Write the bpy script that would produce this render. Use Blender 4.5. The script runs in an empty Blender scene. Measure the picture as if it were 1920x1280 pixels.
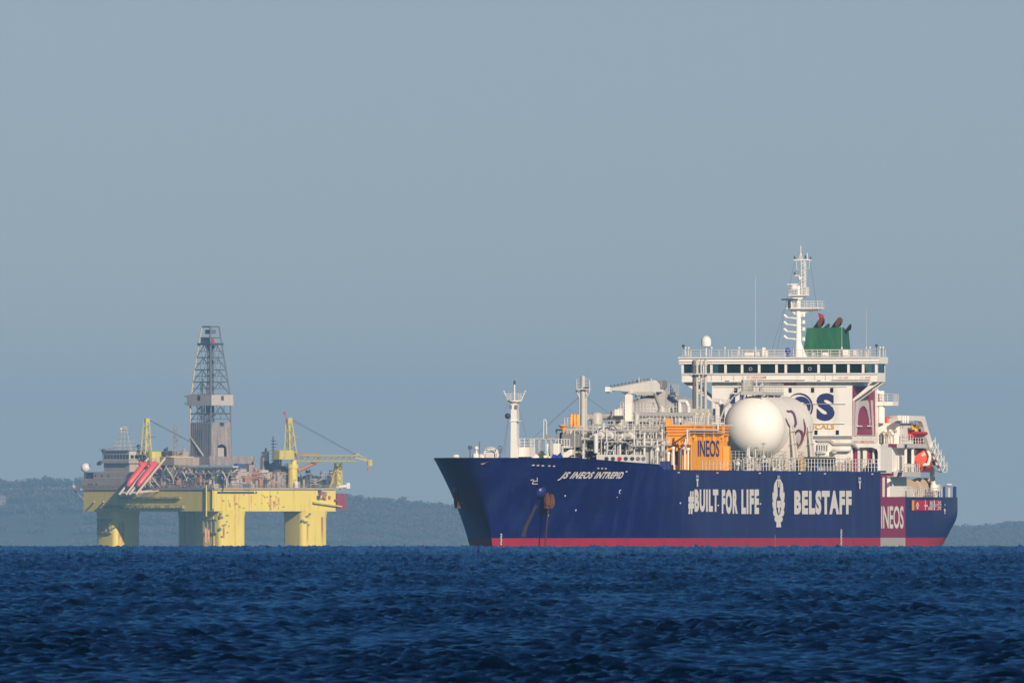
import bpy, bmesh, math, random
import numpy as np
from mathutils import Vector, Matrix
from mathutils.geometry import tessellate_polygon

S = bpy.context.scene
COL = S.collection
# ------------------------------------------------------------------ camera, sky, sun, exposure
F = 44100.0            # focal length in photo pixels (photo 1920 wide): a long telephoto
V0 = 989.0             # photo row that lies level with the lens
HC = 1.2               # lens height over the sea at the camera
RE = 3.75e6            # radius that bends the sea down behind its horizon
D = 3000.0             # distance to the ship amidships
cam = bpy.data.cameras.new('camera'); camo = bpy.data.objects.new('camera', cam); COL.objects.link(camo)
cam.sensor_width = 36.0; cam.lens = 36.0 * F / 1920.0
cam.clip_start = 1.0; cam.clip_end = 60000.0
camo.location = (0, 0, HC)
camo.rotation_euler = (math.pi / 2 + math.atan((V0 - 640) / F), 0, 0)
S.camera = camo
cam.dof.use_dof = True; cam.dof.focus_distance = 3000.0; cam.dof.aperture_fstop = 55.0     # the nearest water falls out of focus
SUN_EL, SUN_AZ = math.radians(22), math.radians(23)     # azimuth from behind the camera towards the right
W = bpy.data.worlds.new('World'); S.world = W; W.use_nodes = True
wn = W.node_tree.nodes; wl = W.node_tree.links
bg = wn['Background']
sky = wn.new('ShaderNodeTexSky'); sky.sky_type = 'NISHITA'; sky.sun_disc = False
sky.sun_elevation = SUN_EL; sky.sun_rotation = math.pi - SUN_AZ
sky.altitude = 3000.0; sky.air_density = 1.0; sky.dust_density = 0.6; sky.ozone_density = 1.5
tint = wn.new('ShaderNodeMix'); tint.data_type = 'RGBA'; tint.blend_type = 'MULTIPLY'; tint.inputs['Factor'].default_value = 1.0
tint.inputs['B'].default_value = (0.76, 0.80, 1.04, 1)     # the cooler white balance of the photograph
wl.new(sky.outputs['Color'], tint.inputs['A']); wl.new(tint.outputs['Result'], bg.inputs['Color'])
bg.inputs['Strength'].default_value = 0.05
sun = bpy.data.lights.new('sun', 'SUN'); suno = bpy.data.objects.new('sun', sun); COL.objects.link(suno)
sun.energy = 5.0; sun.angle = math.radians(0.5); sun.color = (1.0, 0.86, 0.69)
sd = Vector((math.sin(SUN_AZ) * math.cos(SUN_EL), -math.cos(SUN_AZ) * math.cos(SUN_EL), math.sin(SUN_EL)))
suno.rotation_euler = sd.to_track_quat('Z', 'Y').to_euler()
suno.location = (200, -300, 400)
S.view_settings.view_transform = 'Standard'; S.view_settings.look = 'None'
S.view_settings.exposure = 0.0; S.view_settings.gamma = 1.0; S.view_settings.use_curve_mapping = False
S.render.engine = 'CYCLES'
S.cycles.use_denoising = True
S.cycles.max_bounces = 6; S.cycles.volume_bounces = 0
random.seed(7); rng = np.random.default_rng(7)

# ------------------------------------------------------------------ materials
MATS = {}
def mat(name, col, rough=0.5, var=0.10, scale=0.8, metal=0.0, streak=None, streak_amt=0.0, spec=0.5, stretch=(1, 1, 1), bump=0.0, lo=0.5, hi=0.72):
    """painted surface: mottled base colour, optional rust or dirt streaks that run down it"""
    if name in MATS: return MATS[name]
    m = bpy.data.materials.new(name); m.use_nodes = True; MATS[name] = m
    n, l = m.node_tree.nodes, m.node_tree.links
    p = n['Principled BSDF']
    p.inputs['Roughness'].default_value = rough; p.inputs['Metallic'].default_value = metal
    p.inputs['Specular IOR Level'].default_value = spec
    tc = n.new('ShaderNodeTexCoord'); mp = n.new('ShaderNodeMapping'); mp.inputs['Scale'].default_value = stretch
    l.new(tc.outputs['Object'], mp.inputs['Vector'])
    nz = n.new('ShaderNodeTexNoise'); nz.inputs['Scale'].default_value = scale; nz.inputs['Detail'].default_value = 5
    l.new(mp.outputs['Vector'], nz.inputs['Vector'])
    mx = n.new('ShaderNodeMix'); mx.data_type = 'RGBA'
    mx.inputs['A'].default_value = (*[c * (1 - var) for c in col], 1); mx.inputs['B'].default_value = (*[min(1, c * (1 + var)) for c in col], 1)
    l.new(nz.outputs['Fac'], mx.inputs['Factor'])
    out = mx.outputs['Result']
    if streak:
        m2 = n.new('ShaderNodeMapping'); m2.inputs['Scale'].default_value = (1, 1, 0.07)
        l.new(tc.outputs['Object'], m2.inputs['Vector'])
        n2 = n.new('ShaderNodeTexNoise'); n2.inputs['Scale'].default_value = 0.55 if scale < 1 else scale; n2.inputs['Detail'].default_value = 6
        n2.inputs['Roughness'].default_value = 0.65
        l.new(m2.outputs['Vector'], n2.inputs['Vector'])
        r = n.new('ShaderNodeMapRange'); r.inputs['From Min'].default_value = lo; r.inputs['From Max'].default_value = hi
        r.inputs['To Max'].default_value = streak_amt
        l.new(n2.outputs['Fac'], r.inputs['Value'])
        x2 = n.new('ShaderNodeMix'); x2.data_type = 'RGBA'; x2.inputs['B'].default_value = (*streak, 1)
        l.new(out, x2.inputs['A']); l.new(r.outputs['Result'], x2.inputs['Factor']); out = x2.outputs['Result']
    l.new(out, p.inputs['Base Color'])
    if bump:
        b = n.new('ShaderNodeBump'); b.inputs['Strength'].default_value = bump; b.inputs['Distance'].default_value = 0.1
        l.new(nz.outputs['Fac'], b.inputs['Height']); l.new(b.outputs['Normal'], p.inputs['Normal'])
    return m

NAVY = mat('navy hull paint', (0.003, 0.0065, 0.102), 0.35, 0.16, 0.25, streak=(0.014, 0.030, 0.135), streak_amt=0.75, lo=0.46, hi=0.66, bump=0.25, stretch=(1, 1, 1))
def plate(m, w, h, amt):
    """welded plates that took the paint a little differently, with fine seams"""
    n, l = m.node_tree.nodes, m.node_tree.links; p = n['Principled BSDF']; src = p.inputs['Base Color'].links[0].from_socket
    tc = n.new('ShaderNodeTexCoord'); sp = n.new('ShaderNodeSeparateXYZ'); cb = n.new('ShaderNodeCombineXYZ')
    l.new(tc.outputs['Object'], sp.inputs['Vector']); l.new(sp.outputs['X'], cb.inputs['X']); l.new(sp.outputs['Z'], cb.inputs['Y'])
    b = n.new('ShaderNodeTexBrick'); b.inputs['Scale'].default_value = 1.0; b.inputs['Brick Width'].default_value = w; b.inputs['Row Height'].default_value = h
    b.inputs['Mortar Size'].default_value = 0.035; b.inputs['Mortar Smooth'].default_value = 0.3
    b.inputs['Color1'].default_value = (1 - amt,) * 3 + (1,); b.inputs['Color2'].default_value = (1 + amt,) * 3 + (1,); b.inputs['Mortar'].default_value = (1 - amt * 1.8,) * 3 + (1,)
    l.new(cb.outputs['Vector'], b.inputs['Vector'])
    x = n.new('ShaderNodeMix'); x.data_type = 'RGBA'; x.blend_type = 'MULTIPLY'; x.inputs['Factor'].default_value = 1.0
    l.new(src, x.inputs['A']); l.new(b.outputs['Color'], x.inputs['B']); l.new(x.outputs['Result'], p.inputs['Base Color'])
plate(NAVY, 8.5, 2.1, 0.13)
RED = mat('red antifouling paint', (0.38, 0.022, 0.060), 0.5, 0.12, 0.5, streak=(0.22, 0.03, 0.06), streak_amt=0.6)
MAROON = mat('maroon paint', (0.26, 0.025, 0.085), 0.45, 0.10, 0.6, streak=(0.17, 0.02, 0.05), streak_amt=0.4)
GREYB = mat('grey band paint', (0.42, 0.40, 0.38), 0.5)
WHITE = mat('white ship paint', (0.86, 0.82, 0.755), 0.45, 0.05, 0.6, streak=(0.60, 0.50, 0.38), streak_amt=0.45)
plate(WHITE, 5.0, 2.6, 0.035)
CLEANW = mat('clean white lettering', (0.72, 0.69, 0.65), 0.5, 0.03)
TANKW = mat('tank white enamel', (0.86, 0.82, 0.75), 0.55, 0.04, 0.35, streak=(0.6, 0.54, 0.46), streak_amt=0.25)
PIPEG = mat('pale grey pipe paint', (0.50, 0.48, 0.44), 0.5, 0.10, 1.5, streak=(0.33, 0.26, 0.2), streak_amt=0.4)
MIDG = mat('mid grey steel', (0.22, 0.22, 0.22), 0.55, 0.15, 1.5)
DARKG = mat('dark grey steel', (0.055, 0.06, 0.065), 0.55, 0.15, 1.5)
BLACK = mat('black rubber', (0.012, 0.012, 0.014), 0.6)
NAVYTXT = mat('navy lettering', (0.022, 0.030, 0.14), 0.5)
ORANGE = mat('orange house paint', (0.95, 0.39, 0.035), 0.5, 0.08, 0.6, streak=(0.48, 0.16, 0.03), streak_amt=0.35)
ORTXT = mat('amber lettering', (0.75, 0.36, 0.03), 0.5)
REDTXT = mat('red lettering', (0.55, 0.05, 0.05), 0.5)
GREEN = mat('green funnel paint', (0.014, 0.125, 0.058), 0.5, 0.12, 0.6, streak=(0.06, 0.22, 0.09), streak_amt=0.5)
RUST = mat('rusty iron', (0.13, 0.042, 0.016), 0.75, 0.35, 3.0, streak=(0.06, 0.03, 0.02), streak_amt=0.6)
BRASS = mat('brass fittings', (0.42, 0.33, 0.17), 0.4, 0.2, 3.0)
LBOAT = mat('orange lifeboat shell', (0.80, 0.115, 0.055), 0.35, 0.06)
TARP = mat('blue tarpaulin', (0.012, 0.035, 0.36), 0.5, 0.2, 2.0)
BLUEP = mat('blue steel paint', (0.025, 0.04, 0.17), 0.45)
BUOY = mat('red safety paint', (0.55, 0.02, 0.035), 0.4)
YEL = mat('yellow safety paint', (0.72, 0.50, 0.02), 0.4)
DECKGRN = mat('green machinery paint', (0.025, 0.10, 0.055), 0.5)
RADOME = mat('white radome', (0.78, 0.75, 0.72), 0.4, 0.03)
WINDARK = mat('dark window glass', (0.010, 0.016, 0.020), 0.08, 0.1)
RAIL = mat('pale rail paint', (0.66, 0.64, 0.61), 0.5)
WIRE = mat('steel wire', (0.09, 0.10, 0.11), 0.5)
def glass_mat():
    m = bpy.data.materials.new('tinted bridge glass'); m.use_nodes = True
    n, l = m.node_tree.nodes, m.node_tree.links
    p = n['Principled BSDF']; p.inputs['Base Color'].default_value = (0.012, 0.03, 0.035, 1); p.inputs['Roughness'].default_value = 0.06
    t = n.new('ShaderNodeBsdfTransparent'); t.inputs['Color'].default_value = (0.45, 0.70, 0.72, 1)
    nz = n.new('ShaderNodeTexNoise'); nz.inputs['Scale'].default_value = 0.3
    r = n.new('ShaderNodeMapRange'); r.inputs['To Min'].default_value = 0.55; r.inputs['To Max'].default_value = 0.75
    l.new(nz.outputs['Fac'], r.inputs['Value'])
    x = n.new('ShaderNodeMixShader'); l.new(r.outputs['Result'], x.inputs['Fac'])
    l.new(p.outputs['BSDF'], x.inputs[1]); l.new(t.outputs['BSDF'], x.inputs[2])
    l.new(x.outputs['Shader'], n['Material Output'].inputs['Surface'])
    return m
GLASS = glass_mat()

# ------------------------------------------------------------------ mesh helpers
class MB:
    def __init__(s): s.v = []; s.f = []; s.m = []
    def add(s, vs, fs, mi=0):
        o = len(s.v); s.v += [tuple(q) for q in vs]; s.f += [tuple(i + o for i in f) for f in fs]; s.m += [mi] * len(fs); return s
    def box(s, x0, x1, y0, y1, z0, z1, mi=0):
        if x0 > x1: x0, x1 = x1, x0
        if y0 > y1: y0, y1 = y1, y0
        if z0 > z1: z0, z1 = z1, z0
        return s.add([(x0, y0, z0), (x1, y0, z0), (x1, y1, z0), (x0, y1, z0), (x0, y0, z1), (x1, y0, z1), (x1, y1, z1), (x0, y1, z1)],
                     [(0, 3, 2, 1), (4, 5, 6, 7), (0, 1, 5, 4), (1, 2, 6, 5), (2, 3, 7, 6), (3, 0, 4, 7)], mi)
    def bbox(s, x0, x1, y0, y1, z0, z1, b=0.05, mi=0):
        """box with chamfered vertical and top edges"""
        if x0 > x1: x0, x1 = x1, x0
        if y0 > y1: y0, y1 = y1, y0
        def ring(i, z): return [(x0 + i + b, y0 + i, z), (x1 - i - b, y0 + i, z), (x1 - i, y0 + i + b, z), (x1 - i, y1 - i - b, z), (x1 - i - b, y1 - i, z), (x0 + i + b, y1 - i, z), (x0 + i, y1 - i - b, z), (x0 + i, y0 + i + b, z)]
        vs = ring(0, z0) + ring(0, z1 - b) + ring(b, z1)
        fs = [tuple(reversed(range(8))), tuple(range(16, 24))]
        for k in (0, 8):
            for i in range(8): fs.append((k + i, k + (i + 1) % 8, k + 8 + (i + 1) % 8, k + 8 + i))
        return s.add(vs, fs, mi)
    def tube(s, p0, p1, r, n=6, r1=None, mi=0, caps=True):
        p0, p1 = Vector(p0), Vector(p1); r1 = r if r1 is None else r1
        d = (p1 - p0)
        if d.length < 1e-6: return s
        d.normalize(); a = Vector((0, 0, 1)) if abs(d.z) < 0.9 else Vector((1, 0, 0))
        e1 = d.cross(a).normalized(); e2 = d.cross(e1)
        vs = []
        for p, rr in ((p0, r), (p1, r1)):
            for i in range(n):
                t = 2 * math.pi * i / n; vs.append(p + e1 * (rr * math.cos(t)) + e2 * (rr * math.sin(t)))
        fs = [(i, (i + 1) % n, n + (i + 1) % n, n + i) for i in range(n)]
        if caps: fs += [tuple(reversed(range(n))), tuple(range(n, 2 * n))]
        return s.add(vs, fs, mi)
    def path(s, pts, r, n=6, mi=0):
        for a, b in zip(pts[:-1], pts[1:]): s.tube(a, b, r, n, mi=mi)
        return s
    def lathe(s, c, prof, axis='z', n=20, mi=0):
        """prof: list of (radius, height along axis)"""
        vs = []
        for r, h in prof:
            for i in range(n):
                t = 2 * math.pi * i / n; a, b = r * math.cos(t), r * math.sin(t)
                q = {'z': (a, b, h), 'x': (h, a, b), 'y': (b, h, a)}[axis]
                vs.append((c[0] + q[0], c[1] + q[1], c[2] + q[2]))
        fs = []
        for k in range(len(prof) - 1):
            for i in range(n): fs.append((k * n + i, k * n + (i + 1) % n, (k + 1) * n + (i + 1) % n, (k + 1) * n + i))
        fs += [tuple(reversed(range(n))), tuple(range((len(prof) - 1) * n, len(prof) * n))]
        return s.add(vs, fs, mi)
    def sphere(s, c, r, n=18, zs=1.0, mi=0):
        return s.lathe(c, [(max(1e-3, r * math.sin(math.pi * k / 10)), -r * zs * math.cos(math.pi * k / 10)) for k in range(11)], 'z', n, mi)
    def prism(s, poly, plane, a, b, mi=0):
        """extrude a 2-D outline: plane 'xz' runs along y, 'yz' along x, 'xy' along z"""
        def P(q, h): return {'xz': (q[0], h, q[1]), 'yz': (h, q[0], q[1]), 'xy': (q[0], q[1], h)}[plane]
        n = len(poly); vs = [P(q, a) for q in poly] + [P(q, b) for q in poly]
        tri = tessellate_polygon([[Vector((q[0], q[1], 0)) for q in poly]])
        fs = [tuple(t) for t in tri] + [tuple(n + i for i in reversed(t)) for t in tri]
        fs += [(i, (i + 1) % n, n + (i + 1) % n, n + i) for i in range(n)]
        return s.add(vs, fs, mi)
    def rail(s, pts, h=1.1, step=1.6, rows=(1.0, 0.62, 0.28), r=0.035, pr=0.04):
        for a, b in zip(pts[:-1], pts[1:]):
            a, b = Vector(a), Vector(b); L = (b - a).length; k = max(1, int(round(L / step)))
            for i in range(k + 1):
                p = a.lerp(b, i / k); s.tube(p, p + Vector((0, 0, h)), pr, 4, caps=False)
            for q in rows:
                o = Vector((0, 0, h * q)); s.tube(a + o, b + o, r, 4, caps=False)
        return s
    def build(s, name, m, parent=None, smooth=None):
        me = bpy.data.meshes.new(name); me.from_pydata(s.v, [], s.f)
        ms = m if isinstance(m, (list, tuple)) else [m]
        for q in ms: me.materials.append(q)
        if len(ms) > 1: me.polygons.foreach_set('material_index', s.m)
        me.validate()
        if smooth is not None:
            me.polygons.foreach_set('use_smooth', [True] * len(me.polygons)); me.set_sharp_from_angle(angle=math.radians(smooth))
        o = bpy.data.objects.new(name, me); COL.objects.link(o)
        if parent: o.parent = parent
        return o

def tag(o, label=None, cat=None, group=None, kind=None):
    if label: o['label'] = label
    if cat: o['category'] = cat
    if group: o['group'] = group
    if kind: o['kind'] = kind
    return o
def empty(name, loc, rz=0.0, label=None, cat=None, group=None):
    o = bpy.data.objects.new(name, None); COL.objects.link(o); o.location = loc; o.rotation_euler = (0, 0, rz)
    o.empty_display_size = 1.0
    return tag(o, label, cat, group)
_TXT = {}
def text2d(string, bold=0.0, shear=0.0, space=1.0):
    """flat triangles of a line of writing, scaled to the unit square"""
    cu = bpy.data.curves.new('lettering', 'FONT'); cu.body = string; cu.size = 1.0; cu.offset = bold; cu.shear = shear
    cu.space_character = space; cu.resolution_u = 4
    ob = bpy.data.objects.new('lettering', cu); COL.objects.link(ob)
    dg = bpy.context.evaluated_depsgraph_get()
    me = bpy.data.meshes.new_from_object(ob.evaluated_get(dg))
    vs = [(v.co.x, v.co.y) for v in me.vertices]; fs = [tuple(p.vertices) for p in me.polygons]
    bpy.data.meshes.remove(me); bpy.data.objects.remove(ob); bpy.data.curves.remove(cu)
    x0 = min(v[0] for v in vs); x1 = max(v[0] for v in vs); y0 = min(v[1] for v in vs); y1 = max(v[1] for v in vs)
    return [((x - x0) / (x1 - x0), (y - y0) / (y1 - y0)) for x, y in vs], fs
# ------------------------------------------------------------------ sea, air, far shore
def drop(d): return -d * d / (2 * RE)
def water_mat():
    m = bpy.data.materials.new('sea water'); m.use_nodes = True
    n, l = m.node_tree.nodes, m.node_tree.links
    n.remove(n['Principled BSDF'])
    g = n.new('ShaderNodeNewGeometry')
    a = n.new('ShaderNodeTexNoise'); a.inputs['Scale'].default_value = 4.0; a.inputs['Detail'].default_value = 5; a.inputs['Roughness'].default_value = 0.65
    l.new(g.outputs['Position'], a.inputs['Vector'])
    b = n.new('ShaderNodeBump'); b.inputs['Strength'].default_value = 0.9; b.inputs['Distance'].default_value = 0.03
    big = n.new('ShaderNodeTexNoise'); big.inputs['Scale'].default_value = 0.16; big.inputs['Detail'].default_value = 9; big.inputs['Roughness'].default_value = 0.62
    l.new(g.outputs['Position'], big.inputs['Vector'])
    ca = n.new('ShaderNodeAttribute'); ca.attribute_name = 'calm_geometry'
    m1 = n.new('ShaderNodeMath'); m1.operation = 'MULTIPLY'; m1.inputs[1].default_value = 55.0; l.new(big.outputs['Fac'], m1.inputs[0])
    m2 = n.new('ShaderNodeMath'); m2.operation = 'MULTIPLY'; l.new(m1.outputs['Value'], m2.inputs[0]); l.new(ca.outputs['Fac'], m2.inputs[1])
    m3 = n.new('ShaderNodeMath'); m3.operation = 'ADD'; l.new(m2.outputs['Value'], m3.inputs[0]); l.new(a.outputs['Fac'], m3.inputs[1])
    l.new(m3.outputs['Value'], b.inputs['Height'])
    body = n.new('ShaderNodeBsdfDiffuse'); body.inputs['Color'].default_value = (0.0004, 0.0050, 0.0125, 1)     # light scattered back out of the water
    skin = n.new('ShaderNodeBsdfGlossy'); skin.inputs['Color'].default_value = (0.265, 0.565, 0.73, 1); skin.inputs['Roughness'].default_value = 0.10
    fr = n.new('ShaderNodeFresnel'); fr.inputs['IOR'].default_value = 1.33
    mx = n.new('ShaderNodeMixShader')
    for q in (body, skin, fr): l.new(b.outputs['Normal'], q.inputs['Normal'])
    l.new(fr.outputs['Fac'], mx.inputs['Fac']); l.new(body.outputs['BSDF'], mx.inputs[1]); l.new(skin.outputs['BSDF'], mx.inputs[2])
    l.new(mx.outputs['Shader'], n['Material Output'].inputs['Surface'])
    return m
def make_sea():
    rows = [20, 30, 45, 65, 90, 115, 135]
    d = 150.0
    while d < 3600: rows.append(d); d *= 1.0006 if d < 1200 else 1.0011
    while d < 28200: rows.append(d); d *= 1.04
    rows = np.array(rows)
    core = np.linspace(-0.030, 0.030, 520)
    nout = 24; t = (np.arange(1, nout + 1) / nout) ** 2.5; fade = np.minimum(1, np.arange(1, nout + 1) / 4)     # beyond the modelled waves the ripples are carried by the surface shader
    nm = 150; mid = 90.0 * (np.arange(1, nm + 1) / nm) ** 1.6; CO_ = 520 + 2 * nm      # modelled waves go on 90 m to either side of the view
    X = np.empty((len(rows), CO_ + 2 * nout)); edge = rows * 0.030
    X[:, nout + nm:nout + nm + 520] = rows[:, None] * core[None, :]
    X[:, nout + nm + 520:nout + CO_] = edge[:, None] + mid[None, :]
    edge = edge + 90.0
    X[:, nout + CO_:] = edge[:, None] + (1700 - edge)[:, None] * t[None, :]
    X[:, :nout + nm] = -X[:, :nout + nm + 520 - 1:-1]
    DX = np.abs(np.gradient(X, axis=1))
    Y = np.repeat(rows[:, None], X.shape[1], axis=1)
    H = np.zeros_like(X)
    r = np.random.default_rng(11)
    N = 74
    gust = 1 + 0.45 * np.sin(X * 0.9 + Y * 0.021 + 1.3 * np.sin(Y * 0.035)) * np.sin(X * 0.23 - Y * 0.05 + 2.0)     # catspaws
    for i in range(N):
        if i < 48: lam = 0.15 * (0.85 / 0.15) ** (i / 47); amp = 0.0062 * (lam / 0.6) ** 0.45       # wind ripples
        else: lam = 1.1 * (4.0 / 1.1) ** ((i - 48) / 25); amp = 0.0026                             # chop
        ang = math.radians(-76) + r.normal() * (0.5 if i < 48 else 0.8)       # wind from ahead, a little from the right
        k = 2 * math.pi / lam; amp *= 0.6 + 0.8 * r.random()
        ph = k * (X * math.cos(ang) + Y * math.sin(ang)) + r.random() * 6.283
        if i >= 48: amp = amp * (1 + 8.0 * np.clip((Y - 600) / 1500, 0, 1))      # open water beyond the lee of the shore
        if i < 48: amp = amp * gust * (1 + 2.0 * np.clip((Y - 350) / 1300, 0, 1))
        side = np.abs(X) > Y * 0.0302                      # where the mesh is coarser the shortest ripples are left out
        amp = np.where(side, amp * np.clip(lam / max(0.15, abs(math.cos(ang))) / (2.5 * DX) - 0.3, 0, 1), amp)
        H += amp * (2 * (0.5 + 0.5 * np.sin(ph)) ** 1.7 - 0.85)
    for i in range(9):                                   # a low swell under the chop
        lam = 5.0 + 2.2 * i; ang = math.radians(-70) + r.normal() * 0.45; k = 2 * math.pi / lam
        H += 0.007 * (0.7 + 0.6 * r.random()) * np.sin(k * (X * math.cos(ang) + Y * math.sin(ang)) + r.random() * 6.283)
    H -= 0.16 * np.clip((Y - 600) / 1500, 0, 1)
    outer = np.zeros(X.shape[1]); outer[nout + CO_:] = fade; outer[:nout] = fade[::-1]
    H *= 1 - outer[None, :]
    Z = -(X * X + Y * Y) / (2 * RE) + H
    R, C = X.shape
    co = np.stack([X, Y, Z], -1).reshape(-1, 3).astype(np.float32)
    idx = np.arange(R * C).reshape(R, C)
    q = np.stack([idx[:-1, :-1], idx[:-1, 1:], idx[1:, 1:], idx[1:, :-1]], -1).reshape(-1, 4)
    me = bpy.data.meshes.new('sea'); me.vertices.add(len(co)); me.vertices.foreach_set('co', co.ravel())
    me.loops.add(q.size); me.loops.foreach_set('vertex_index', q.ravel().astype(np.int32))
    me.polygons.add(len(q)); me.polygons.foreach_set('loop_start', np.arange(0, q.size, 4, dtype=np.int32))
    me.polygons.foreach_set('use_smooth', np.ones(len(q), dtype=bool))
    at_ = me.attributes.new('calm_geometry', 'FLOAT', 'POINT'); at_.data.foreach_set('value', np.repeat(outer[None, :], R, axis=0).ravel().astype(np.float32))
    me.update(calc_edges=True); me.materials.append(water_mat())
    o = bpy.data.objects.new('sea', me); COL.objects.link(o); tag(o, kind='structure')
make_sea()

LAND = 26000.0
def land_z(v, d=LAND): return HC + (V0 - v) / F * d
def land_x(u, d=LAND): return (u - 960) / F * d
# skyline of the far shore: photo column, photo row of the tree tops
SKYL = [(-2500, 905), (-400, 900), (0, 898), (60, 895), (180, 895), (300, 899), (420, 908), (560, 918), (650, 926), (700, 929), (760, 936), (840, 942), (900, 950), (1100, 968), (1400, 985), (1700, 986), (1800, 982), (1860, 982), (1920, 976), (2300, 972), (4500, 970)]
def sky_v(u):
    return float(np.interp(u, [a for a, b in SKYL], [b for a, b in SKYL]))
HILLM = mat('meadow and leaf litter', (0.085, 0.08, 0.04), 0.9, 0.4, 0.02, spec=0.0)
def make_hill():
    b = MB(); us = np.linspace(-2400, 4400, 140); ds = [25300, 25600, 25900, 26200, 26600, 27200, 27800]
    fr = [0.0, 0.35, 0.65, 0.85, 1.0, 0.9, 0.6]
    vs = []
    for d, f in zip(ds, fr):
        for u in us:
            x = land_x(u); base = drop(d) - (1.5 if f == 0 else 0)
            top = land_z(sky_v(u) + 18, 26600) - 1.5
            vs.append((x, d, base + max(0.4, (top - base)) * f + 1.5 * math.sin(x * 0.03 + d * 0.01) * (f > 0)))
    n = len(us); fs = [(k * n + i, k * n + i + 1, (k + 1) * n + i + 1, (k + 1) * n + i) for k in range(len(ds) - 1) for i in range(n - 1)]
    b.add(vs, fs); o = b.build('hills', HILLM, smooth=60); tag(o, kind='structure')
make_hill()
LEAF = mat('brown winter woodland', (0.105, 0.075, 0.04), 0.8, 0.3, 0.06, spec=0.05)
def leaf_clumps(b, c, rx, rz, n, size):
    """a crown of leaf sized faces spread through its volume"""
    for _ in range(n):
        v = Vector((random.gauss(0, 1), random.gauss(0, 1), random.gauss(0, 1))); v.normalize(); v *= random.random() ** 0.4
        p = Vector((c[0] + v.x * rx, c[1] + v.y * rx, c[2] + v.z * rz))
        e = Vector((random.gauss(0, 1), random.gauss(0, 1), random.gauss(0, 1))).normalized() * size * random.uniform(0.6, 1.3)
        g = Vector((random.gauss(0, 1), random.gauss(0, 1), random.gauss(0, 1))).cross(e).normalized() * size * random.uniform(0.6, 1.2)
        b.add([p - e, p - g, p + e, p + g], [(0, 1, 2, 3)])
def make_wood():
    b = MB()
    for d, f, dv in ((25800, 0.5, 0), (25880, 0.62, 0), (25990, 0.72, 0), (26120, 0.8, 0), (26300, 0.88, 0), (26430, 0.93, 0), (26590, 1.0, 0)):
        u = -900.0
        while u < 2800:
            x = land_x(u) + random.uniform(-3, 3)
            if f < 0.75 and (u < 150 and random.random() < 0.55): u += random.uniform(14, 30); continue   # the fields stay open
            base = drop(d); top = land_z(sky_v(u) + 18, 26600) - 1.5
            g = base + max(0.4, top - base) * f
            h = random.uniform(9.5, 12.5) * (1.2 if random.random() < 0.06 else 1.0)
            leaf_clumps(b, (x, d + random.uniform(-30, 30), g + h * 0.56), random.uniform(6.0, 9.5), h * 0.5, 85, 1.5)
            b.tube((x, d, g - 1), (x, d, g + h * 0.5), 0.35, 4)
            u += random.uniform(5, 10)
    o = b.build('woodland', LEAF); tag(o, kind='stuff', label='dark far woodland along the hazy shore ridge', cat='woodland')
make_wood()
HWALL = mat('cream render', (0.24, 0.20, 0.17), 0.8); HWALL2 = mat('red barn boards', (0.11, 0.06, 0.05), 0.8); HROOF = mat('clay roof tiles', (0.14, 0.08, 0.06), 0.8)
HROOF2 = mat('grey roof slates', (0.2, 0.2, 0.2), 0.8)
def house(u, v, d, wid, hgt, rise, dep, wm, rm, label, cat='house'):
    x, z = land_x(u, d), land_z(v, d)
    r = empty('house', (x, d, z - hgt), 0.15, label, cat)
    b = MB(); b.box(-wid / 2, wid / 2, 0, dep, -6, hgt); b.build('wall', wm, r)
    p = MB(); p.prism([(-0.6, hgt), (dep / 2, hgt + rise), (dep + 0.6, hgt)], 'yz', -wid / 2 - 0.5, wid / 2 + 0.5); rf = p.build('roof', rm, r)
    c = MB(); c.box(wid * 0.2, wid * 0.2 + 0.9, dep / 2 - 0.5, dep / 2 + 0.5, hgt + rise - 0.6, hgt + rise + 1.2); c.build('chimney', wm, rf)
    k = max(2, int(wid / 4))
    for i in range(k):
        w = MB(); cx = -wid / 2 + wid * (i + 0.5) / k; w.box(cx - 0.6, cx + 0.6, -0.06, 0.04, hgt * 0.4, hgt * 0.75); w.build('window', WINDARK, r)
house(-4, 935, 26250, 18, 3.0, 3.4, 9, HWALL, HROOF2, 'pale cream house on the wooded slope at the far left edge')

def make_haze():
    b = MB(); b.box(-1800, 1800, -60, 28400, -125, 160)
    m = bpy.data.materials.new('sea haze'); m.use_nodes = True
    n, l = m.node_tree.nodes, m.node_tree.links; n.remove(n['Principled BSDF'])
    v = n.new('ShaderNodeVolumePrincipled'); v.inputs['Color'].default_value = (0.285, 0.575, 0.925, 1)
    v.inputs['Density'].default_value = HAZE_D; v.inputs['Anisotropy'].default_value = -0.12
    l.new(v.outputs['Volume'], n['Material Output'].inputs['Volume'])
    o = b.build('haze', m); tag(o, kind='stuff', label='thin blue sea haze over the whole bay', cat='haze')
HAZE_D = 3.8e-5
make_haze()
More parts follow.
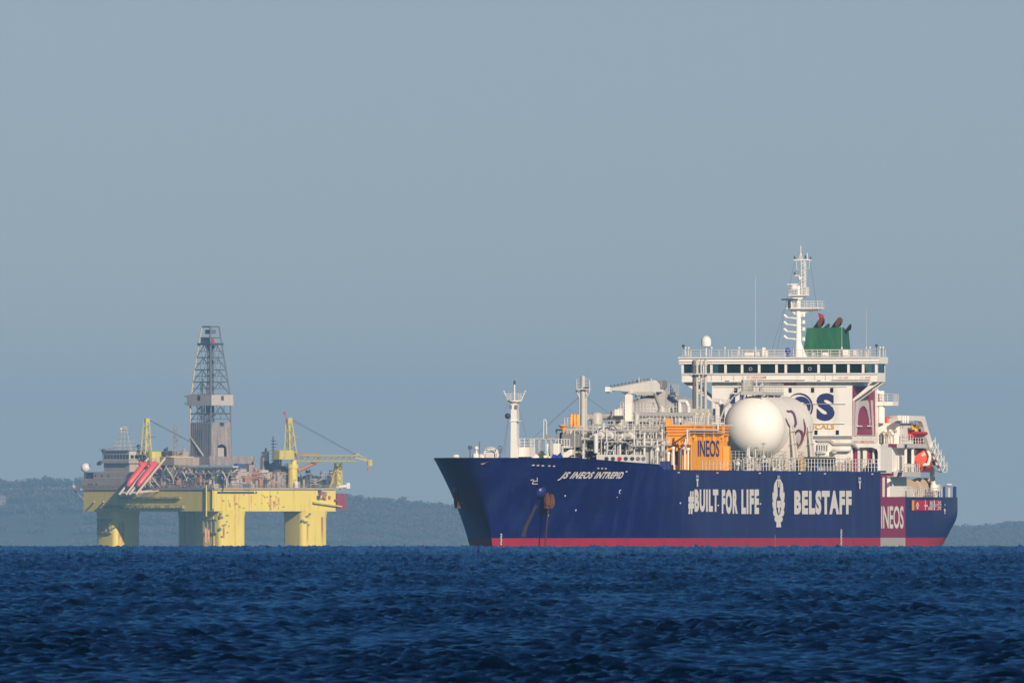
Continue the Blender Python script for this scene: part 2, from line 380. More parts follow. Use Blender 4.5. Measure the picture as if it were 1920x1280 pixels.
# ------------------------------------------------------------------ the gas carrier
TH = math.radians(16.9); SN, CS = math.sin(TH), math.cos(TH); X0 = 22.0; ZS = drop(D)
def SL(u, w):                       # station (forward +) of a point seen at photo column u, w metres to port of the centreline
    t = (u - 960) / F; return (X0 + w * CS - t * (D - w * SN)) / (SN - t * CS)
def SW(u, l):                       # offset to port of a point seen at column u at station l
    t = (u - 960) / F; return (t * (D - l * CS) - X0 + l * SN) / (CS + t * SN)
def SZ(v, l, w=0.0): return HC + (V0 - v) / F * (D - l * CS - w * SN) - ZS
ship = empty('gas_carrier', (X0, D, ZS), math.atan2(-CS, -SN), 'large navy gas carrier with red waterline and white tank and bridge', 'ship')
LB = -44.3; LM = -56.0; ZA = 6.4            # break of the main deck, end of the maroon band, aft deck height
def zdeck(l):
    if l < LB: return ZA
    pts = [(-45, 9.62), (53.4, 9.66), (55.6, 10.35), (64, 10.55), (80, 11.1), (91, 11.15)]
    return float(np.interp(l, [p[0] for p in pts], [p[1] for p in pts]))
BEAM = 13.3
def stem(z): return 84.0 + 6.0 * max(z, -2) / 11.1 - 0.5 * math.sin(math.pi * min(max(z / 11.1, 0), 1))
def hb(l, z):
    """half breadth of the hull"""
    if l > 20:
        d = stem(z) - l
        if d <= 0: return 0.0
        wl = BEAM * (1 - (1 - min(d / 46, 1)) ** 2); dk = BEAM * math.sqrt(max(0, 1 - (1 - min(d / 40, 1)) ** 2))
        k = min(max(z / 11.1, 0), 1) ** 1.15
        return wl * (1 - k) + dk * k
    if l > -46: return BEAM
    t = min(1, (-50 - l) / 42) if l < -50 else 0
    wl = BEAM * (1 - t ** 5.0)
    t2 = max(0, (-66 - l) / 24); dk = BEAM - 2.6 * t2 ** 2
    q = min(max((z + 0.3) / 4.9, 0), 1); k = math.sqrt(1 - (1 - q) ** 2)
    return min(wl, dk) * (1 - k) + dk * k
def hullL(u, v, off=0.0):
    a, b = -90.0, 89.5
    for _ in range(60):
        m = (a + b) / 2; z = SZ(v, m, 12); w = hb(m, z) + off
        uu = 960 + F * (X0 - m * SN + w * CS) / (D - m * CS - w * SN)
        if uu > u: a = m
        else: b = m
    return a
def make_hull():
    LSF = sorted(set([LB] + list(np.linspace(LB, 20, 14)) + list(np.linspace(20, 78, 40)) + list(np.linspace(53.4, 55.6, 4))), reverse=False)
    BOOT = 1.12
    def strip(b, stations, zf, side, mi_of):
        """one side of the hull between level functions"""
        nz = len(zf(stations[0])); vs = []
        for l in stations:
            for z in zf(l):
                vs.append((l, side * hb(l, z), z))
        fs = []; ms = []
        for i in range(len(stations) - 1):
            for k in range(nz - 1):
                q = (i * nz + k, (i + 1) * nz + k, (i + 1) * nz + k + 1, i * nz + k + 1)
                fs.append(q if side < 0 else q[::-1]); ms.append(mi_of((stations[i] + stations[i + 1]) / 2))
        o = len(b.v); b.v += vs; b.f += [tuple(j + o for j in f) for f in fs]; b.m += ms
    def bow(b, zl, side):
        """the rounded forward end, gathered on the stem"""
        vs = []; n = 26
        for z in zl:
            s0 = stem(z)
            for i in range(n + 1):
                t = (i / n) ** 2.2; l = 78 + (s0 - 78) * (1 - t) if s0 > 78 else 78
                vs.append((l, side * hb(l, z), z))
        fs = []
        for k in range(len(zl) - 1):
            for i in range(n):
                q = (k * (n + 1) + i, k * (n + 1) + i + 1, (k + 1) * (n + 1) + i + 1, (k + 1) * (n + 1) + i)
                fs.append(q if side > 0 else q[::-1])
        b.add(vs, fs)
    up = lambda l: list(np.linspace(BOOT, zdeck(l), 15))
    lo = lambda l: [-2.0, -0.6, 0.3, BOOT]
    aft = [LB, -47.5, -50, -53, LM, -58, -61, -64, -67, -70, -73, -76, -78, -80, -82, -84, -85.5, -87, -88, -89, -90]
    aft = aft[::-1]
    upa = lambda l: list(np.linspace(BOOT, ZA - (0.25 if l > LM - 0.01 else 0), 15))
    h = MB(); r = MB()
    band = lambda l: 1 if LM < l < LB else 0
    for s in (1, -1):
        strip(h, LSF, up, s, lambda l: 0); bow(h, list(np.linspace(BOOT, 11.08, 15)), s)
        strip(h, aft, lambda l: list(np.linspace(BOOT, ZA, 15)), s, band)
        strip(r, LSF, lo, s, lambda l: 0); bow(r, [-2.0, -0.6, 0.3, BOOT], s); strip(r, aft, lo, s, band)
    # deck cap, transom, bulkhead at the break
    def cap(b, stations, dz, zf):
        vs = []
        for l in stations:
            z = zf(l); vs += [(l, hb(l, z) - 0.02, z - dz), (l, -hb(l, z) + 0.02, z - dz)]
        b.add(vs, [(2 * i, 2 * i + 1, 2 * i + 3, 2 * i + 2) for i in range(len(stations) - 1)], 0)
    dk = MB()
    cap(dk, LSF + list(np.linspace(78.5, 89.6, 16)), 0.15, zdeck); cap(dk, aft, 0.15, lambda l: ZA)
    dk.build('deck', mat('deck green paint', (0.05, 0.09, 0.07), 0.7), ship)
    zs = list(np.linspace(-2, ZA, 16))
    h.add([(-90, s * hb(-90, z), z) for z in zs for s in (1, -1)], [(2 * i, 2 * i + 1, 2 * i + 3, 2 * i + 2) for i in range(15)], 0)
    h.add([(LB - 0.01, s * (BEAM - 0.01), z) for z in (ZA - 0.2, zdeck(-44)) for s in (1, -1)], [(0, 1, 3, 2)], 0)
    # bulwark top plate edge of the bow
    h.build('hull', [NAVY, MAROON], ship, smooth=35); r.build('waterline_band', [RED, GREYB], ship, smooth=35)
make_hull()
def on_hull(l, z, off): return (l, hb(l, z) + off, z)
def decal(name, m, pts2, faces, off=0.035, label=None):
    """pts2: (station, height) pairs laid on the port side of the hull"""
    b = MB(); b.add([on_hull(l, z, off) for l, z in pts2], faces); o = b.build(name, m, ship)
    if label: tag(o, label)
    return o
def hull_text(name, string, u0, u1, v0, v1, m, bold=0.03, shear=0.0, space=1.0, off=0.05, v0b=None, v1b=None, label=None):
    vs, fs = text2d(string, bold, shear, space)
    la, lb2 = hullL(u0, (v0 + v1) / 2), hullL(u1, (v0 + v1) / 2)
    v0b = v0 if v0b is None else v0b; v1b = v1 if v1b is None else v1b
    za0, za1 = SZ(v1, la, 13), SZ(v0, la, 13); zb0, zb1 = SZ(v1b, lb2, 13), SZ(v0b, lb2, 13)
    P = []
    for x, y in vs:
        l = la + (lb2 - la) * x; P.append((l, (za0 + (zb0 - za0) * x) * (1 - y) + (za1 + (zb1 - za1) * x) * y))
    return decal(name, m, P, fs, off, label)
def hull_poly(name, polys, m, off=0.035, label=None):
    """polys: outlines in photo pixels on the port side"""
    P, Fc = [], []
    for poly in polys:
        q = []
        for u, v in poly:
            l = hullL(u, v); q.append((l, SZ(v, l, hb(l, 5))))
        tri = tessellate_polygon([[Vector((a, c, 0)) for a, c in q]]); o = len(P); P += q; Fc += [tuple(i + o for i in t) for t in tri]
    return decal(name, m, P, Fc, off, label)
def rect(u0, u1, v0, v1): return [(u0, v0), (u1, v0), (u1, v1), (u0, v1)]
hull_text('name_lettering', 'JS INEOS INTREPID', 1049, 1167, 884, 900.5, CLEANW, 0.045, 0.30, 1.14, 0.07)
for _t, _a, _b in (('#BUILT', 1290, 1346), ('FOR', 1352.6, 1382.5), ('LIFE', 1389.4, 1422.4)): hull_text('slogan_lettering', _t, _a, _b, 917, 963, CLEANW, 0.060, 0, 1.2)
hull_text('owner_lettering', 'BELSTAFF', 1488.5, 1596, 919, 964, CLEANW, 0.060, 0, 1.2)
hull_text('band_lettering', 'INEOS', 1651.5, 1693.5, 948, 990.5, CLEANW, 0.022, 0, 1.0)
def make_emblem():
    k = 60 / 640.0; P = lambda x, y: (1440 + x * k, 880 + y * k)
    left = [(205, 185), (165, 195), (135, 255), (118, 285), (108, 380), (112, 470), (90, 435), (82, 500), (84, 580), (100, 660), (78, 640), (84, 720), (100, 790), (120, 800), (98, 815), (96, 880), (118, 930), (140, 930), (120, 985), (135, 1030), (165, 1055), (158, 1150)]
    out = left + [(258, 1150), (246, 1055), (276, 1030), (292, 985), (270, 930), (300, 925), (320, 870), (315, 815), (296, 800), (314, 790), (328, 720), (332, 645), (308, 660), (322, 580), (328, 500), (318, 435), (300, 470), (300, 380), (290, 285), (272, 255), (245, 195)]
    hull_poly('emblem', [[P(*q) for q in out]], CLEANW, 0.04)
    inn = [(180, 205), (178, 300), (184, 430), (186, 520), (160, 590), (152, 680), (158, 780), (172, 860), (204, 915), (236, 860), (252, 780), (258, 680), (246, 590), (222, 520), (228, 430), (234, 300), (232, 205)]
    hull_poly('emblem_shield', [[P(*q) for q in inn]], NAVYTXT, 0.065)
    sh = [(165, 622), (163, 750), (190, 760), (188, 850), (204, 875), (222, 850), (222, 760), (248, 750), (246, 622)]
    hull_poly('emblem_charge', [[P(*q) for q in sh]], CLEANW, 0.09); hull_poly('emblem_torch', [[P(*q) for q in [(192, 215), (196, 350), (216, 350), (222, 215)]]], CLEANW, 0.09)
make_emblem()
for u, v in ((1306, 890), (1458.5, 891), (1610.5, 894)):            # tug marks: grey tile above a white T
    hull_poly('tug_mark_tile', [rect(u - 2.6, u + 2.6, v, v + 5.5)], mat('pale blue tile', (0.30, 0.36, 0.45), 0.5), 0.10)
    hull_poly('tug_mark', [rect(u - 2.4, u + 2.6, v + 7.5, v + 10.5), rect(u - 0.9, u + 1.3, v + 10.5, v + 22)], CLEANW, 0.11)
for u in (1272, 1344.5, 1424, 1499, 1546, 1635): hull_poly('scupper', [rect(u - 2, u + 2, 884.4 + (u - 1272) * 0.008, 886.4 + (u - 1272) * 0.008)], CLEANW, 0.05)
for u, v, du in ((999, 871.6, 3.4), (1008, 872, 3), (1017, 872.6, 3), (1029, 873, 2.6), (1038, 873.4, 2.6), (1121, 877.5, 2), (1128, 877.7, 2), (1135, 878, 2), (1174, 883.6, 2)):
    hull_poly('fairlead', [[(u - du, v + .6), (u - du * .6, v - 1), (u + du * .6, v - 1.1), (u + du, v + .2), (u + du * .5, v + 1.2), (u - du * .5, v + 1.3)]], CLEANW, 0.06)
hull_poly('bow_crest', [[(897, 869), (902, 864.5), (907, 864), (905, 867), (907, 869), (902, 871)]], mat('gilt crest', (0.5, 0.42, 0.28), 0.5), 0.08)
# bulbous bow symbol and small signs
hull_poly('bulb_mark', [[(993.5, 899), (1000, 898.2), (1000, 899.5), (994, 900.4)], [(1005.4, 895), (1006.8, 895), (1007.2, 901.8), (1006, 902.4)], [(996.5, 906), (998.5, 900.8), (1007, 900.6), (1007, 902), (999.4, 902.2), (998.4, 906)], rect(996.5, 1007.2, 906, 907.4)], CLEANW, 0.07)
hull_poly('thruster_mark', [[(1160, 919), (1163, 917), (1164, 918.4), (1161.6, 920), (1161, 923), (1163, 924.4), (1161, 925.4), (1159.6, 923)]], CLEANW, 0.06); hull_poly('thruster_mark', [[(1155, 932), (1157, 930.5), (1157.4, 931.6), (1155.6, 933)]], CLEANW, 0.06)
for u, v in ((1059, 929), (1079, 956), (1027, 966), (1275, 942.5), (1425, 944), (1346, 947), (1548, 947)):
    hull_poly('draught_sign', [[(u - 1.8, v - 1), (u + 1.8, v - 1.6), (u + 0.6, v + 1), (u - 0.6, v + 2.4)]], CLEANW, 0.06)
def marks(u, v0, v1, wid, n, m=CLEANW):
    P = []
    for i in range(n):
        a = v0 + (v1 - v0) * i / n; b = a + (v1 - v0) / n * 0.62; x = u + 0.5 * math.sin(i * 2.1)
        P.append(rect(x - wid, x + wid, a, b))
    hull_poly('draught_marks', P, m, 0.06)
marks(1576.6, 992, 1024, 1.5, 14); marks(1452.5, 1003, 1024, 1.0, 9, mat('faded pink marks', (0.45, 0.2, 0.22), 0.6)); marks(939, 1000, 1022, 1.3, 7)
hull_poly('load_line_mark', [[(1768.5, 954), (1771, 952.5), (1772.5, 957), (1771, 959.5), (1769, 958)], [(1769.4, 960), (1772, 960), (1771.4, 963), (1770, 963)], rect(1770, 1771.6, 944.5, 947)], CLEANW, 0.07)
def hull_strip(name, u0, u1, v0, v1, m, off, n=14):
    P = []
    for i in range(n + 1):
        u = u0 + (u1 - u0) * i / n
        for v in (v0, (v0 + v1) / 2, v1): l = hullL(u, v); P.append((l, SZ(v, l, hb(l, 5))))
    return decal(name, m, P, [(3 * i + k, 3 * i + k + 1, 3 * i + k + 4, 3 * i + k + 3) for i in range(n) for k in (0, 1)], off)
for u, v, ln in ((1206, 890, 30), (1272, 888, 24), (1424, 890, 34), (1546, 890, 26), (1121, 880, 20), (1018, 876, 22), (1635, 892, 36)):
    hull_poly('rust_run', [[(u - .5, v), (u + .5, v), (u + .25, v + ln), (u - .1, v + ln * .8)]], mat('rust brown wash on navy', (0.030, 0.026, 0.07), .6), 0.028)
def make_flags():
    R_ = mat('flag red', (0.50, 0.015, 0.05), 0.5); Y_ = mat('flag yellow', (0.75, 0.42, 0.02), 0.5); B_ = mat('flag blue', (0.02, 0.03, 0.16), 0.5)
    x = lambda q: 1690 + q * 110 / 1408.0; y = lambda q: 900 + q * 100 / 1280.0
    r = lambda a, b, c, d: rect(x(a), x(b), y(c), y(d))
    hull_strip('flag_field', x(300), x(948), y(478), y(718), R_, 0.05)
    hull_poly('flag_field', [r(244, 300, 478, 718)], Y_, 0.05); hull_poly('flag_field', [r(228, 244, 470, 722)], BLACK, 0.05)
    cr = [r(356, 392, 530, 690), r(340, 408, 575, 630)]                                             # white cross on red
    cr += [r(556, 572, 480, 716), r(538, 622, 590, 626)]                                            # nordic cross
    cr += [r(664, 738, q, q + 22) for q in (505, 545)] + [r(632, 738, q, q + 22) for q in (645, 682)]  # stripes
    cr += [r(664, 835, 578, 632), r(764, 790, 480, 716)]
    cr += [[(x(846), y(500)), (x(856), y(490)), (x(946), y(570)), (x(946), y(590))], [(x(946), y(490)), (x(946), y(512)), (x(856), y(590)), (x(846), y(580))],
           [(x(846), y(625)), (x(856), y(618)), (x(946), y(700)), (x(940), y(716))], [(x(946), y(625)), (x(946), y(645)), (x(856), y(716)), (x(846), y(700))], r(848, 946, 580, 634)]
    [hull_poly('flag_device', [q], CLEANW, 0.075) for q in cr]
    [hull_poly('flag_device', [q], B_, 0.10) for q in (r(632, 835, 597, 615), r(632, 664, 545, 590), r(632, 664, 490, 540))]; hull_strip('flag_device', x(848), x(946), y(592), y(622), R_, 0.10, 4)
make_flags()

# ---- anchors and chain
def make_anchor(label, pos, yaw, chain_to=None):
    r = empty('anchor', (0, 0, 0), 0, label, 'anchor')   # stocked in its hawse
    M = Matrix.Translation((X0, D, ZS)) @ Matrix.Rotation(math.atan2(-CS, -SN), 4, 'Z') @ Matrix.Translation(pos) @ Matrix.Rotation(yaw, 4, 'Z')
    r.matrix_world = M
    a = MB(); a.tube((-0.1, 0, 0.9), (0.15, 0, -0.6), 0.22, 10, 0.28); a.bbox(-0.2, 0.5, -0.62, 0.62, -0.95, -0.35, 0.16); a.build('shank', RUST, r, 40)
    for s in (1, -1):
        f = MB(); f.prism([(s * 0.03, -0.9), (s * 0.55, -0.78), (s * 0.80, -0.25), (s * 0.74, 0.3), (s * 0.42, 0.85), (s * 0.16, 0.5), (s * 0.05, 0.2)], 'yz', 0.1, 0.5); f.build('fluke', RUST, r)
    return r
lA = hullL(1015, 922); zA = SZ(922, lA, 9)
bl = MB()
n_ = Vector((0.35, 0.92, -0.30)).normalized(); pA = Vector((lA, hb(lA, zA), zA))
bl.lathe((0, 0, 0), [(0.01, 0.5), (0.3, 0.46), (0.58, 0.28), (0.8, 0.04), (0.95, -0.6)], 'z', 20)
rot = n_.to_track_quat('Z', 'Y').to_matrix().to_4x4(); bl.v = [tuple(pA + rot.to_3x3() @ Vector(q)) for q in bl.v]
bl.build('hawse_bolster', mat('lighter navy bolster paint', (0.016, 0.022, 0.15), 0.35), ship, 50)
bs = MB(); lS = lA + 0.5; zb_ = zA
pS = Vector((lA, -hb(lA, zA), zA)); nS = Vector((0.35, -0.92, -0.30)).normalized(); rotS = nS.to_track_quat('Z', 'Y').to_matrix()
bs.lathe((0, 0, 0), [(0.01, 0.5), (0.3, 0.46), (0.58, 0.28), (0.8, 0.04), (0.95, -0.6)], 'z', 20); bs.v = [tuple(pS + rotS @ Vector(q)) for q in bs.v]
bs.build('hawse_bolster', MATS['lighter navy bolster paint'], ship, 50)
l1 = hullL(1016, 938); z1 = SZ(938, l1, 9)
make_anchor('rusty anchor in the port hawse below the ship name', (l1, hb(l1, z1) + 0.75, z1), math.radians(62))
l2, z2 = lA + 1.4, SZ(938, 78, -8)
make_anchor('rusty anchor on the shaded side of the bow left of the stem', (l2, -hb(l2, z2) - 0.75, z2), math.radians(-55))
ch = MB(); pa = Vector((l1 + 0.4, hb(l1, z1) + 1.0, z1 - 0.6)); lc = hullL(1004, 1020); pb = Vector((lc, hb(lc, 0.2) + 1.2, -0.8))
nn = 34
for i in range(nn):
    a = pa.lerp(pb, i / nn); b2 = pa.lerp(pb, (i + 0.8) / nn)
    if i % 2: ch.tube(a + Vector((0.07, 0, 0)), b2 + Vector((0.07, 0, 0)), 0.055, 5); ch.tube(a - Vector((0.07, 0, 0)), b2 - Vector((0.07, 0, 0)), 0.055, 5)
    else: ch.tube(a, b2, 0.10, 5)
chain = ch.build('anchor_chain', RUST); chain.matrix_world = Matrix.Translation((X0, D, ZS)) @ Matrix.Rotation(math.atan2(-CS, -SN), 4, 'Z')
tag(chain, 'rusty anchor chain hanging from the port hawse into the sea', 'chain')
hull_poly('chain_shadow', [[(1003, 945), (1007, 948), (990, 985), (984, 1005), (976, 1006), (983, 985)]], mat('rust brown wash', (0.055, 0.04, 0.06), 0.6), 0.03)  # brown patch painted as the shadow of the chain on the hull

# ---- superstructure
LF = -44.6                                   # front of the accommodation block
ZBR = SZ(716, LF); Z0 = zdeck(-40)
wR, wL = SW(1598, LF), SW(1335, LF)
acc = MB(); acc.box(LF - 12.2, LF, wL, wR, ZA, ZBR + 0.2); acc.build('accommodation_block', WHITE, ship)
def front(name, u0, u1, v0, v1, m, off=0.03, th=0.06, parent=None):
    b = MB(); b.box(LF + off, LF + off + th, SW(u0, LF), SW(u1, LF), SZ(v1, LF), SZ(v0, LF)); return b.build(name, m, parent or ship)
for u in (1380, 1427, 1482, 1524, 1560): front('window', u - 2.7, u + 2.7, 727, 735.5, WINDARK)
for u in (1350, 1395, 1440, 1530.5, 1570.5): front('window', u - 2.7, u + 2.7, 806.5, 814.5, WINDARK)
front('gutter', 1338, 1588, 724.6, 726, PIPEG, 0.02, 0.05); front('gutter', 1338, 1586, 756.6, 757.6, PIPEG, 0.02, 0.12); front('gutter', 1338, 1584, 793.8, 794.8, PIPEG, 0.02, 0.12)
front('grey_belt', 1336, 1597, 817, 823, MIDG, 0.01, 0.05)
front('front_house', 1336, 1597, 823.5, 882, WHITE, 0.0, 0.5)
def front_text(name, s, u0, u1, v0, v1, m, bold=0.0, off=0.09, space=1.0):
    vs, fs = text2d(s, bold, 0, space); b = MB()
    b.add([(LF + off, SW(u0 + (u1 - u0) * x, LF), SZ(v1 + (v0 - v1) * y, LF)) for x, y in vs], fs); return b.build(name, m, ship)
front_text('owner_initial', 'I', 1369, 1379, 738, 788, NAVYTXT, 0.01); front_text('owner_initial', 'N', 1388, 1424, 738, 788, NAVYTXT, 0.01); front_text('owner_initial', 'E', 1436, 1466, 738, 788, NAVYTXT, 0.06)
def ring2(cx, cy, ro, ri, dx, name, ey=1.0, hy=0.0):
    """the ring of the big O: outer circle with an off centre hole"""
    b = MB(); n = 40; vs = []
    for i in range(n):
        t = 2 * math.pi * i / n
        vs.append((LF + 0.09, SW(cx + ro * math.cos(t), LF), SZ(cy + ro * 1.04 * math.sin(t), LF)))
        vs.append((LF + 0.09, SW(cx + dx + ri * math.cos(t), LF), SZ(cy + hy + ri * ey * math.sin(t), LF)))
    b.add(vs, [(2 * i, 2 * i + 1, (2 * i + 3) % (2 * n), (2 * i + 2) % (2 * n)) for i in range(n)]); b.build(name, NAVYTXT, ship)
ring2(1499.5, 763, 25.5, 24.0, -1.3, 'owner_ring'); ring2(1502, 762, 18.5, 14.0, -1, 'owner_ring_core', 1.0, 5.0)
front_text('owner_initial', 'S', 1531.5, 1565.5, 737, 788.5, NAVYTXT, 0.05)
front_text('product_lettering', 'CHEMICALS', 1482, 1565, 794.5, 804.5, ORTXT, 0.02, 0.10, 1.05)
front_text('number_lettering', 'IMO 9685449', 1446, 1494, 716.8, 722.6, REDTXT, 0.02)
wf = 0.02
def side_poly(name, polys, m, w, lab=None, th=0.04):
    """outlines in photo pixels on a wall at w that faces the port side"""
    b = MB()
    for poly in polys:
        q = [(SL(u, w), SZ(v, SL(u, w), w)) for u, v in poly]; b.prism(q, 'xz', w - 0.02, w + th)
    return b.build(name, m, ship)
side_poly('maroon_side', [[(1598.5, 724), (1640, 724), (1641, 817), (1598.5, 817)], [(1600, 838), (1650, 838), (1650, 880), (1600, 880)]], MAROON, wR + 0.03)
for _q in ([[(1600, 748), (1604, 746), (1602, 780), (1601, 817), (1598.8, 817)], [(1606, 746), (1609, 745), (1607, 775), (1605, 817), (1602.5, 817), (1604, 775)], [(1633, 750), (1636, 750), (1639, 817), (1636.5, 817)]]): side_poly('side_stripe', [_q], mat('pale pink stripe', (0.60, 0.50, 0.49), 0.5), wR + 0.09)
arch = [(1606, 817), (1606.6, 780), (1609, 752), (1613, 744), (1624, 744), (1629, 756), (1632, 790), (1631, 800), (1629.5, 786), (1626, 770), (1621, 761.5), (1616, 761), (1611.5, 766), (1608.6, 778), (1607.6, 800)]
side_poly('side_arch', [arch], mat('pale grey stripe', (0.52, 0.49, 0.47), 0.5), wR + 0.13)
for u0, v0, u1 in ((1606, 797.5, 1613), (1626, 797.5, 1633)): side_poly('side_lamp', [rect(u0, u1, v0, v0 + 2)], CLEANW, wR + 0.2, th=0.3)
# bridge
ZF0, ZW0, ZW1, ZRF = SZ(716, LF), SZ(699, LF), SZ(682.3, LF), SZ(669.5, LF)
wbL, wbR = SW(1282, LF), SW(1648.5, LF); LBK = SL(1660, wbR); LBF = LF + 0.9
br = MB()
br.box(LBK, LBF, wbL, wbR, ZF0, ZW0 - 0.02); br.box(LBK - 0.2, LBF + 0.25, wbL - 0.3, wbR + 0.3, ZW1 + 0.02, ZRF)
br.box(LF - 9, LBK, wL, wR, ZF0 + 0.3, ZRF - 0.1)
br.build('bridge', WHITE, ship)
bt = MB(); bt.box(LBF + 0.25, LBF + 0.45, wbL - 0.4, wbR + 0.4, ZRF - 0.16, ZRF + 0.05); bt.box(LBF + 0.25, LBF + 0.38, wbL - 0.4, wbR + 0.4, SZ(678, LF), SZ(676.6, LF)); bt.box(LBF, LBF + 0.12, wbL, wbR, ZW0 - 0.25, ZW0 - 0.02); bt.build('bridge_trim', RAIL, ship)
MUL = [1283.5, 1324, 1337.5, 1364, 1395, 1427, 1459.5, 1477, 1507.5, 1538.5, 1568, 1594.5, 1622, 1646.5]
for u in MUL:
    bm_ = MB(); w = SW(u, LF); bm_.box(LBF - 0.35, LBF + 0.06, w - 0.15, w + 0.15, ZW0, ZW1); bm_.build('window_mullion', WHITE, ship)
for w in (wbL + 0.1, wbR - 0.1):
    bm_ = MB(); bm_.box(LBK, LBK + 0.3, w - 0.1, w + 0.1, ZW0, ZW1); bm_.build('window_mullion', WHITE, ship)
iw = MB(); iw.box(LF - 3.4, LF - 3.2, SW(1392, LF), SW(1600, LF), ZW0 - 0.5, ZW1 + 0.1); iw.box(LF - 1.8, LF - 1.2, SW(1408, LF), SW(1560, LF), ZW0 - 0.5, ZW0 + 0.25); iw.build('wheelhouse_interior', mat('dark wheelhouse lining', (0.025, 0.03, 0.04), 0.7), ship)
for a, b2 in zip(MUL[:-1], MUL[1:]):
    g = MB(); g.box(LBF - 0.16, LBF - 0.12, SW(a, LF) + 0.13, SW(b2, LF) - 0.13, ZW0, ZW1); g.build('bridge_window', GLASS, ship)
for w in (wbL + 0.05, wbR - 0.05):
    g = MB(); g.box(LBK + 0.3, LBF - 0.3, w - 0.02, w + 0.02, ZW0, ZW1); g.build('bridge_window', GLASS, ship)
for u in (1411, 1522):
    cw = MB(); w = SW(u, LF); z = SZ(691.5, LF); n = 16
    for i in range(n):
        t0, t1 = 2 * math.pi * i / n, 2 * math.pi * (i + 1) / n
        cw.tube((LBF + 0.02, w + 0.2 * math.cos(t0), z + 0.2 * math.sin(t0)), (LBF + 0.02, w + 0.2 * math.cos(t1), z + 0.2 * math.sin(t1)), 0.03, 4)
    cw.build('clear_view_screen', RAIL, ship)
def text_on_bridge(s, u0, u1, v0, v1, m): 
    vs, fs = text2d(s, 0.01); b = MB(); b.add([(LBF + 0.14, SW(u0 + (u1 - u0) * x, LF), SZ(v1 + (v0 - v1) * y, LF)) for x, y in vs], fs); b.build('bridge_lettering', m, ship)
PINK = mat('faded red lettering', (0.62, 0.26, 0.23), 0.6)
text_on_bridge('H.T. CARGO ALARM', 1405, 1441, 704.5, 709.5, PINK); text_on_bridge('H.T. 5309', 1578, 1595, 706, 709.6, PINK); text_on_bridge('L.T. 23087', 1618, 1637, 706, 709.6, PINK)
pv = MB()
for u in (1303, 1320, 1338, 1357, 1380, 1397, 1532, 1552, 1566): pv.box(LBF + 0.0, LBF + 0.05, SW(u, LF) - 0.03, SW(u, LF) + 0.03, SZ(713, LF), SZ(702, LF))
for u0, u1, v in ((1395, 1513, 712), (1564, 1636, 712), (1365, 1372, 713), (1537, 1543, 712.5)): pv.box(LBF, LBF + 0.16, SW(u0, LF), SW(u1, LF), SZ(v + 0.9, LF), SZ(v - 0.6, LF))
pv.build('bridge_ledges', PIPEG, ship)
# wing brackets
for (ua, va), (ub, vb) in (((1600, 750), (1648, 717)),):
    b = MB()
    for off in (0.0, -2.3):
        b.prism([(SW(1599, LF), SZ(748, LF)), (SW(1599, LF), SZ(753, LF)), (SW(1646, LF), SZ(719.5, LF)), (SW(1648, LF), SZ(716, LF)), (SW(1637, LF), SZ(716, LF))], 'yz', LF + off - 0.5, LF + off)
    b.build('wing_bracket', WHITE, ship)
b = MB()
for off in (0.0, -2.3): b.prism([(wL, SZ(748, LF)), (wL, SZ(753, LF)), (SW(1284, LF), SZ(719.5, LF)), (SW(1282, LF), SZ(716, LF)), (SW(1293, LF), SZ(716, LF))], 'yz', LF + off - 0.5, LF + off)
b.build('wing_bracket', WHITE, ship)
# roof gear
rr = MB(); zr = ZRF + 0.0
rr.rail([(LBF, wbL, zr), (LBF, wbR, zr)], 0.95, 1.25); rr.rail([(LBF, wbR, zr), (LBK, wbR, zr)], 0.95, 1.0); rr.rail([(LBF, wbL, zr), (LBK, wbL, zr)], 0.95, 1.0); rr.rail([(LF - 9, wL, zr), (LF - 9, wR, zr), (LBK, wR, zr)], 0.95, 1.5)
rr.build('roof_railing', RAIL, ship)
def at(u, v, l): return (l, SW(u, l), SZ(v, l))
def pole(b, u, v0, v1, l, r, n=6, r1=None, mi=0): b.tube(at(u, v1, l), at(u, v0, l), r, n, r1, mi); return b
LR = LF - 0.6
q = MB(); pole(q, 1324, 648, 670, LR, 0.09); c = at(1324, 639.5, LR); q.lathe(c, [(0.25, -0.72), (0.62, -0.62), (0.68, -0.1), (0.62, 0.3), (0.40, 0.62), (0.02, 0.76)], 'z', 20); q.build('satellite_dome', RADOME, ship, 45)
for (u, v0, l, r) in ((1416.5, 519, LF - 1, 0.055), (1578.5, 600, LF - 1, 0.05), (1624.5, 578, LF - 1.2, 0.04)):
    q = MB(); pole(q, u, v0, 656, l, r * 0.45, 5, r * 0.3); pole(q, u, 650, 670, l, r * 2); q.build('whip_antenna', RAIL, ship)
for (u0, u1, v0, v1, m) in ((1395, 1413, 660, 669.5, WHITE), (1414.5, 1423, 659, 669.5, RAIL), (1428, 1433, 651, 669.5, WHITE), (1434, 1437, 657, 669, WHITE), (1541, 1551, 660, 669.5, WHITE), (1579, 1589, 655, 669.5, WHITE), (1598, 1605, 657, 669, RAIL), (1521, 1526, 660, 669.5, PIPEG)):
    q = MB(); q.bbox(LR - 0.9, LR, SW(u0, LR), SW(u1, LR), SZ(v1, LR), SZ(v0, LR), 0.08); q.build('roof_locker', m, ship)
for u in (1285, 1291, 1334, 1359, 1385, 1386, 1631, 1650, 1656):
    q = MB(); pole(q, u, 652.5, 670, LR, 0.05); c = at(u, 652, LR); q.sphere(c, 0.16, 10); q.build('roof_light', RAIL, ship, 60)
for u, m in ((1281.5, DARKG), (1643.5, DARKG)):
    q = MB(); pole(q, u, 650, 670, LR, 0.04); q.sphere(at(u, 648, LR), 0.2, 10); q.build('side_lamp', m, ship, 60)
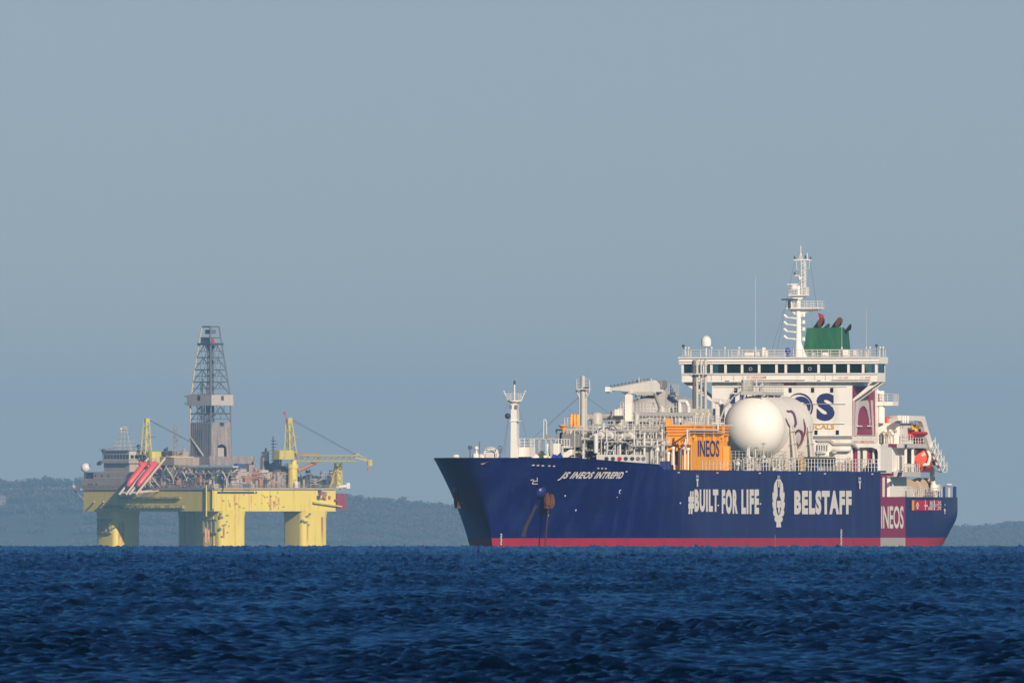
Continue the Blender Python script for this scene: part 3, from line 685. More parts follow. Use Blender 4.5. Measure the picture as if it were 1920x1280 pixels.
q = MB(); q.lathe(at(1477, 661, LR), [(0.1, -0.6), (0.3, -0.35), (0.12, -0.2), (0.36, 0.0), (0.36, 0.38), (0.2, 0.6), (0.02, 0.62)], 'z', 14); q.build('covered_compass', TARP, ship, 50)
# main mast
LMt = -51.9; zt = ZRF
mm = MB(); c = (LMt, SW(1497, LMt)); zz = lambda v: SZ(v, LMt)
mm.lathe((c[0], c[1], 0), [(0.46, zt - 0.4), (0.44, zz(650)), (0.36, zz(615)), (0.36, zz(580)), (0.27, zz(570)), (0.24, zz(545)), (0.2, zz(536))], 'z', 16)
mm.prism([(c[1] + 0.3, zz(669)), (c[1] + 1.15, zz(669)), (c[1] + 0.3, zz(640))], 'yz', c[0] - 0.1, c[0] + 0.1); mast = mm.build('main_mast', WHITE, ship, 50)
def wm(u): return SW(u, LMt)
p = MB(); p.box(LMt - 1.0, LMt + 0.9, wm(1478), wm(1541), zz(579), zz(576.4)); p.prism([(wm(1500), zz(579)), (wm(1541), zz(579)), (wm(1538), zz(581)), (wm(1512), zz(586)), (wm(1503), zz(594)), (wm(1500), zz(594))], 'yz', LMt - 0.15, LMt + 0.15); p.prism([(wm(1494), zz(579)), (wm(1478), zz(579)), (wm(1494), zz(592))], 'yz', LMt - 0.15, LMt + 0.15)
p.rail([(LMt + 0.9, wm(1480), zz(577)), (LMt + 0.9, wm(1541), zz(577)), (LMt - 1, wm(1541), zz(577)), (LMt - 1, wm(1480), zz(577)), (LMt + .9, wm(1480), zz(577))], 0.85, 0.8, r=0.03, pr=0.03); p.bbox(LMt + 0.1, LMt + 0.8, wm(1479), wm(1488), zz(577), zz(564), 0.08); p.build('mast_platform', WHITE, mast)
p = MB(); p.box(LMt - 0.8, LMt + 0.8, wm(1481), wm(1514), zz(554.5), zz(552.5)); p.prism([(wm(1482), zz(554.5)), (wm(1513), zz(554.5)), (wm(1503), zz(562)), (wm(1493), zz(562))], 'yz', LMt - 0.4, LMt + 0.4)
p.rail([(LMt + 0.8, wm(1481), zz(553)), (LMt + 0.8, wm(1514), zz(553)), (LMt - 0.8, wm(1514), zz(553)), (LMt - 0.8, wm(1481), zz(553)), (LMt + .8, wm(1481), zz(553))], 0.98, 0.38, r=0.035, pr=0.03); p.build('radar_platform', WHITE, mast)
p = MB(); p.box(LMt + 1.0, LMt + 1.2, wm(1470), wm(1500), zz(563), zz(560)); p.tube((LMt + 1.1, wm(1485), zz(563)), (LMt + 1.0, wm(1485), zz(577)), 0.15); p.build('radar_scanner', DARKG, mast)
p = MB(); p.box(LMt + 0.5, LMt + 0.7, wm(1479), wm(1499), zz(534.2), zz(532)); p.bbox(LMt + 0.3, LMt + 0.8, wm(1488), wm(1496), zz(542), zz(534.5), 0.06); p.build('radar_scanner', WHITE, mast)
p = MB()
for a in (-0.25, 0.25):
    for u in (1503.5, 1510): p.tube((LMt + a, wm(u), zz(553)), (LMt + a, wm(u - 0.3), zz(488)), 0.045, 5)
for i in range(9):
    v = 548 - i * 6.6
    for a in (0.25, -0.25): p.tube((LMt + a, wm(1503.4), zz(v)), (LMt + a, wm(1510), zz(v - 6.4 if i % 2 else v)), 0.035, 4); p.tube((LMt + a, wm(1503.4), zz(v)), (LMt + a, wm(1510), zz(v - 6)), 0.03, 4)
p.box(LMt - 0.12, LMt + 0.12, wm(1488.5), wm(1521.5), zz(488.3), zz(486.3)); p.tube((LMt, wm(1501.5), zz(487)), (LMt, wm(1501.5), zz(460.5)), 0.05); p.tube((LMt, wm(1497), zz(487)), (LMt, wm(1501.5), zz(473)), 0.04, 4); p.tube((LMt, wm(1505), zz(487)), (LMt, wm(1501.5), zz(473)), 0.04, 4)
p.tube((LMt, wm(1513.5), zz(487)), (LMt, wm(1513.5), zz(474)), 0.05); p.path([(LMt, wm(1493.5), zz(488)), (LMt, wm(1494), zz(505)), (LMt, wm(1502), zz(505))], 0.03, 4); p.path([(LMt, wm(1518), zz(488)), (LMt, wm(1517), zz(504)), (LMt, wm(1510), zz(504))], 0.03, 4)
p.box(LMt - 0.08, LMt + 0.08, wm(1490), wm(1503), zz(517.4), zz(515.8)); p.build('lattice_topmast', WHITE, mast)
for u, v in ((1490, 483), (1520, 484.5), (1490, 512.5), (1510.5, 482)):
    p = MB(); p.lathe(at(u, v, LMt), [(0.10, -0.2), (0.13, 0), (0.08, 0.22)], 'z', 8); p.build('mast_lamp', DARKG, mast)
p = MB(); p.sphere(at(1500, 522, LMt), 0.28, 14, 1.2); p.tube(at(1500, 527, LMt), at(1500, 538, LMt), 0.06); p.build('radome', RADOME, mast, 60)
for v in (592, 605, 618, 631):  # fog horns one above another on the left of the mast
    p = MB(); w0, w1 = wm(1494), wm(1471); z = zz(v); p.tube((LMt + 0.2, w0, z - 0.35), (LMt + 0.2, wm(1476), z - 0.2), 0.14, 8, 0.08); p.tube((LMt + 0.2, wm(1477), z - 0.25), (LMt + 0.2, w1, z + 0.12), 0.14, 8, 0.17); p.build('fog_horn', WHITE, mast)
for v in (593, 606, 619, 638):
    p = MB(); w1 = wm(1508); z = zz(v); p.box(LMt, LMt + 0.3, wm(1503), wm(1509), z - 0.06, z + 0.02); p.bbox(LMt, LMt + 0.35, wm(1505.5), wm(1510), z - 0.05, z + 0.4, 0.05); p.build('signal_light', WHITE, mast)
st = MB()
for (ua, va, ub, vb) in ((1489, 492, 1455, 665), (1519, 492, 1533, 585), (1470, 580, 1446, 660), (1521, 600, 1537, 668), (1531, 600, 1552, 668), (1545, 600, 1572, 668)): st.tube(at(ua, va, LMt + 0.6), at(ub, vb, LMt + 2), 0.018, 4)
st.build('mast_stay', WIRE, mast)
# funnel
LFu = -62.0
def fz(v): return SZ(v, LFu)
f = MB(); wa, wb = SW(1504, LFu), SW(1580.5, LFu); lb_ = SL(1596, wb)
f.add([(LFu, wa, fz(672)), (LFu, wb, fz(672)), (lb_, wb, fz(672)), (lb_, wa, fz(672)), (LFu - .4, SW(1511, LFu), fz(614.5)), (LFu - .4, SW(1579, LFu), fz(613.5)), (lb_ + 0.3, wb - 0.25, fz(620.5)), (lb_ + 0.3, SW(1511, LFu), fz(620))], [(0, 3, 2, 1), (4, 5, 6, 7), (0, 1, 5, 4), (1, 2, 6, 5), (2, 3, 7, 6), (3, 0, 4, 7)])
fn = f.build('funnel', GREEN, ship)
fb = MB(); fb.box(LFu - 8, LFu - 0.4, SW(1500, LFu), SW(1582, LFu), 12.0, fz(671)); fb.build('engine_casing', WHITE, ship)
def stack(u, v0, v1, r, m, lean=0.9):
    b = MB(); w = SW(u, LFu); n = 16; zt_, zb2 = fz(v0), fz(v1)
    vs = [(LFu - 1.4 + r * math.cos(t), w - 0.35 + r * math.sin(t), zb2) for t in np.linspace(0, 2 * math.pi, n, endpoint=False)]
    vs += [(LFu - 1.4 - lean + r * math.cos(t), w + 0.1 + r * math.sin(t), zt_ - (0.5 + 0.5 * math.cos(t)) * (zt_ - zb2) * 0.86) for t in np.linspace(0, 2 * math.pi, n, endpoint=False)]
    b.add(vs, [(i, (i + 1) % n, n + (i + 1) % n, n + i) for i in range(n)], 0)
    c0 = len(b.v); b.add(vs[n:], [tuple(range(n))], 1)
    b.build('exhaust_pipe', [BLACK, m], fn, 40)
stack(1529, 594, 616, 0.48, RUST); stack(1562.5, 594.5, 616, 0.50, RUST); stack(1544, 606, 616, 0.24, DARKG, 0.4); stack(1584.5, 607, 622, 0.22, DARKG, 0.5)
b = MB(); lf_ = LMt + 0.3; P_ = lambda u, v, o=0.0: (lf_ + o, SW(u, lf_), SZ(v, lf_))
b.add([P_(1534, 587), P_(1539.5, 588.5, 0.12), P_(1546, 591, -0.05), P_(1543.5, 593, 0), P_(1546.5, 594.5, 0.1), P_(1541, 596.5, 0.1), P_(1537, 600.5)], [(0, 1, 3), (1, 2, 3), (0, 3, 5), (3, 4, 5), (0, 5, 6)])
flag = b.build('flag', mat('red flag cloth', (0.42, 0.015, 0.05), 0.7)); flag.matrix_world = Matrix.Translation((X0, D, ZS)) @ Matrix.Rotation(math.atan2(-CS, -SN), 4, 'Z')
sol = flag.modifiers.new('cloth thickness', 'SOLIDIFY'); sol.thickness = 0.02; tag(flag, 'small ragged red flag flying beside the funnel and main mast', 'flag')
# ------------------------------------------------------------------ deck gear of the carrier
def lathe_at(name, u, v0, v1, l, r, m, n=14, parent=None, smooth=50):
    b = MB(); b.tube(at(u, v1, l), at(u, v0, l), r, n); return b.build(name, m, parent or ship, smooth)
# foremast
LM1 = SL(965, 0); zq = lambda v: SZ(v, LM1); wq = lambda u: SW(u, LM1)
b = MB(); c0 = wq(964.8)
b.add([(LM1 - .45, c0 - .40, 10.9), (LM1 + .45, c0 - .40, 10.9), (LM1 + .45, c0 + .40, 10.9), (LM1 - .45, c0 + .40, 10.9), (LM1 - .4, c0 - .33, zq(757)), (LM1 + .4, c0 - .33, zq(757)), (LM1 + .4, c0 + .33, zq(757)), (LM1 - .4, c0 + .33, zq(757))], [(0, 1, 2, 3), (4, 7, 6, 5), (0, 4, 5, 1), (1, 5, 6, 2), (2, 6, 7, 3), (3, 7, 4, 0)])
fm = b.build('foremast', WHITE, ship)
b = MB(); b.lathe((LM1, c0, 0), [(0.32, zq(757)), (0.85, zq(752.5)), (0.9, zq(750)), (0.85, zq(750))], 'z', 14)
for s in (-1, 1):
    b.tube((LM1, c0 + s * 0.8, zq(752)), (LM1, c0 + s * 1.35, zq(735)), 0.06, 5); b.sphere((LM1, c0 + s * 1.38, zq(733.5)), 0.1, 8)
b.rail([(LM1 + .7, c0 - .8, zq(750)), (LM1 + .7, c0 + .8, zq(750)), (LM1 - .7, c0 + .8, zq(750)), (LM1 - .7, c0 - .8, zq(750)), (LM1 + .7, c0 - .8, zq(750))], 0.8, 0.5, r=0.025, pr=0.025)
b.tube((LM1, c0 - 1.2, zq(738)), (LM1, c0 + 1.2, zq(738)), 0.03, 4); b.build('mast_platform', WHITE, fm)
b = MB(); b.tube((LM1, c0, zq(752)), (LM1, c0, zq(719)), 0.075, 8); b.build('mast_pole', WHITE, fm)
b = MB(); b.lathe((LM1, c0, zq(717)), [(0.08, -0.25), (0.13, -0.2), (0.13, 0.2), (0.08, 0.25)], 'z', 10); b.build('mast_lamp', DARKG, fm)
b = MB()
for s in (-1, 1): b.bbox(LM1 + .3, LM1 + .6, c0 + s * .36 - .16, c0 + s * .36 + .16, zq(766), zq(759), .04)
b.build('mast_floodlights', MIDG, fm)
b = MB(); b.box(LM1 - .5, LM1 + .55, c0 - .5, c0 + .8, zq(789.6), zq(788.4)); b.build('mast_step', WHITE, fm)
b = MB()
for i in range(22): v = 760 + i * 4.2; b.tube((LM1 + .1, c0 + .48, zq(v)), (LM1 + .1, c0 + .62, zq(v)), 0.03, 4)
b.tube((LM1 + .1, c0 + .62, zq(852)), (LM1 + .1, c0 + .55, zq(758)), .025, 4); b.build('mast_ladder', RAIL, fm)
b = MB(); w_ = wq(989); b.rail([(LM1 - .6, c0 + .5, zq(838)), (LM1 - .6, w_, zq(838)), (LM1 - 3, w_, zq(838))], 1.05, .55); b.box(LM1 - 3, LM1 - .5, c0 + .4, w_ + .1, zq(856), zq(838)); b.build('mast_house', WHITE, ship)
b = MB()
for (ua, va, ub, vb) in ((954, 786, 942, 852), (952, 786, 946, 852), (972, 762, 992, 838), (953, 757, 947, 768)): b.tube(at(ua, va, LM1), at(ub, vb, LM1 + 1.5), .018, 4)
b.build('mast_stay', WIRE, fm)
b = MB(); b.sphere((0, 0, 0), 0.36, 16); ball = b.build('anchor_ball', mat('black canvas ball', (0.04, 0.05, 0.06), 0.7), None, 60)
SHIPM = Matrix.Translation((X0, D, ZS)) @ Matrix.Rotation(math.atan2(-CS, -SN), 4, 'Z')
ball.matrix_world = SHIPM @ Matrix.Translation(at(952, 779.5, LM1)); tag(ball, 'black anchor ball hanging on a wire left of the foremast', 'signal ball')
# forecastle gear
LB1 = 82.0; A = lambda u, v: at(u, v, LB1)
b = MB(); b.tube(A(881.5, 860), A(881.5, 842), .07, 6); b.bbox(LB1 - .3, LB1 + .3, SW(878.5, LB1), SW(884.5, LB1), SZ(842, LB1), SZ(835.5, LB1), .04); b.build('lamp_post', mat('slate blue box', (0.09, 0.12, 0.16), .5), ship)
b = MB(); b.tube(A(899, 860), A(899, 828), .05, 6); b.build('jack_staff', mat('brown staff', (0.16, 0.08, 0.06), .6), ship)
b = MB(); b.tube(A(893, 860), A(893, 842), .16, 8); b.sphere(A(893, 840), .3, 10); b.build('ventilator', RAIL, ship, 50)
for u, v0, u1 in ((886, 848, 897), (897.5, 850, 907)):
    b = MB(); b.bbox(LB1 - 1, LB1 + .2, SW(u, LB1), SW(u1, LB1), SZ(859, LB1), SZ(v0, LB1), .2); b.build('bow_locker', WHITE, ship)
b = MB(); b.lathe(A(855.5, 855.2), [(.02, -.35), (.2, -.3), (.26, 0), (.2, .3), (.02, .36)], 'y', 10); b.build('bow_roller', WHITE, ship, 50)
def drum(name, u, v, l, r, half, m, m2, axis='y', flange=1.35):
    b = MB(); c = at(u, v, l)
    b.lathe(c, [(r * flange, -half), (r * flange, -half * .82), (r, -half * .8), (r, half * .8), (r * flange, half * .82), (r * flange, half)], axis, 22)
    o = b.build(name, m, ship, 40)
    f = MB()
    for s in (-1, 1):
        k = 0 if axis == 'x' else 1
        cc = list(c); cc[k] += s * (half + .14); 
        if axis == 'y': f.bbox(cc[0] - r * .9, cc[0] + r * .9, cc[1] - .12, cc[1] + .12, c[2] - r * 1.6, c[2] + r * .4, .08)
        else: f.bbox(cc[0] - .12, cc[0] + .12, cc[1] - r * .9, cc[1] + r * .9, c[2] - r * 1.6, c[2] + r * .4, .08)
    f.build('winch_frame', m2, o); return o
d_ = drum('mooring_winch', 921, 852.5, LB1 - 1, .62, .55, RADOME, RAIL, 'x')
b = MB(); n = 14; c = A(921, 852)
for i in range(n):
    t0, t1 = math.pi * i / n, math.pi * (i + 1) / n
    b.tube((LB1 + .2, c[1] + .9 * math.cos(t0), c[2] + .95 * math.sin(t0)), (LB1 + .2, c[1] + .9 * math.cos(t1), c[2] + .95 * math.sin(t1)), .06, 5)
b.path([A(915, 843), A(933.5, 843), A(933.5, 859)], .06, 5); b.path([A(929, 843), A(929, 859)], .05, 5); b.build('winch_guard', RAIL, ship)
b = MB(); c = A(937.5, 842); n = 12
for i in range(n):
    t0, t1 = 2 * math.pi * i / n, 2 * math.pi * (i + 1) / n; b.tube((c[0], c[1] + .24 * math.cos(t0), c[2] + .42 * math.sin(t0)), (c[0], c[1] + .24 * math.cos(t1), c[2] + .42 * math.sin(t1)), .04, 5)
b.tube(A(937.5, 860), c, .05, 5); b.tube((c[0], c[1] - .24, c[2]), (c[0], c[1] + .24, c[2]), .03, 4); b.build('handwheel', DARKG, ship)
LB2 = 70.0; A2 = lambda u, v: at(u, v, LB2)
for u, v, r, h, m in ((972, 852, .55, .5, WHITE), (983, 851.5, .72, .45, RAIL), (992, 851.5, .72, .4, WHITE)): drum('mooring_winch', u, v, LB2, r, h, BLACK if u > 975 else m, m, 'y', 1.25)
b = MB(); b.tube(A2(966, 838), A2(973, 846), .09, 6); b.tube(A2(973, 846), A2(983, 838), .09, 6); b.bbox(LB2 - .8, LB2 + .3, SW(964, LB2), SW(980, LB2), SZ(858, LB2), SZ(848, LB2), .15); b.build('windlass', WHITE, ship)
b = MB(); b.lathe(A2(974, 843), [(.36, -.35), (.22, .1), (.05, .5)], 'z', 10); b.build('signal_cone', BUOY, ship, 60)
b = MB(); b.lathe(A2(1001, 858), [(.74, -.3), (.72, .1), (.5, .42), (.02, .52)], 'z', 16); b.build('rope_bin', RADOME, ship, 50)
b = MB(); b.bbox(LB2 - 1, LB2, SW(1007, LB2), SW(1020, LB2), SZ(859, LB2), SZ(850, LB2), .12); b.bbox(LB2 - 1, LB2 - .1, SW(1011, LB2), SW(1016, LB2), SZ(850, LB2), SZ(845, LB2), .1); b.build('deck_machine', DECKGRN, ship)
b = MB(); b.tube(A2(1011.5, 852), A2(1011.5, 847), .13, 8); b.build('hydrant', BUOY, ship, 50)
for u0, u1, v0 in ((1018, 1024, 853), (1026, 1031, 855)):
    b = MB(); b.bbox(LB2 - .7, LB2, SW(u0, LB2), SW(u1, LB2), SZ(860, LB2), SZ(v0, LB2), .1); b.build('deck_locker', WHITE, ship)
# tarpaulin heap (loose: a thing of its own)
b = MB(); nx, ny = 12, 8; LT = 66.0; w0, w1 = SW(1033, LT), SW(1050.5, LT); z0 = SZ(861, LT)
vs = []
for i in range(nx + 1):
    for j in range(ny + 1):
        x, y = i / nx, j / ny; e = min(x, 1 - x, y, 1 - y) * 4; e = min(1, max(0, e))
        vs.append((LT - y * 1.6, w0 + (w1 - w0) * x, z0 + e ** .5 * (0.62 + 0.16 * math.sin(x * 9 + 1) + .1 * math.sin(y * 7 + x * 4)) + (.12 if x < .25 else 0) * e))
b.add(vs, [(i * (ny + 1) + j, i * (ny + 1) + j + 1, (i + 1) * (ny + 1) + j + 1, (i + 1) * (ny + 1) + j) for i in range(nx) for j in range(ny)])
t = b.build('tarpaulin', TARP, None, 40); t.matrix_world = SHIPM; tag(t, 'bright blue tarpaulin heap on the forecastle beside the green machine', 'tarpaulin')
# forward davit
LD = 63.0; A3 = lambda u, v: at(u, v, LD)
b = MB(); b.box(LD - .25, LD + .25, SW(1000, LD), SW(1042, LD), SZ(823.5, LD), SZ(821, LD)); b.tube(A3(997, 822.5), A3(1010, 822.5), .1, 6)
for u in (1011.5, 1024.5, 1034): b.box(LD - .2, LD + .2, SW(u - 1.6, LD), SW(u + 1.6, LD), SZ(858, LD), SZ(823, LD))
b.prism([(SW(1013, LD), SZ(824, LD)), (SW(1018, LD), SZ(824, LD)), (SW(1013, LD), SZ(830, LD))], 'yz', LD - .1, LD + .1); b.build('stores_gantry', PIPEG, ship)
b = MB(); b.path([A3(1019, 823), A3(1019.5, 786), A3(1022, 786), A3(1024.5, 790), A3(1025, 823)], .07, 6); b.build('vent_loop', RAIL, ship)
b = MB(); b.lathe(A3(1026, 818.5), [(.3, -.2), (.34, 0), (.3, .22)], 'y', 12); b.build('hose_reel', mat('olive canvas', (0.3, 0.29, 0.2), .7), ship, 50)
b = MB(); b.tube(A3(1000, 858), A3(1000, 834), .05, 6); b.tube(A3(1000, 834), A3(1000, 827), .1, 6); b.build('hand_pump', DARKG, ship)
b = MB(); b.bbox(LD - 2.5, LD - .5, SW(1034, LD), SW(1046, LD), SZ(858, LD), SZ(831, LD), .08); b.build('forecastle_store', WHITE, ship)
b = MB(); b.bbox(LD - .9, LD - .2, SW(1022, LD), SW(1031, LD), SZ(858, LD), SZ(848, LD), .08); b.tube(A3(1024, 848), A3(1026, 832), .2, 8); b.build('deck_pump', WHITE, ship, 50)
# forward vent mast
LV = 45.0; A4 = lambda u, v: at(u, v, LV); zD = zdeck(40)
def vent(name, um, l, v_top, side, vplat, rm=.30, v_base=858):
    P = lambda u, v: at(u, v, l); b = MB(); b.tube(P(um, v_base), P(um, v_top), rm, 14); b.sphere(P(um, v_top), rm * 1.02, 12); o = b.build(name, PIPEG, ship, 50)
    for s in side:
        p = MB(); p.path([P(um + s * 6.5, v_base), P(um + s * 6.5, vplat + 16), P(um + s * 12, vplat + 6), P(um + s * 12, vplat - 15)], .1, 8); p.build('vent_riser', PIPEG, o, 50)
        p = MB(); p.path([P(um + s * 4, v_base), P(um + s * 4.5, vplat + 20), P(um + s * 8, vplat + 10), P(um + s * 3, vplat + 2)], .07, 6); p.build('drain_pipe', RAIL, o, 50)
    p = MB(); p.box(l - .9, l + .7, SW(um - 8, l), SW(um + 12, l), SZ(vplat + 1.2, l), SZ(vplat - .4, l)); p.rail([P(um - 12, vplat), P(um + 12, vplat)], 1.2, .8, r=.03, pr=.03); p.build('vent_platform', RAIL, o)
    return o
vm = vent('vent_mast', 1093, LV, 708, (-1, 1), 729)
b = MB(); b.box(LV - .4, LV + .4, SW(1096, LV), SW(1104, LV), SZ(729, LV), SZ(725.5, LV)); b.build('platform_box', RUST, vm)
b = MB()
for (p0, p1) in ((A4(1086, 743), at(998, 822, LD)), (A4(1100, 744), at(1142, 775, 28)), (A4(1086, 744), at(1026, 800, LD))): b.tube(p0, p1, .022, 4)
b.build('vent_stay', WIRE, vm)
# ---- pipe racks between the vent mast and the orange house
rnd = random.Random(5)
PL = [(58, 806.5), (58, 822.5), (58, 838.5)]
def rack(l0, l1, w0, w1, z0, levels, bay=4.2, r=.12, m=PIPEG):
    b = MB(); n = max(1, int((l0 - l1) / bay))
    for i in range(n + 1):
        l = l0 + (l1 - l0) * i / n
        for w in (w0, w1): b.tube((l, w, z0), (l, w, levels[-1] + (.9 if i % 2 else 0)), r, 5)
        for z in levels: b.box(l - r, l + r, w0, w1, z - r, z + r)
    for z in levels:
        for w in (w0, w1): b.box(l1, l0, w - r, w + r, z - r * .8, z + r * .8)
    for i in range(n):
        if i % 3 == 0:
            la, lb3 = l0 + (l1 - l0) * i / n, l0 + (l1 - l0) * (i + 1) / n
            b.tube((la, w1, z0), (lb3, w1, levels[0]), r * .7, 4)
    return b.build('pipe_rack', m, ship)
zl = [SZ(842, 40, 6), SZ(823, 40, 6), SZ(806, 40, 6)]
rack(48, 17, -2.6, 7.4, zD - .2, zl[1:], 7.3, .09)
rack(65, 36, 6.2, 8.4, zD - .2, [zl[1]], 6.1, .08, PIPEG)
for l, w, v0, v1, r in ((63, 8.5, 0, 808, .10), (57.5, 8.6, 0, 823, .14), (51, 8.5, 0, 800, .09), (47.5, 8.8, 0, 812, .16), (43, 8.4, 0, 823, .12), (39, 8.6, 0, 806, .10)):
    b = MB(); b.tube((l, w, zD), (l, w, SZ(v1, l, w)), r, 8); b.lathe((l, w, SZ(v1, l, w)), [(r * 1.6, -.1), (r * 1.6, .06), (r * .5, .12)], 'z', 8); b.build('deck_post', RAIL, ship, 50)
for la, lb3, w, v, r, dz_ in ((66, 30, 8.0, 817, .30, -2.2), (60, 34, 7.2, 811, .2, 1.2), (64, 44, 8.9, 829, .12, -1.4), (56, 26, 5.6, 803, .24, -1.0), (50, 30, 8.6, 838, .16, .9), (62, 40, 6.4, 797, .10, -2.0)):
    z = SZ(v, 48, w); b = MB(); b.path([(la, w, z + dz_), (la, w, z), ((la + lb3) / 2 + 2, w, z), ((la + lb3) / 2, w, z + dz_ * .35), (lb3, w, z + dz_ * .35)], r, 10)
    l = la - 2
    while l > (la + lb3) / 2 + 2: b.lathe((l, w, z), [(r * 1.6, -.06), (r * 1.6, .06)], 'x', 10); l -= 4.3
    b.build('cargo_pipe', RAIL if r > .2 else PIPEG, ship, 50)
b = MB(); b.bbox(17, 44, -3.4, .6, zD - .1, SZ(811, 35), .1); b.build('gap_shade_box', DARKG, ship)  # dark box added behind the pipes so their gaps look shaded
b = MB(); b.bbox(14, 30, -1.2, 1.2, SZ(811, 35), SZ(790, 25), .1); b.build('motor_room', PIPEG, ship)
for k in range(16):                                           # cargo pipes along the deck on the rack
    lev = zl[k % 3] + .32; w = -2.2 + 10.2 * ((k * 7) % 16) / 15; r = rnd.choice([.11, .16, .2, .26])
    la, lb3 = rnd.uniform(40, 48), rnd.uniform(14, 26)
    b = MB(); b.path([(la, w, lev - rnd.choice([0, 1.2, 2])), (la, w, lev), (lb3, w, lev), (lb3, w + rnd.uniform(-1.5, 1.5), lev + rnd.choice([-.9, .9])), (lb3 - 1.4, w, lev + rnd.choice([-1.2, 1.1]))], r, 10)
    l = la - 2
    while l > lb3: b.lathe((l, w, lev), [(r * 1.7, -.05), (r * 1.7, .05)], 'x', 10); l -= rnd.uniform(4, 7)
    b.build('cargo_pipe', rnd.choice([PIPEG, PIPEG, RAIL, mat('dull grey lagging', (0.36, 0.34, 0.31), .6, .15, 1.5)]), ship, 50)
for k in range(64):                                           # valves and flanged risers among the pipes
    l, w = rnd.uniform(16, 48), rnd.uniform(-1, 8.6); z = rnd.choice(zl[:2] + [zD, zD]) ; h = rnd.uniform(.9, 2.0); r = rnd.uniform(.07, .14)
    b = MB(); b.tube((l, w, z), (l, w, z + h), r, 8); b.lathe((l, w, z + h), [(r * 2, 0), (r * 2.2, .08), (r, .12)], 'z', 8); b.bbox(l - .22, l + .22, w - .2, w + .2, z + h * .35, z + h * .35 + .42, .05); b.lathe((l, w, z + h + .3), [(.24, -.03), (.24, .03)], 'z', 10); b.tube((l, w, z + h), (l, w, z + h + .3), .04, 4)
    b.build('valve', rnd.choice([PIPEG, PIPEG, RAIL, MIDG, DARKG, BRASS if k % 3 == 0 else PIPEG]), ship, 50)
for k in range(34):                                           # risers, elbows and small pipes on the port rack
    l, w = rnd.uniform(38, 66), rnd.uniform(4.8, 8.8); z = rnd.choice(zl) - .2; r = rnd.uniform(.06, .15)
    b = MB(); dl = rnd.uniform(1.5, 7); b.path([(l, w, zD), (l, w, z), (l - dl, w, z), (l - dl, w, z + rnd.choice([-1.1, .9]))], r, 8); b.lathe((l, w, z - .5), [(r * 1.8, -.05), (r * 1.8, .05)], 'z', 8)
    if k % 3 == 0: b.bbox(l - .25, l + .25, w - .25, w + .25, z - 1.3, z - .8, .06)
    b.build('pipe_spool', rnd.choice([PIPEG, RAIL, RAIL, MIDG, BRASS if k % 4 == 0 else PIPEG]), ship, 50)
for k in range(30):
    l, w = rnd.uniform(18, 46), rnd.uniform(-.5, 6); z = rnd.choice([zD, zl[0], zl[1]])
    b = MB(); s1, s2, h = rnd.uniform(.4, 1.3), rnd.uniform(.4, 1.4), rnd.uniform(.6, 1.3); b.bbox(l - s1, l + s1, w - s2, w + s2, z + .15, z + .15 + h, .08)
    if k % 2: b.lathe((l, w, z + .15 + h), [(s2 * .5, 0), (s2 * .5, .35), (.02, .5)], 'z', 10)
    b.build('deck_equipment', rnd.choice([MIDG, DARKG, PIPEG, mat('dull grey lagging', (0.36, 0.34, 0.31), .6), DARKG]), ship, 50)
b = MB()                                                      # catwalk rails over the racks
for z in (zl[2], zl[1]): b.rail([(48, 7.4, z), (17, 7.4, z)], 1.15, 1.5, r=.035, pr=.045); b.rail([(48, 3.0, z), (48, 7.4, z)], 1.15, 1.3, r=.03, pr=.035)
b.build('catwalk_railing', RAIL, ship)
for (u0, v0, u1, v1, l) in ((1052, 842, 1066, 806, 50), (1068, 845, 1082, 800, 48)):   # inclined ladders
    b = MB(); p0, p1 = Vector(at(u0, v0, l)), Vector(at(u1, v1, l))
    for s in (-.35, .35): b.tube(p0 + Vector((s, 0, 0)), p1 + Vector((s, 0, 0)), .09, 5)
    for i in range(12): q = p0.lerp(p1, i / 11); b.tube(q + Vector((-.35, 0, 0)), q + Vector((.35, 0, 0)), .05, 4)
    for s in (-.35, .35): b.tube(p0 + Vector((s, 0, .9)), p1 + Vector((s, 0, .9)), .04, 4)
    b.build('inclined_ladder', PIPEG, ship)
b = MB(); l = 52; b.box(l - 3, l, SW(1042, l), SW(1068, l), SZ(839.5, l), SZ(837.5, l)); b.rail([at(1042, 838, l), at(1068, 838, l)], 1.0, .35, rows=(1.0, .1), r=.04, pr=.05); b.build('landing_platform', WHITE, ship)
b = MB(); l = 51; b.bbox(l - 4, l, SW(1050, l), SW(1072, l), SZ(857, l), SZ(842, l), .08); b.build('forward_deckhouse', WHITE, ship)
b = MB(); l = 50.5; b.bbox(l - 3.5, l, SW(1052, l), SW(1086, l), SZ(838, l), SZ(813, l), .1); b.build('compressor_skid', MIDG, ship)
for u in (1071.5, 1077.5, 1083):                              # orange cylinders by the vent mast
    l = 47.5; b = MB(); b.lathe(at(u, 0, l)[:2] + (0,), [(.19, SZ(801, l)), (.21, SZ(800, l)), (.21, SZ(779, l)), (.14, SZ(776.5, l)), (.02, SZ(775.8, l))], 'z', 12); b.build('orange_cylinder', ORANGE, ship, 50)
b = MB(); l = 49; b.lathe(at(1056, 803, l), [(.12, -.5), (.3, -.2), (.34, .15), (.6, .3), (.62, .42)], 'z', 12); b.tube(at(1052, 797, l), at(1062, 800, l), .14, 8); b.build('orange_cowl', ORANGE, ship, 50)
b = MB(); l = 48.5; b.rail([at(1058, 797, l), at(1070, 797, l)], .9, .5); b.box(l - 2, l, SW(1058, l), SW(1102, l), SZ(806, l), SZ(804, l)); b.tube(at(1058, 806, l), at(1047, 845, l), .12, 5); b.tube(at(1071, 806, l), at(1062, 845, l), .12, 5); b.build('upper_gantry', RAIL, ship)
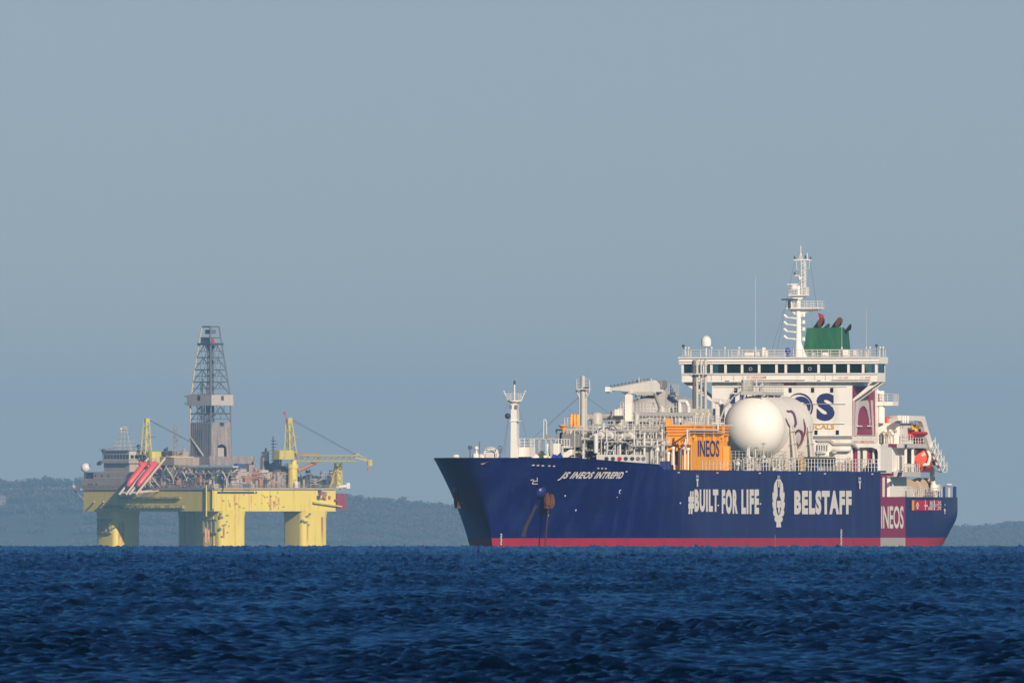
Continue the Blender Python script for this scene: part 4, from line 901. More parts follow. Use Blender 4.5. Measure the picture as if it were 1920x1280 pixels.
# white breakwater plate with round ports on the port side
LP0, LP1 = SL(1120, 10.4), SL(1212, 10.4)
b = MB(); wp = 10.4; zp = SZ(852.5, 55, wp); b.prism([(LP1, zD - .1), (53, zD - .1), (57, zdeck(57) - .1), (LP0, zdeck(LP0) - .1), (LP0, zp), (LP1, zp)], 'xz', wp - .1, wp); pl = b.build('port_plate', WHITE, ship)
for i, u in enumerate((1138, 1150, 1162, 1174, 1186, 1197, 1207)):
    b = MB(); l = SL(u, wp + .1); c = (l, wp + .03, SZ(859.5, l, wp)); b.lathe(c, [(.85, -.02), (.85, .05), (.5, .07)], 'y', 18) if i != 2 else b.lathe(c, [(.85, -.02), (.85, .1), (.4, .12)], 'y', 18); b.v = [(c[0] + (q[0] - c[0]), q[1], c[2] + (q[2] - c[2]) * .28) for q in b.v]
    b.build('round_port', BUOY if i == 2 else (DARKG if i in (0, 1, 3, 4) else MIDG), pl)
# grey cargo machinery house with red stripe, forward of the orange house
LG0, LG1, wg = SL(1189, 8), SL(1250, 8), 8.0
b = MB(); b.box(LG1, LG0, 6.9, wg, zD, SZ(822, 28, wg)); gh = b.build('machinery_house', PIPEG, ship)
for a, c in ((1190, 1215), (1218, 1226), (1229, 1248)): side_poly('red_stripe', [rect(a, c, 829, 831.4)], BUOY, wg + .03)
for u, v0, v1 in ((1205.5, 836, 852), (1206, 850, 856)): side_poly('door', [rect(u - 1.5, u + 1.5, v0, v1)], DARKG, wg + .03)
b = MB(); l = SL(1240, 10.2); b.tube((l, 10.2, SZ(880, l, 10)), (l, 10.2, SZ(832, l, 10)), .07, 6); b.lathe((l, 10.2, SZ(851, l, 10)), [(.02, -.5), (.3, -.35), (.36, 0), (.3, .3), (.02, .45)], 'z', 10); b.build('air_pipe', MIDG, ship, 50)
for u in (1210.5,):
    b = MB(); l = SL(u, 11.5); b.bbox(l - .3, l + .3, 11, 11.6, SZ(878, l, 11.5), SZ(869, l, 11.5), .05); b.build('oil_locker', ORANGE, ship)
for u in (1243, 1250.5, 1256):
    l = SL(u, 12.4); b = MB(); b.bbox(l - .4, l + .4, 12.1, 12.8, SZ(881, l, 12.4), SZ(864 if u < 1252 else 871, l, 12.4), .08); b.build('mooring_fairlead', BLUEP if u < 1252 else BLACK, ship)
# upper tanks and big pipes behind the crane
b = MB(); l = 30; b.tube((40, -1, SZ(782, 40)), (14, -1, SZ(779, 14)), .42, 14); b.build('vapour_main', PIPEG, ship, 50)
b = MB(); b.tube((30, 2.6, SZ(778, 20, 2.6)), (6, 2.6, SZ(778, 8, 2.6)), .36, 14); b.tube((18, 2.6, SZ(778, 18)), (18, 2.6, zD), .3, 10); b.tube((30, 2.6, SZ(778, 20, 2.6)), (31, 2.6, zD + 2), .36, 12); b.build('liquid_main', PIPEG, ship, 50)
for u, v0, v1, l, r in ((1119, 777, 804, 38, .75), (1162, 768, 800, 33, .55), (1233, 778, 812, 12, .62)):
    b = MB(); b.lathe(at(u, v1, l), [(r, 0), (r, SZ(v0, l) - SZ(v1, l)), (r * .7, SZ(v0, l) - SZ(v1, l) + .25), (.02, SZ(v0, l) - SZ(v1, l) + .34)], 'z', 16); b.build('separator_vessel', PIPEG, ship, 50)
b = MB(); l = 34; b.bbox(l - 1, l, SW(1151, l), SW(1160, l), SZ(779, l), SZ(767, l), .08); b.build('winch_cabinet', WHITE, ship)
b = MB(); l = 35; b.bbox(l - 1, l, SW(1148, l), SW(1165, l), SZ(786, l), SZ(779, l), .08); b.build('winch_base', DARKG, ship)
b = MB(); l = 36; b.tube(at(1146, 779, l), at(1146, 771, l), .1, 6); b.build('gas_bottle', RUST, ship)
# upper walkway under the crane
b = MB(); b.box(5, 36, 3.6, 4.6, SZ(797.5, 22, 4.6), SZ(795.8, 22, 4.6)); b.rail([(36, 4.6, SZ(796, 22, 4.6)), (5, 4.6, SZ(796, 22, 4.6))], 1.15, 1.6)
for l in (34, 28, 20, 12, 6): b.tube((l, 4.4, zD), (l, 4.4, SZ(796, 22, 4.6)), .13, 6)
b.build('upper_walkway', RAIL, ship)
b = MB(); b.box(2, 27, -1.5, -.5, SZ(774, 15), SZ(772.5, 15)); b.rail([(27, -.5, SZ(773, 15)), (2, -.5, SZ(773, 15))], 1.2, 1.5)
for l in (26, 20, 14, 8, 3): b.tube((l, -.8, zD), (l, -.8, SZ(773, 15)), .13, 6)
b.build('upper_walkway', RAIL, ship)
# deck crane
LC, LQ = SL(1241, 0), SL(1179, 0)
b = MB(); b.lathe((LC, 0, 0), [(.62, zD), (.62, SZ(776, LC)), (.5, SZ(765, LC)), (.42, SZ(758, LC))], 'z', 16); b.add([(LC - .4, -.5, SZ(762, LC)), (LC + .4, -.5, SZ(762, LC)), (LC + .4, .5, SZ(762, LC)), (LC - .4, .5, SZ(762, LC)), (LC - .55, -.62, SZ(733, LC)), (LC + .55, -.62, SZ(733, LC)), (LC + .55, .62, SZ(733, LC)), (LC - .55, .62, SZ(733, LC))], [(0, 3, 2, 1), (4, 5, 6, 7), (0, 1, 5, 4), (1, 2, 6, 5), (2, 3, 7, 6), (3, 0, 4, 7)])
crane = b.build('deck_crane', PIPEG, ship, 40)
b = MB(); L_ = lambda u: SL(u, .32); zc = lambda u, v: SZ(v, SL(u, .32), .32)
prof = [(1144, 725), (1148, 727.5), (1228, 712.5), (1232, 714), (1244, 729), (1244, 734.5), (1186, 734.5), (1148, 731.5), (1146, 736.5), (1143.5, 734)]
b.prism([(L_(u), zc(u, v)) for u, v in prof], 'xz', -.32, .32); b.build('crane_jib', WHITE, crane)
b = MB(); b.bbox(LC - .5, LC + 2.0, -.6, .6, zc(1236, 727), zc(1236, 713.5), .1); b.tube((LC - .2, .3, zc(1243, 730)), (LC - .2, .3, zc(1243, 711)), .1, 5); b.build('crane_winch', MIDG, crane)
b = MB(); b.tube((L_(1227), .3, zc(1227, 735)), (L_(1238), .2, zc(1238, 764)), .2, 8); b.build('luffing_ram', PIPEG, crane, 50)
b = MB()
for i in range(11): u = 1155 + i * 7; z = SZ(727.5 - (u - 1148) * .1875, L_(u), .75); b.tube((L_(u), -.4, z), (L_(u), -.4, z + .35), .04, 4)
b.tube((L_(1150), -.4, SZ(725, L_(1150))), (L_(1228), -.4, SZ(711, L_(1228))), .03, 4); b.build('jib_handrail', DARKG, crane)
b = MB(); b.bbox(LQ - .42, LQ + .42, -.45, .45, zD, SZ(736, LQ), .06); b.box(LQ - .6, LQ + .6, -.75, .75, SZ(737, LQ), SZ(735, LQ)); b.build('crane_rest', WHITE, ship)
# ---- orange house
TERRA_ = mat('dull orange fittings', (0.55, 0.20, 0.03), .6)
wo = 11.0; LO0, LO1 = SL(1294, wo), SL(1364, wo); zo0, zo1 = zD - .1, SZ(798, LO0, wo)
woi = SW(1250, LO0)
b = MB(); b.box(LO1, LO0, woi, wo, zo0, zo1); oh = b.build('orange_cargo_house', ORANGE, ship)
b = MB()
for v in (803, 808.5, 814): z = SZ(v, LO0, wo); b.tube((LO0 + .12, woi, z), (LO0 + .12, wo + .12, z), .13, 8); b.tube((LO0 + .12, wo + .12, z), (LO1, wo + .12, z), .13, 8)
b.build('house_pipe', ORANGE, oh, 50)
b = MB()
for i in range(7): l = LO0 + (LO1 - LO0) * i / 6; b.box(l - .12, l + .12, wo, wo + .08, SZ(826, LO0, wo), SZ(815, LO0, wo))
for i in range(4): w = woi + (wo - woi) * i / 3; b.box(LO0, LO0 + .07, w - .1, w + .1, SZ(828, LO0, wo), SZ(815, LO0, wo))
b.box(LO0, LO0 + .16, woi - .1, wo + .16, SZ(816.5, LO0, wo), SZ(815.5, LO0, wo)); b.box(LO1, LO0, wo, wo + .16, SZ(816.5, LO0, wo), SZ(815.5, LO0, wo)); b.box(LO1 - .1, LO0 + .2, woi - .15, wo + .2, zo1 - .1, zo1 + .12); b.build('house_trim', ORANGE, oh)
vs, fs = text2d('INEOS', .012); b = MB()
l0_, l1_ = SL(1308, wo), SL(1348, wo); b.add([(l0_ + (l1_ - l0_) * x, wo + .06, SZ(856 + (825 - 856) * y, 25, wo)) for x, y in vs], fs); b.build('house_lettering', NAVYTXT, oh)
b = MB(); b.box(LO0 - 1.2, LO0 - .3, woi - .2, woi + .35, zo1, SZ(784, LO0, woi)); b.build('house_funnel', ORANGE, oh)
for u, v0, m, r in ((1262.5, 838, RADOME, .17), (1276, 840, MIDG, .13), (1284, 838, RADOME, .12), (1290.5, 840, RADOME, .12), (1253.5, 848, WHITE, .14)):
    b = MB(); l = LO0 + .9; b.tube(at(u, 880, l), at(u, v0, l), r, 8); b.bbox(l - .25, l + .25, SW(u - 2.6, l), SW(u + 2.6, l), SZ(v0 + 4, l), SZ(v0 - 1, l), .06); b.build('ventilator', m, ship, 50)
for la, lb3, w, v, r, m in ((LO0 + 3, LO1 + 6, 11.5, 806, .12, RAIL), (LO0 + 2, LO1 + 3, 11.45, 811.5, .07, PIPEG)):
    z = SZ(v, LO0, w); b = MB(); b.path([(la, w, z - 1.5), (la, w, z), (lb3, w, z), (lb3, w, z + .8)], r, 8); b.build('house_service_pipe', m, oh, 50)
for k in range(4):
    l = LO0 - 1 - k * 4.2; b = MB(); b.tube((l, 11.3, SZ(826, LO0, wo)), (l, 11.3, SZ(799, LO0, wo)), .07, 5); b.bbox(l - .2, l + .2, 11.02, 11.4, SZ(820 - (k % 3) * 4, LO0, wo), SZ(816 - (k % 3) * 4, LO0, wo), .04); b.build('house_stanchion', ORANGE, oh)
for k in range(5):
    w = woi + .3 + k * .75; b = MB(); b.tube((LO0 + .3, w, zo0), (LO0 + .3, w, SZ(828 - k % 2 * 8, LO0, wo)), .08, 6); b.bbox(LO0 + .1, LO0 + .6, w - .2, w + .2, SZ(834, LO0, wo), SZ(829, LO0, wo), .05); b.build('house_riser', [ORANGE, RUST, ORANGE, RAIL, ORANGE][k], oh)
front_o = MB(); front_o.box(LO0, LO0 + .05, SW(1264, LO0), SW(1271, LO0), SZ(871, LO0), SZ(846, LO0)); front_o.build('doorway', RUST, oh)
b = MB(); l = SL(1362.5, wo + .4); b.bbox(l - .5, l + .5, wo, wo + .8, zo0, SZ(836, l, wo), .06); b.build('house_buttress', ORANGE, oh)
b = MB(); l = SL(1358, wo + .1); b.box(l - .5, l + .5, wo - .05, wo + .07, SZ(868, l, wo), SZ(838, l, wo)); b.build('side_door', mat('dark orange door', (0.30, 0.10, 0.015), .5), oh)
b = MB(); b.rail([(LO0, wo - .4, zo1), (LO1, wo - .4, zo1)], 1.0, 1.8); b.build('roof_railing', RAIL, oh)
# ---- middle vent mast group
LVm = -6.0
for u, r, v0 in ((1301.0, .19, 679), (1306.8, .20, 678), (1314.5, .13, 678), (1322.8, .18, 678)):
    b = MB(); b.tube(at(u, 790, LVm), at(u, v0, LVm), r, 12); b.lathe(at(u, v0, LVm), [(r * 1.4, -.5), (r * 1.4, .1), (r * .6, .3)], 'z', 12); b.build('vent_pipe', PIPEG if u != 1301.0 else mat('shaded side pipe', (0.10, 0.10, 0.10), .6), ship, 50)  # leftmost pipe coloured dark to stand in for the shaded side of the group
b = MB()
for i in range(14): v = 786 - i * 6.2; b.tube(at(1306, v, LVm - .5), at(1322, v - 5, LVm - .5), .05, 4); b.tube(at(1314, v, LVm - .3), at(1322, v, LVm - .3), .05, 4)
b.box(LVm - 1, LVm + .8, SW(1291, LVm), SW(1330, LVm), SZ(702, LVm), SZ(700.6, LVm)); b.tube(at(1291, 701, LVm), at(1301, 708, LVm), .05, 4); b.build('vent_lattice', RAIL, ship)
b = MB(); b.bbox(LVm - 1, LVm + .6, SW(1294, LVm), SW(1332, LVm), SZ(784, LVm), SZ(766, LVm), .08); b.build('vent_base', PIPEG, ship)
for i, u in enumerate(range(1288, 1332, 4)):
    l = LVm + 2; b = MB(); b.path([at(u, 797, l), at(u, 778, l), at(u + 2, 774, l), at(u + 3, 778, l)], .09, 6); b.build('relief_pipe', [BRASS, RAIL, PIPEG][i % 3], ship, 50)
b = MB(); l = 3; b.box(l - 6, l, SW(1255, l), SW(1350, l), SZ(797.5, l), SZ(796, l)); b.rail([at(1255, 796.5, l), at(1350, 796.5, l)], 1.15, .8); b.build('vent_deck', RAIL, ship)
# ---- deck tanks
def tank(w, name_dragon):
    zc_ = SZ(800, -8, 7); R = 3.97; a0, a1 = -8.0, -20.7; prof = []
    for k in range(13): t = math.pi / 2 * k / 12; prof.append((max(1e-3, R * math.sin(t)), a0 + R * math.cos(t)))
    for k in range(9): prof.append((R, a0 + (a1 - a0) * k / 8)) if 0 < k < 8 else None
    for k in range(13): t = math.pi / 2 * (1 - k / 12); prof.append((max(1e-3, R * math.sin(t)), a1 - R * math.cos(t)))
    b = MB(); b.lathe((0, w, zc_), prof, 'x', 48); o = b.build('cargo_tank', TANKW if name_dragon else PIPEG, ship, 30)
    s = MB()
    for l in (-10.6, -18.6):
        n = 14; P = []
        for i in range(n + 1): t = math.pi + math.pi * i / n; P.append((w + (R + .06) * math.cos(t), zc_ + (R + .06) * math.sin(t)))
        P2 = [(w + R + .3, zc_ + .15), (w + R + .95, zD), (w - R - .95, zD), (w - R - .3, zc_ + .15)]
        s.prism(P + P2, 'yz', l - .28, l + .28)
        for e in (-.5, .5): s.tube((l + e, w + R + .22, zc_ + .1), (l + e * 1.9, w + R + .9, zD), .12, 6)
        for k in (.3, .62, .9): s.box(l - .85, l + .85, w + R + .35, w + R + .97 - .5 * k, zD + (zc_ - zD) * k - .06, zD + (zc_ - zD) * k + .06)
    s.build('tank_saddle', mat('warm grey saddle paint', (.60, .56, .50), .5, .08, .8), o)
    for l in (-8.0, -14.5, -20.7):
        s = MB(); s.lathe((0, w, zc_), [(R, l - .05), (R + .012, l - .05), (R + .012, l + .05), (R, l + .05)], 'x', 48); s.build('weld_seam', PIPEG, o)
    t = MB(); zt2 = zc_ + R
    t.box(-15.5, -5.8, w - 1.6, w + 1.6, zt2 + .25, zt2 + .42); t.rail([(-5.8, w - 1.6, zt2 + .42), (-5.8, w + 1.6, zt2 + .42), (-15.5, w + 1.6, zt2 + .42)], 1.15, .7)
    for l in (-6.5, -9, -12, -15):
        for ww in (-1.4, 1.4): t.tube((l, w + ww, zt2 - .35), (l, w + ww, zt2 + .3), .09, 5)
    t.build('tank_top_platform', PIPEG, o)
    d = MB(); d.box(-5.85, -5.75, w - 1.2, w + 1.7, zt2 + .1, zt2 + .55); d.box(-15.5, -5.8, w + 1.6, w + 1.66, zt2 + .1, zt2 + .5); d.build('platform_kick_plate', PIPEG, o)
    d = MB(); d.bbox(-8.2, -6.6, w - 1.4, w - .2, zt2 + .42, zt2 + 2.0, .06); d.build('dome_cabinet', PIPEG, o)
    for q0, q1, r_ in (((-7, w + .5, zt2), (-7, w + .5, zt2 + 2.2), .11), ((-8, w + 1.0, zt2), (-8, w + 1.0, zt2 + 1.7), .09), ((-6.2, w - .9, zt2 - .4), (-6.2, w - .9, zt2 + 2.4), .06), ((-9, w + .6, zt2), (-9, w + .6, zt2 + 1.5), .25)):
        d = MB(); d.tube(q0, q1, r_, 8); d.build('dome_pipe', RAIL, o, 50)
    p = MB(); p.path([(-7.2, w - 1.6, zt2 + .5), (-7.0, w - 2.6, zt2 - .2), (-7.0, w - 3.7, zt2 - 1.5), (-7, w - 4.3, zt2 - 3)], .12, 8); p.path([(-8, w - 1.6, zt2 + 1.2), (-8, w - 2.9, zt2 + .6), (-8, w - 4.1, zt2 - 1.4)], .05, 5); p.build('tank_ladder', PIPEG, o, 50)
    if name_dragon:
        def on(l, z, off): c = math.sqrt(max(0.01, (R + off) ** 2 - (z - zc_) ** 2)); return (l, w + c, z)
        def stroke(pts, widths, m, off, nm):
            q = []
            for (x, y) in pts: u, v = 1420 + x * 260 / 1920.0, 740 + y * 260 / 1920.0; q.append((u, v))
            bb = MB(); vs = []
            for i, ((u, v), wd) in enumerate(zip(q, widths)):
                dx = q[min(i + 1, len(q) - 1)][0] - q[max(i - 1, 0)][0]; dy = q[min(i + 1, len(q) - 1)][1] - q[max(i - 1, 0)][1]; L = math.hypot(dx, dy) or 1; nx_, ny_ = -dy / L, dx / L
                for s_ in (-1, 1):
                    uu, vv = u + nx_ * s_ * wd / 2, v + ny_ * s_ * wd / 2; l = -14.0
                    for _ in range(12): z = SZ(vv, l, w + 3.5); wz = w + math.sqrt(max(.01, (R + off) ** 2 - min(abs(z - zc_), R * .97) ** 2)); l = SL(uu, wz)
                    vs.append(on(max(-20.6, min(-8, l)), z, off))
            bb.add(vs, [(2 * i, 2 * i + 1, 2 * i + 3, 2 * i + 2) for i in range(len(q) - 1)]); bb.build(nm, m, o)
        PUR = mat('purple emblem paint', (0.16, 0.06, 0.14), .5)
        stroke([(405, 215), (430, 230), (470, 225), (500, 250), (520, 300), (530, 350), (535, 400), (515, 440), (480, 455), (450, 440), (425, 400), (405, 350), (392, 320)], [1.5, 4, 4.5, 4, 4, 4.2, 4.6, 4.6, 4, 3, 2.6, 2.4, 1], PUR, .06, 'tank_emblem')
        stroke([(505, 555), (530, 520), (570, 490), (605, 505), (630, 550), (628, 610), (605, 670), (560, 735)], [5.5, 5.2, 4.4, 5, 5, 4.6, 3.6, 1.2], MAROON, .06, 'tank_emblem')
        stroke([(640, 330), (655, 400), (665, 450), (660, 520), (640, 590)], [.8, 3, 3.6, 3.4, 2], MAROON, .06, 'tank_emblem')
        stroke([(540, 650), (560, 690), (575, 710), (600, 660)], [1.5, 2.5, 2.5, 1], MAROON, .065, 'tank_emblem')
    return o
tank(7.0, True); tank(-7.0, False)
b = MB(); b.lathe((0, -7.0, SZ(800, -8, 7)), [(3.99, -9.6), (4.03, -9.6), (4.03, -11.2), (3.99, -11.2)], 'x', 40); b.build('tank_band', BLUEP, ship)
for u, v, r, l in ((1282, 752, .45, -2), (1345, 752, .55, -14)):
    b = MB(); b.path([at(u - 8, 792, l), at(u - 8, v, l), at(u + 4, v, l), at(u + 9, v + 10, l), at(u + 9, 792, l)], r * .6, 10); b.build('vapour_bend', RAIL, ship, 50)
b = MB(); l = -16; b.prism([(SW(1334, l), SZ(768, l)), (SW(1340, l), SZ(748, l)), (SW(1352, l), SZ(749, l)), (SW(1366, l), SZ(768, l))], 'yz', l - 3, l); b.build('sloped_hood', WHITE, ship)
b = MB(); l = -4; b.bbox(l - 1.5, l, SW(1264, l), SW(1279, l), SZ(790, l), SZ(762, l), .1); b.lathe(at(1254, 770, l), [(.5, -.7), (.55, 0), (.4, .4), (.02, .55)], 'z', 12); b.build('cooler_unit', PIPEG, ship, 40)
# ---- rails and manifold along the port deck edge
zrl = zD
b = MB(); b.rail([(LO1 - .5, 13.0, zrl), (LB + .3, 13.0, zrl)], 1.55, 1.45, rows=(1.0, .68, .36), r=.045, pr=.055); b.build('deck_railing', RAIL, ship)
b = MB(); b.rail([(LO0 + 1, 12.9, zrl), (LO1, 12.9, zrl)], 1.2, 1.6, rows=(1.0, .6, .3), r=.03, pr=.035); b.build('deck_railing', RAIL, ship)
b = MB(); b.rail([(LO1, 10.6, SZ(862, 0, 10.6)), (-26, 10.6, SZ(862, 0, 10.6))], 1.1, 1.6, r=.035, pr=.04)
for l in np.arange(LO1 - 1, -26, -3.2): b.tube((l, 10.6, zD), (l, 10.6, SZ(862, 0, 10.6)), .09, 5)
b.box(-26, LO1, 9.4, 10.6, SZ(863, 0, 10.6), SZ(862, 0, 10.6)); b.build('manifold_platform', PIPEG, ship)
for k in range(44):
    l = LO1 - 1 - k * .98; w = rnd.uniform(8.6, 12.2); h = rnd.uniform(.9, 1.9) + (1.8 if k < 20 and k % 3 == 0 else 0); r = rnd.uniform(.08, .16)
    b = MB(); b.tube((l, w, zD), (l, w, zD + h), r, 8); b.bbox(l - .25, l + .25, w - .25, w + .25, zD + h * .45, zD + h * .45 + .45, .06); b.lathe((l, w, zD + h), [(.26, 0), (.28, .07), (.1, .16)], 'z', 10)
    b.build('manifold_valve', rnd.choice([PIPEG, RAIL, DARKG, MIDG, BRASS, TARP if k % 7 == 0 else DARKG, YEL if k % 9 == 0 else PIPEG, RUST if k % 5 == 0 else RAIL]), ship, 50)
b = MB(); lg0, lg1 = SL(1503.5, 12.6), SL(1563, 12.6); z0, z1 = SZ(868.5, -25, 12.6), SZ(857.5, -25, 12.6)
b.box(lg1, lg0, 12.3, 12.4, z0, z1); b.box(lg1, lg0, 12.4, 12.9, z0 - .08, z0); n = 18
for i in range(n + 1): l = lg0 + (lg1 - lg0) * i / n; b.box(l - .08, l + .08, 12.4, 12.85, z0, z1)
for q in (0, .5, 1): b.box(lg1, lg0, 12.8, 12.88, z0 + (z1 - z0) * q - .05, z0 + (z1 - z0) * q + .05)
b.build('gangway', DARKG, ship)
b = MB(); b.bbox(lg0 - .1, lg0 + .9, 12.3, 12.9, zD, SZ(857, lg0, 12.6), .06); b.build('gangway_post', mat('ochre post paint', (0.62, 0.36, 0.12), .5), ship)
b = MB(); b.bbox(lg1 - .5, lg1, 12.2, 13.0, z0 - .2, z1 + .1, .06); b.build('gangway_end', WHITE, ship)
for i, (u, m) in enumerate(((1434.5, BLUEP), (1529, TARP))):
    l = SL(u, 12.5); b = MB(); b.lathe((l, 12.5, zD), [(.38, 0), (.42, .1), (.42, .85), (.3, 1.0), (.02, 1.05)], 'z', 14); o = b.build('drum', m, None, 50); o.matrix_world = SHIPM
    tag(o, ['navy drum at the port rail below the big white tank', 'bright blue drum at the port rail under the dark gangway'][i], 'drum')
for k in range(16):
    u = 1534 + k * 4; l = SL(u, 12); b = MB(); h = rnd.uniform(.6, 1.5); b.bbox(l - .35, l + .35, 11.6, 12.2, zD, zD + h, .06); b.tube((l, 11.9, zD), (l, 11.9, zD + h + .4), .08, 6); b.build('deck_fitting', rnd.choice([RAIL, PIPEG, BRASS, MIDG, mat('pink lagging', (.6, .42, .36), .6)]), ship)
# pipework on the lower front house
b = MB()
for o_ in (0, 1.2, 2.4):
    b.path([(LF + .7, SW(1533 + o_, LF), SZ(825 + o_, LF)), (LF + .7, SW(1561 - o_ * 1.0, LF), SZ(825 + o_, LF)), (LF + .7, SW(1568 - o_, LF), SZ(831 + o_, LF)), (LF + .7, SW(1606 - o_, LF), SZ(831 + o_, LF)), (LF + .7, SW(1614 - o_, LF), SZ(841, LF))], .07, 6)
b.build('front_pipework', PIPEG, ship, 50)
for i in range(5):
    b = MB(); u = 1537 + i * 4.5; b.path([(LF + .8, SW(u, LF), SZ(845, LF)), (LF + .8, SW(u, LF), SZ(833, LF)), (LF + .8, SW(u + 2, LF), SZ(831, LF)), (LF + .8, SW(u + 2.4, LF), SZ(835, LF))], .08, 6); b.build('gooseneck', RAIL, ship, 50)
b = MB(); b.tube((LF + 1, SW(1568.5, LF), SZ(882, LF)), (LF + 1, SW(1568.5, LF), SZ(845, LF)), .08, 6); b.bbox(LF + .7, LF + 1.3, SW(1565, LF), SW(1572, LF), SZ(850, LF), SZ(842, LF), .06); b.build('deck_light', PIPEG, ship)
for u0, u1, v0, v1 in ((1535, 1552, 845, 850), (1540, 1556, 853, 859), (1576, 1598, 843, 846)):
    b = MB(); b.bbox(LF + .5, LF + 1.2, SW(u0, LF), SW(u1, LF), SZ(v1, LF), SZ(v0, LF), .06); b.build('wall_locker', RAIL, ship)
# balcony with warning board
LN = LF + .6
b = MB(); b.box(LF - 3, LN, SW(1601, LN), SW(1651, LN), SZ(838.5, LN), SZ(831, LN)); b.box(LF - 3, LN, SW(1646, LN), SW(1651, LN), SZ(882, LN), SZ(838, LN)); b.prism([(SW(1634, LN), SZ(838.4, LN)), (SW(1646, LN), SZ(838.4, LN)), (SW(1646, LN), SZ(848, LN)), (SW(1644, LN), SZ(842, LN))], 'yz', LF - 3, LN); bal = b.build('side_balcony', WHITE, ship)
b = MB(); b.rail([(LN, SW(1600, LN), SZ(831, LN)), (LN, SW(1652, LN), SZ(831, LN))], 1.0, .65); b.build('balcony_railing', RAIL, bal)
b = MB(); b.box(LN + .02, LN + .08, SW(1600, LN), SW(1643, LN), SZ(831, LN), SZ(825, LN)); sg = b.build('warning_board', CLEANW, bal)
vs, fs = text2d('NO SMOKING', .015, 0, 1.15); b = MB(); b.add([(LN + .1, SW(1601.5 + 38 * x, LN), SZ(830.3 - 4.6 * y, LN)) for x, y in vs], fs); b.build('board_lettering', REDTXT, sg)
for u, u1, m in ((1602, 1607, MAROON), (1608, 1612, CLEANW), (1618, 1625, WHITE), (1626, 1632, MAROON), (1634, 1642, MAROON), (1636, 1640, WHITE)):
    b = MB(); l = LF - .4 if m is MAROON else LF - .2; b.box(l - .3, l, SW(u, l), SW(u1, l), zD - .3, SZ(843, l)); b.build('recess_panel', m, ship)
b = MB(); b.box(LF - 6, LF - 1.0, SW(1599, LF), SW(1648, LF), zD - .2, SZ(838, LF)); b.build('recess_wall', WHITE, ship)
for u, u1, m in ((1623, 1630, BLACK), (1632, 1638, BLUEP), (1640, 1645, BLUEP)):
    b = MB(); l = LF + .8; b.bbox(l - .6, l, SW(u, l), SW(u1, l), zD - .1, SZ(868 if m is BLUEP else 872, l), .06); b.build('mooring_fairlead', m, ship)
b = MB(); b.bbox(LN - .6, LN, SW(1648, LN), SW(1655, LN), SZ(832, LN), SZ(814, LN), .06); b.build('searchlight', DARKG, ship)
# ------------------------------------------------------------------ after part of the carrier: provision crane, boats, mooring deck
LH = -57.5; wh = SW(1687, LH); hZ = lambda v: SZ(v, LH); hW = lambda u: SW(u, LH)
LHb = SL(1712.5, wh)
b = MB(); b.box(LHb, LH, 2, wh, hZ(840), hZ(793)); b.build('aft_house', WHITE, ship)
b = MB(); b.box(LHb + .4, LHb + 3, wh, wh + .03, hZ(802.5), hZ(801)); b.build('house_nameplate', MIDG, ship)
b = MB(); b.tube((LH + .6, hW(1655.5), hZ(793)), (LH + .6, hW(1655.5), hZ(760)), .42, 16); b.tube((LH + .6, hW(1655.5), hZ(752)), (LH + .6, hW(1655.5), hZ(733)), .36, 14); pc = b.build('provision_crane', WHITE, ship, 50)
b = MB(); b.box(LH - 1.5, LH + 1.2, hW(1648), hW(1678.5), hZ(760.5), hZ(753)); b.build('crane_platform', WHITE, pc)
b = MB(); b.rail([(LH + 1.2, hW(1632), hZ(753)), (LH + 1.2, hW(1678), hZ(753)), (LH - 1.5, hW(1678), hZ(753))], 1.0, .7); b.build('platform_railing', RAIL, pc)
b = MB(); b.box(LH + .2, LH + 1.2, hW(1630), hW(1648), hZ(760.5), hZ(753)); b.build('red_beam', mat('crimson beam', (0.42, 0.03, 0.06), .5), pc)
b = MB(); b.bbox(LH + .3, LH + 1.0, hW(1644), hW(1650), hZ(753), hZ(738), .08); b.build('crane_motor', mat('blue grey motor', (0.2, 0.25, 0.3), .5), pc)
b = MB(); b.bbox(LH + .3, LH + .9, hW(1650), hW(1655), hZ(753), hZ(746), .08); b.build('crane_box', BUOY, pc)
b = MB(); b.tube((LH + .6, hW(1655), hZ(738)), (LH + 1.6, hW(1640), hZ(729)), .24, 8); b.tube((LH + 1.6, hW(1640), hZ(729)), (LH + 3, hW(1615), hZ(744)), .2, 8); b.build('crane_jib', WHITE, pc, 50)
for u0, u1, m in ((1641, 1651, LBOAT), (1652, 1662, mat('dull red raft cradle', (.35, .08, .07), .6)), (1661, 1664, LBOAT)):
    b = MB(); b.bbox(LH - .8, LH + .0, hW(u0), hW(u1), hZ(793), hZ(781), .08); b.build('roof_locker', m, ship)
b = MB(); b.path([(LH - 1.5, hW(1664), hZ(787)), (LH - 1.5, hW(1684), hZ(787))], .2, 8); b.lathe((LH - 1, hW(1672), hZ(790)), [(.5, -.7), (.6, 0), (.5, .7)], 'y', 12); b.bbox(LH - 2, LH - .6, hW(1664), hW(1690), hZ(784), hZ(779), .1); b.build('raft_cradle', PIPEG, ship, 50)
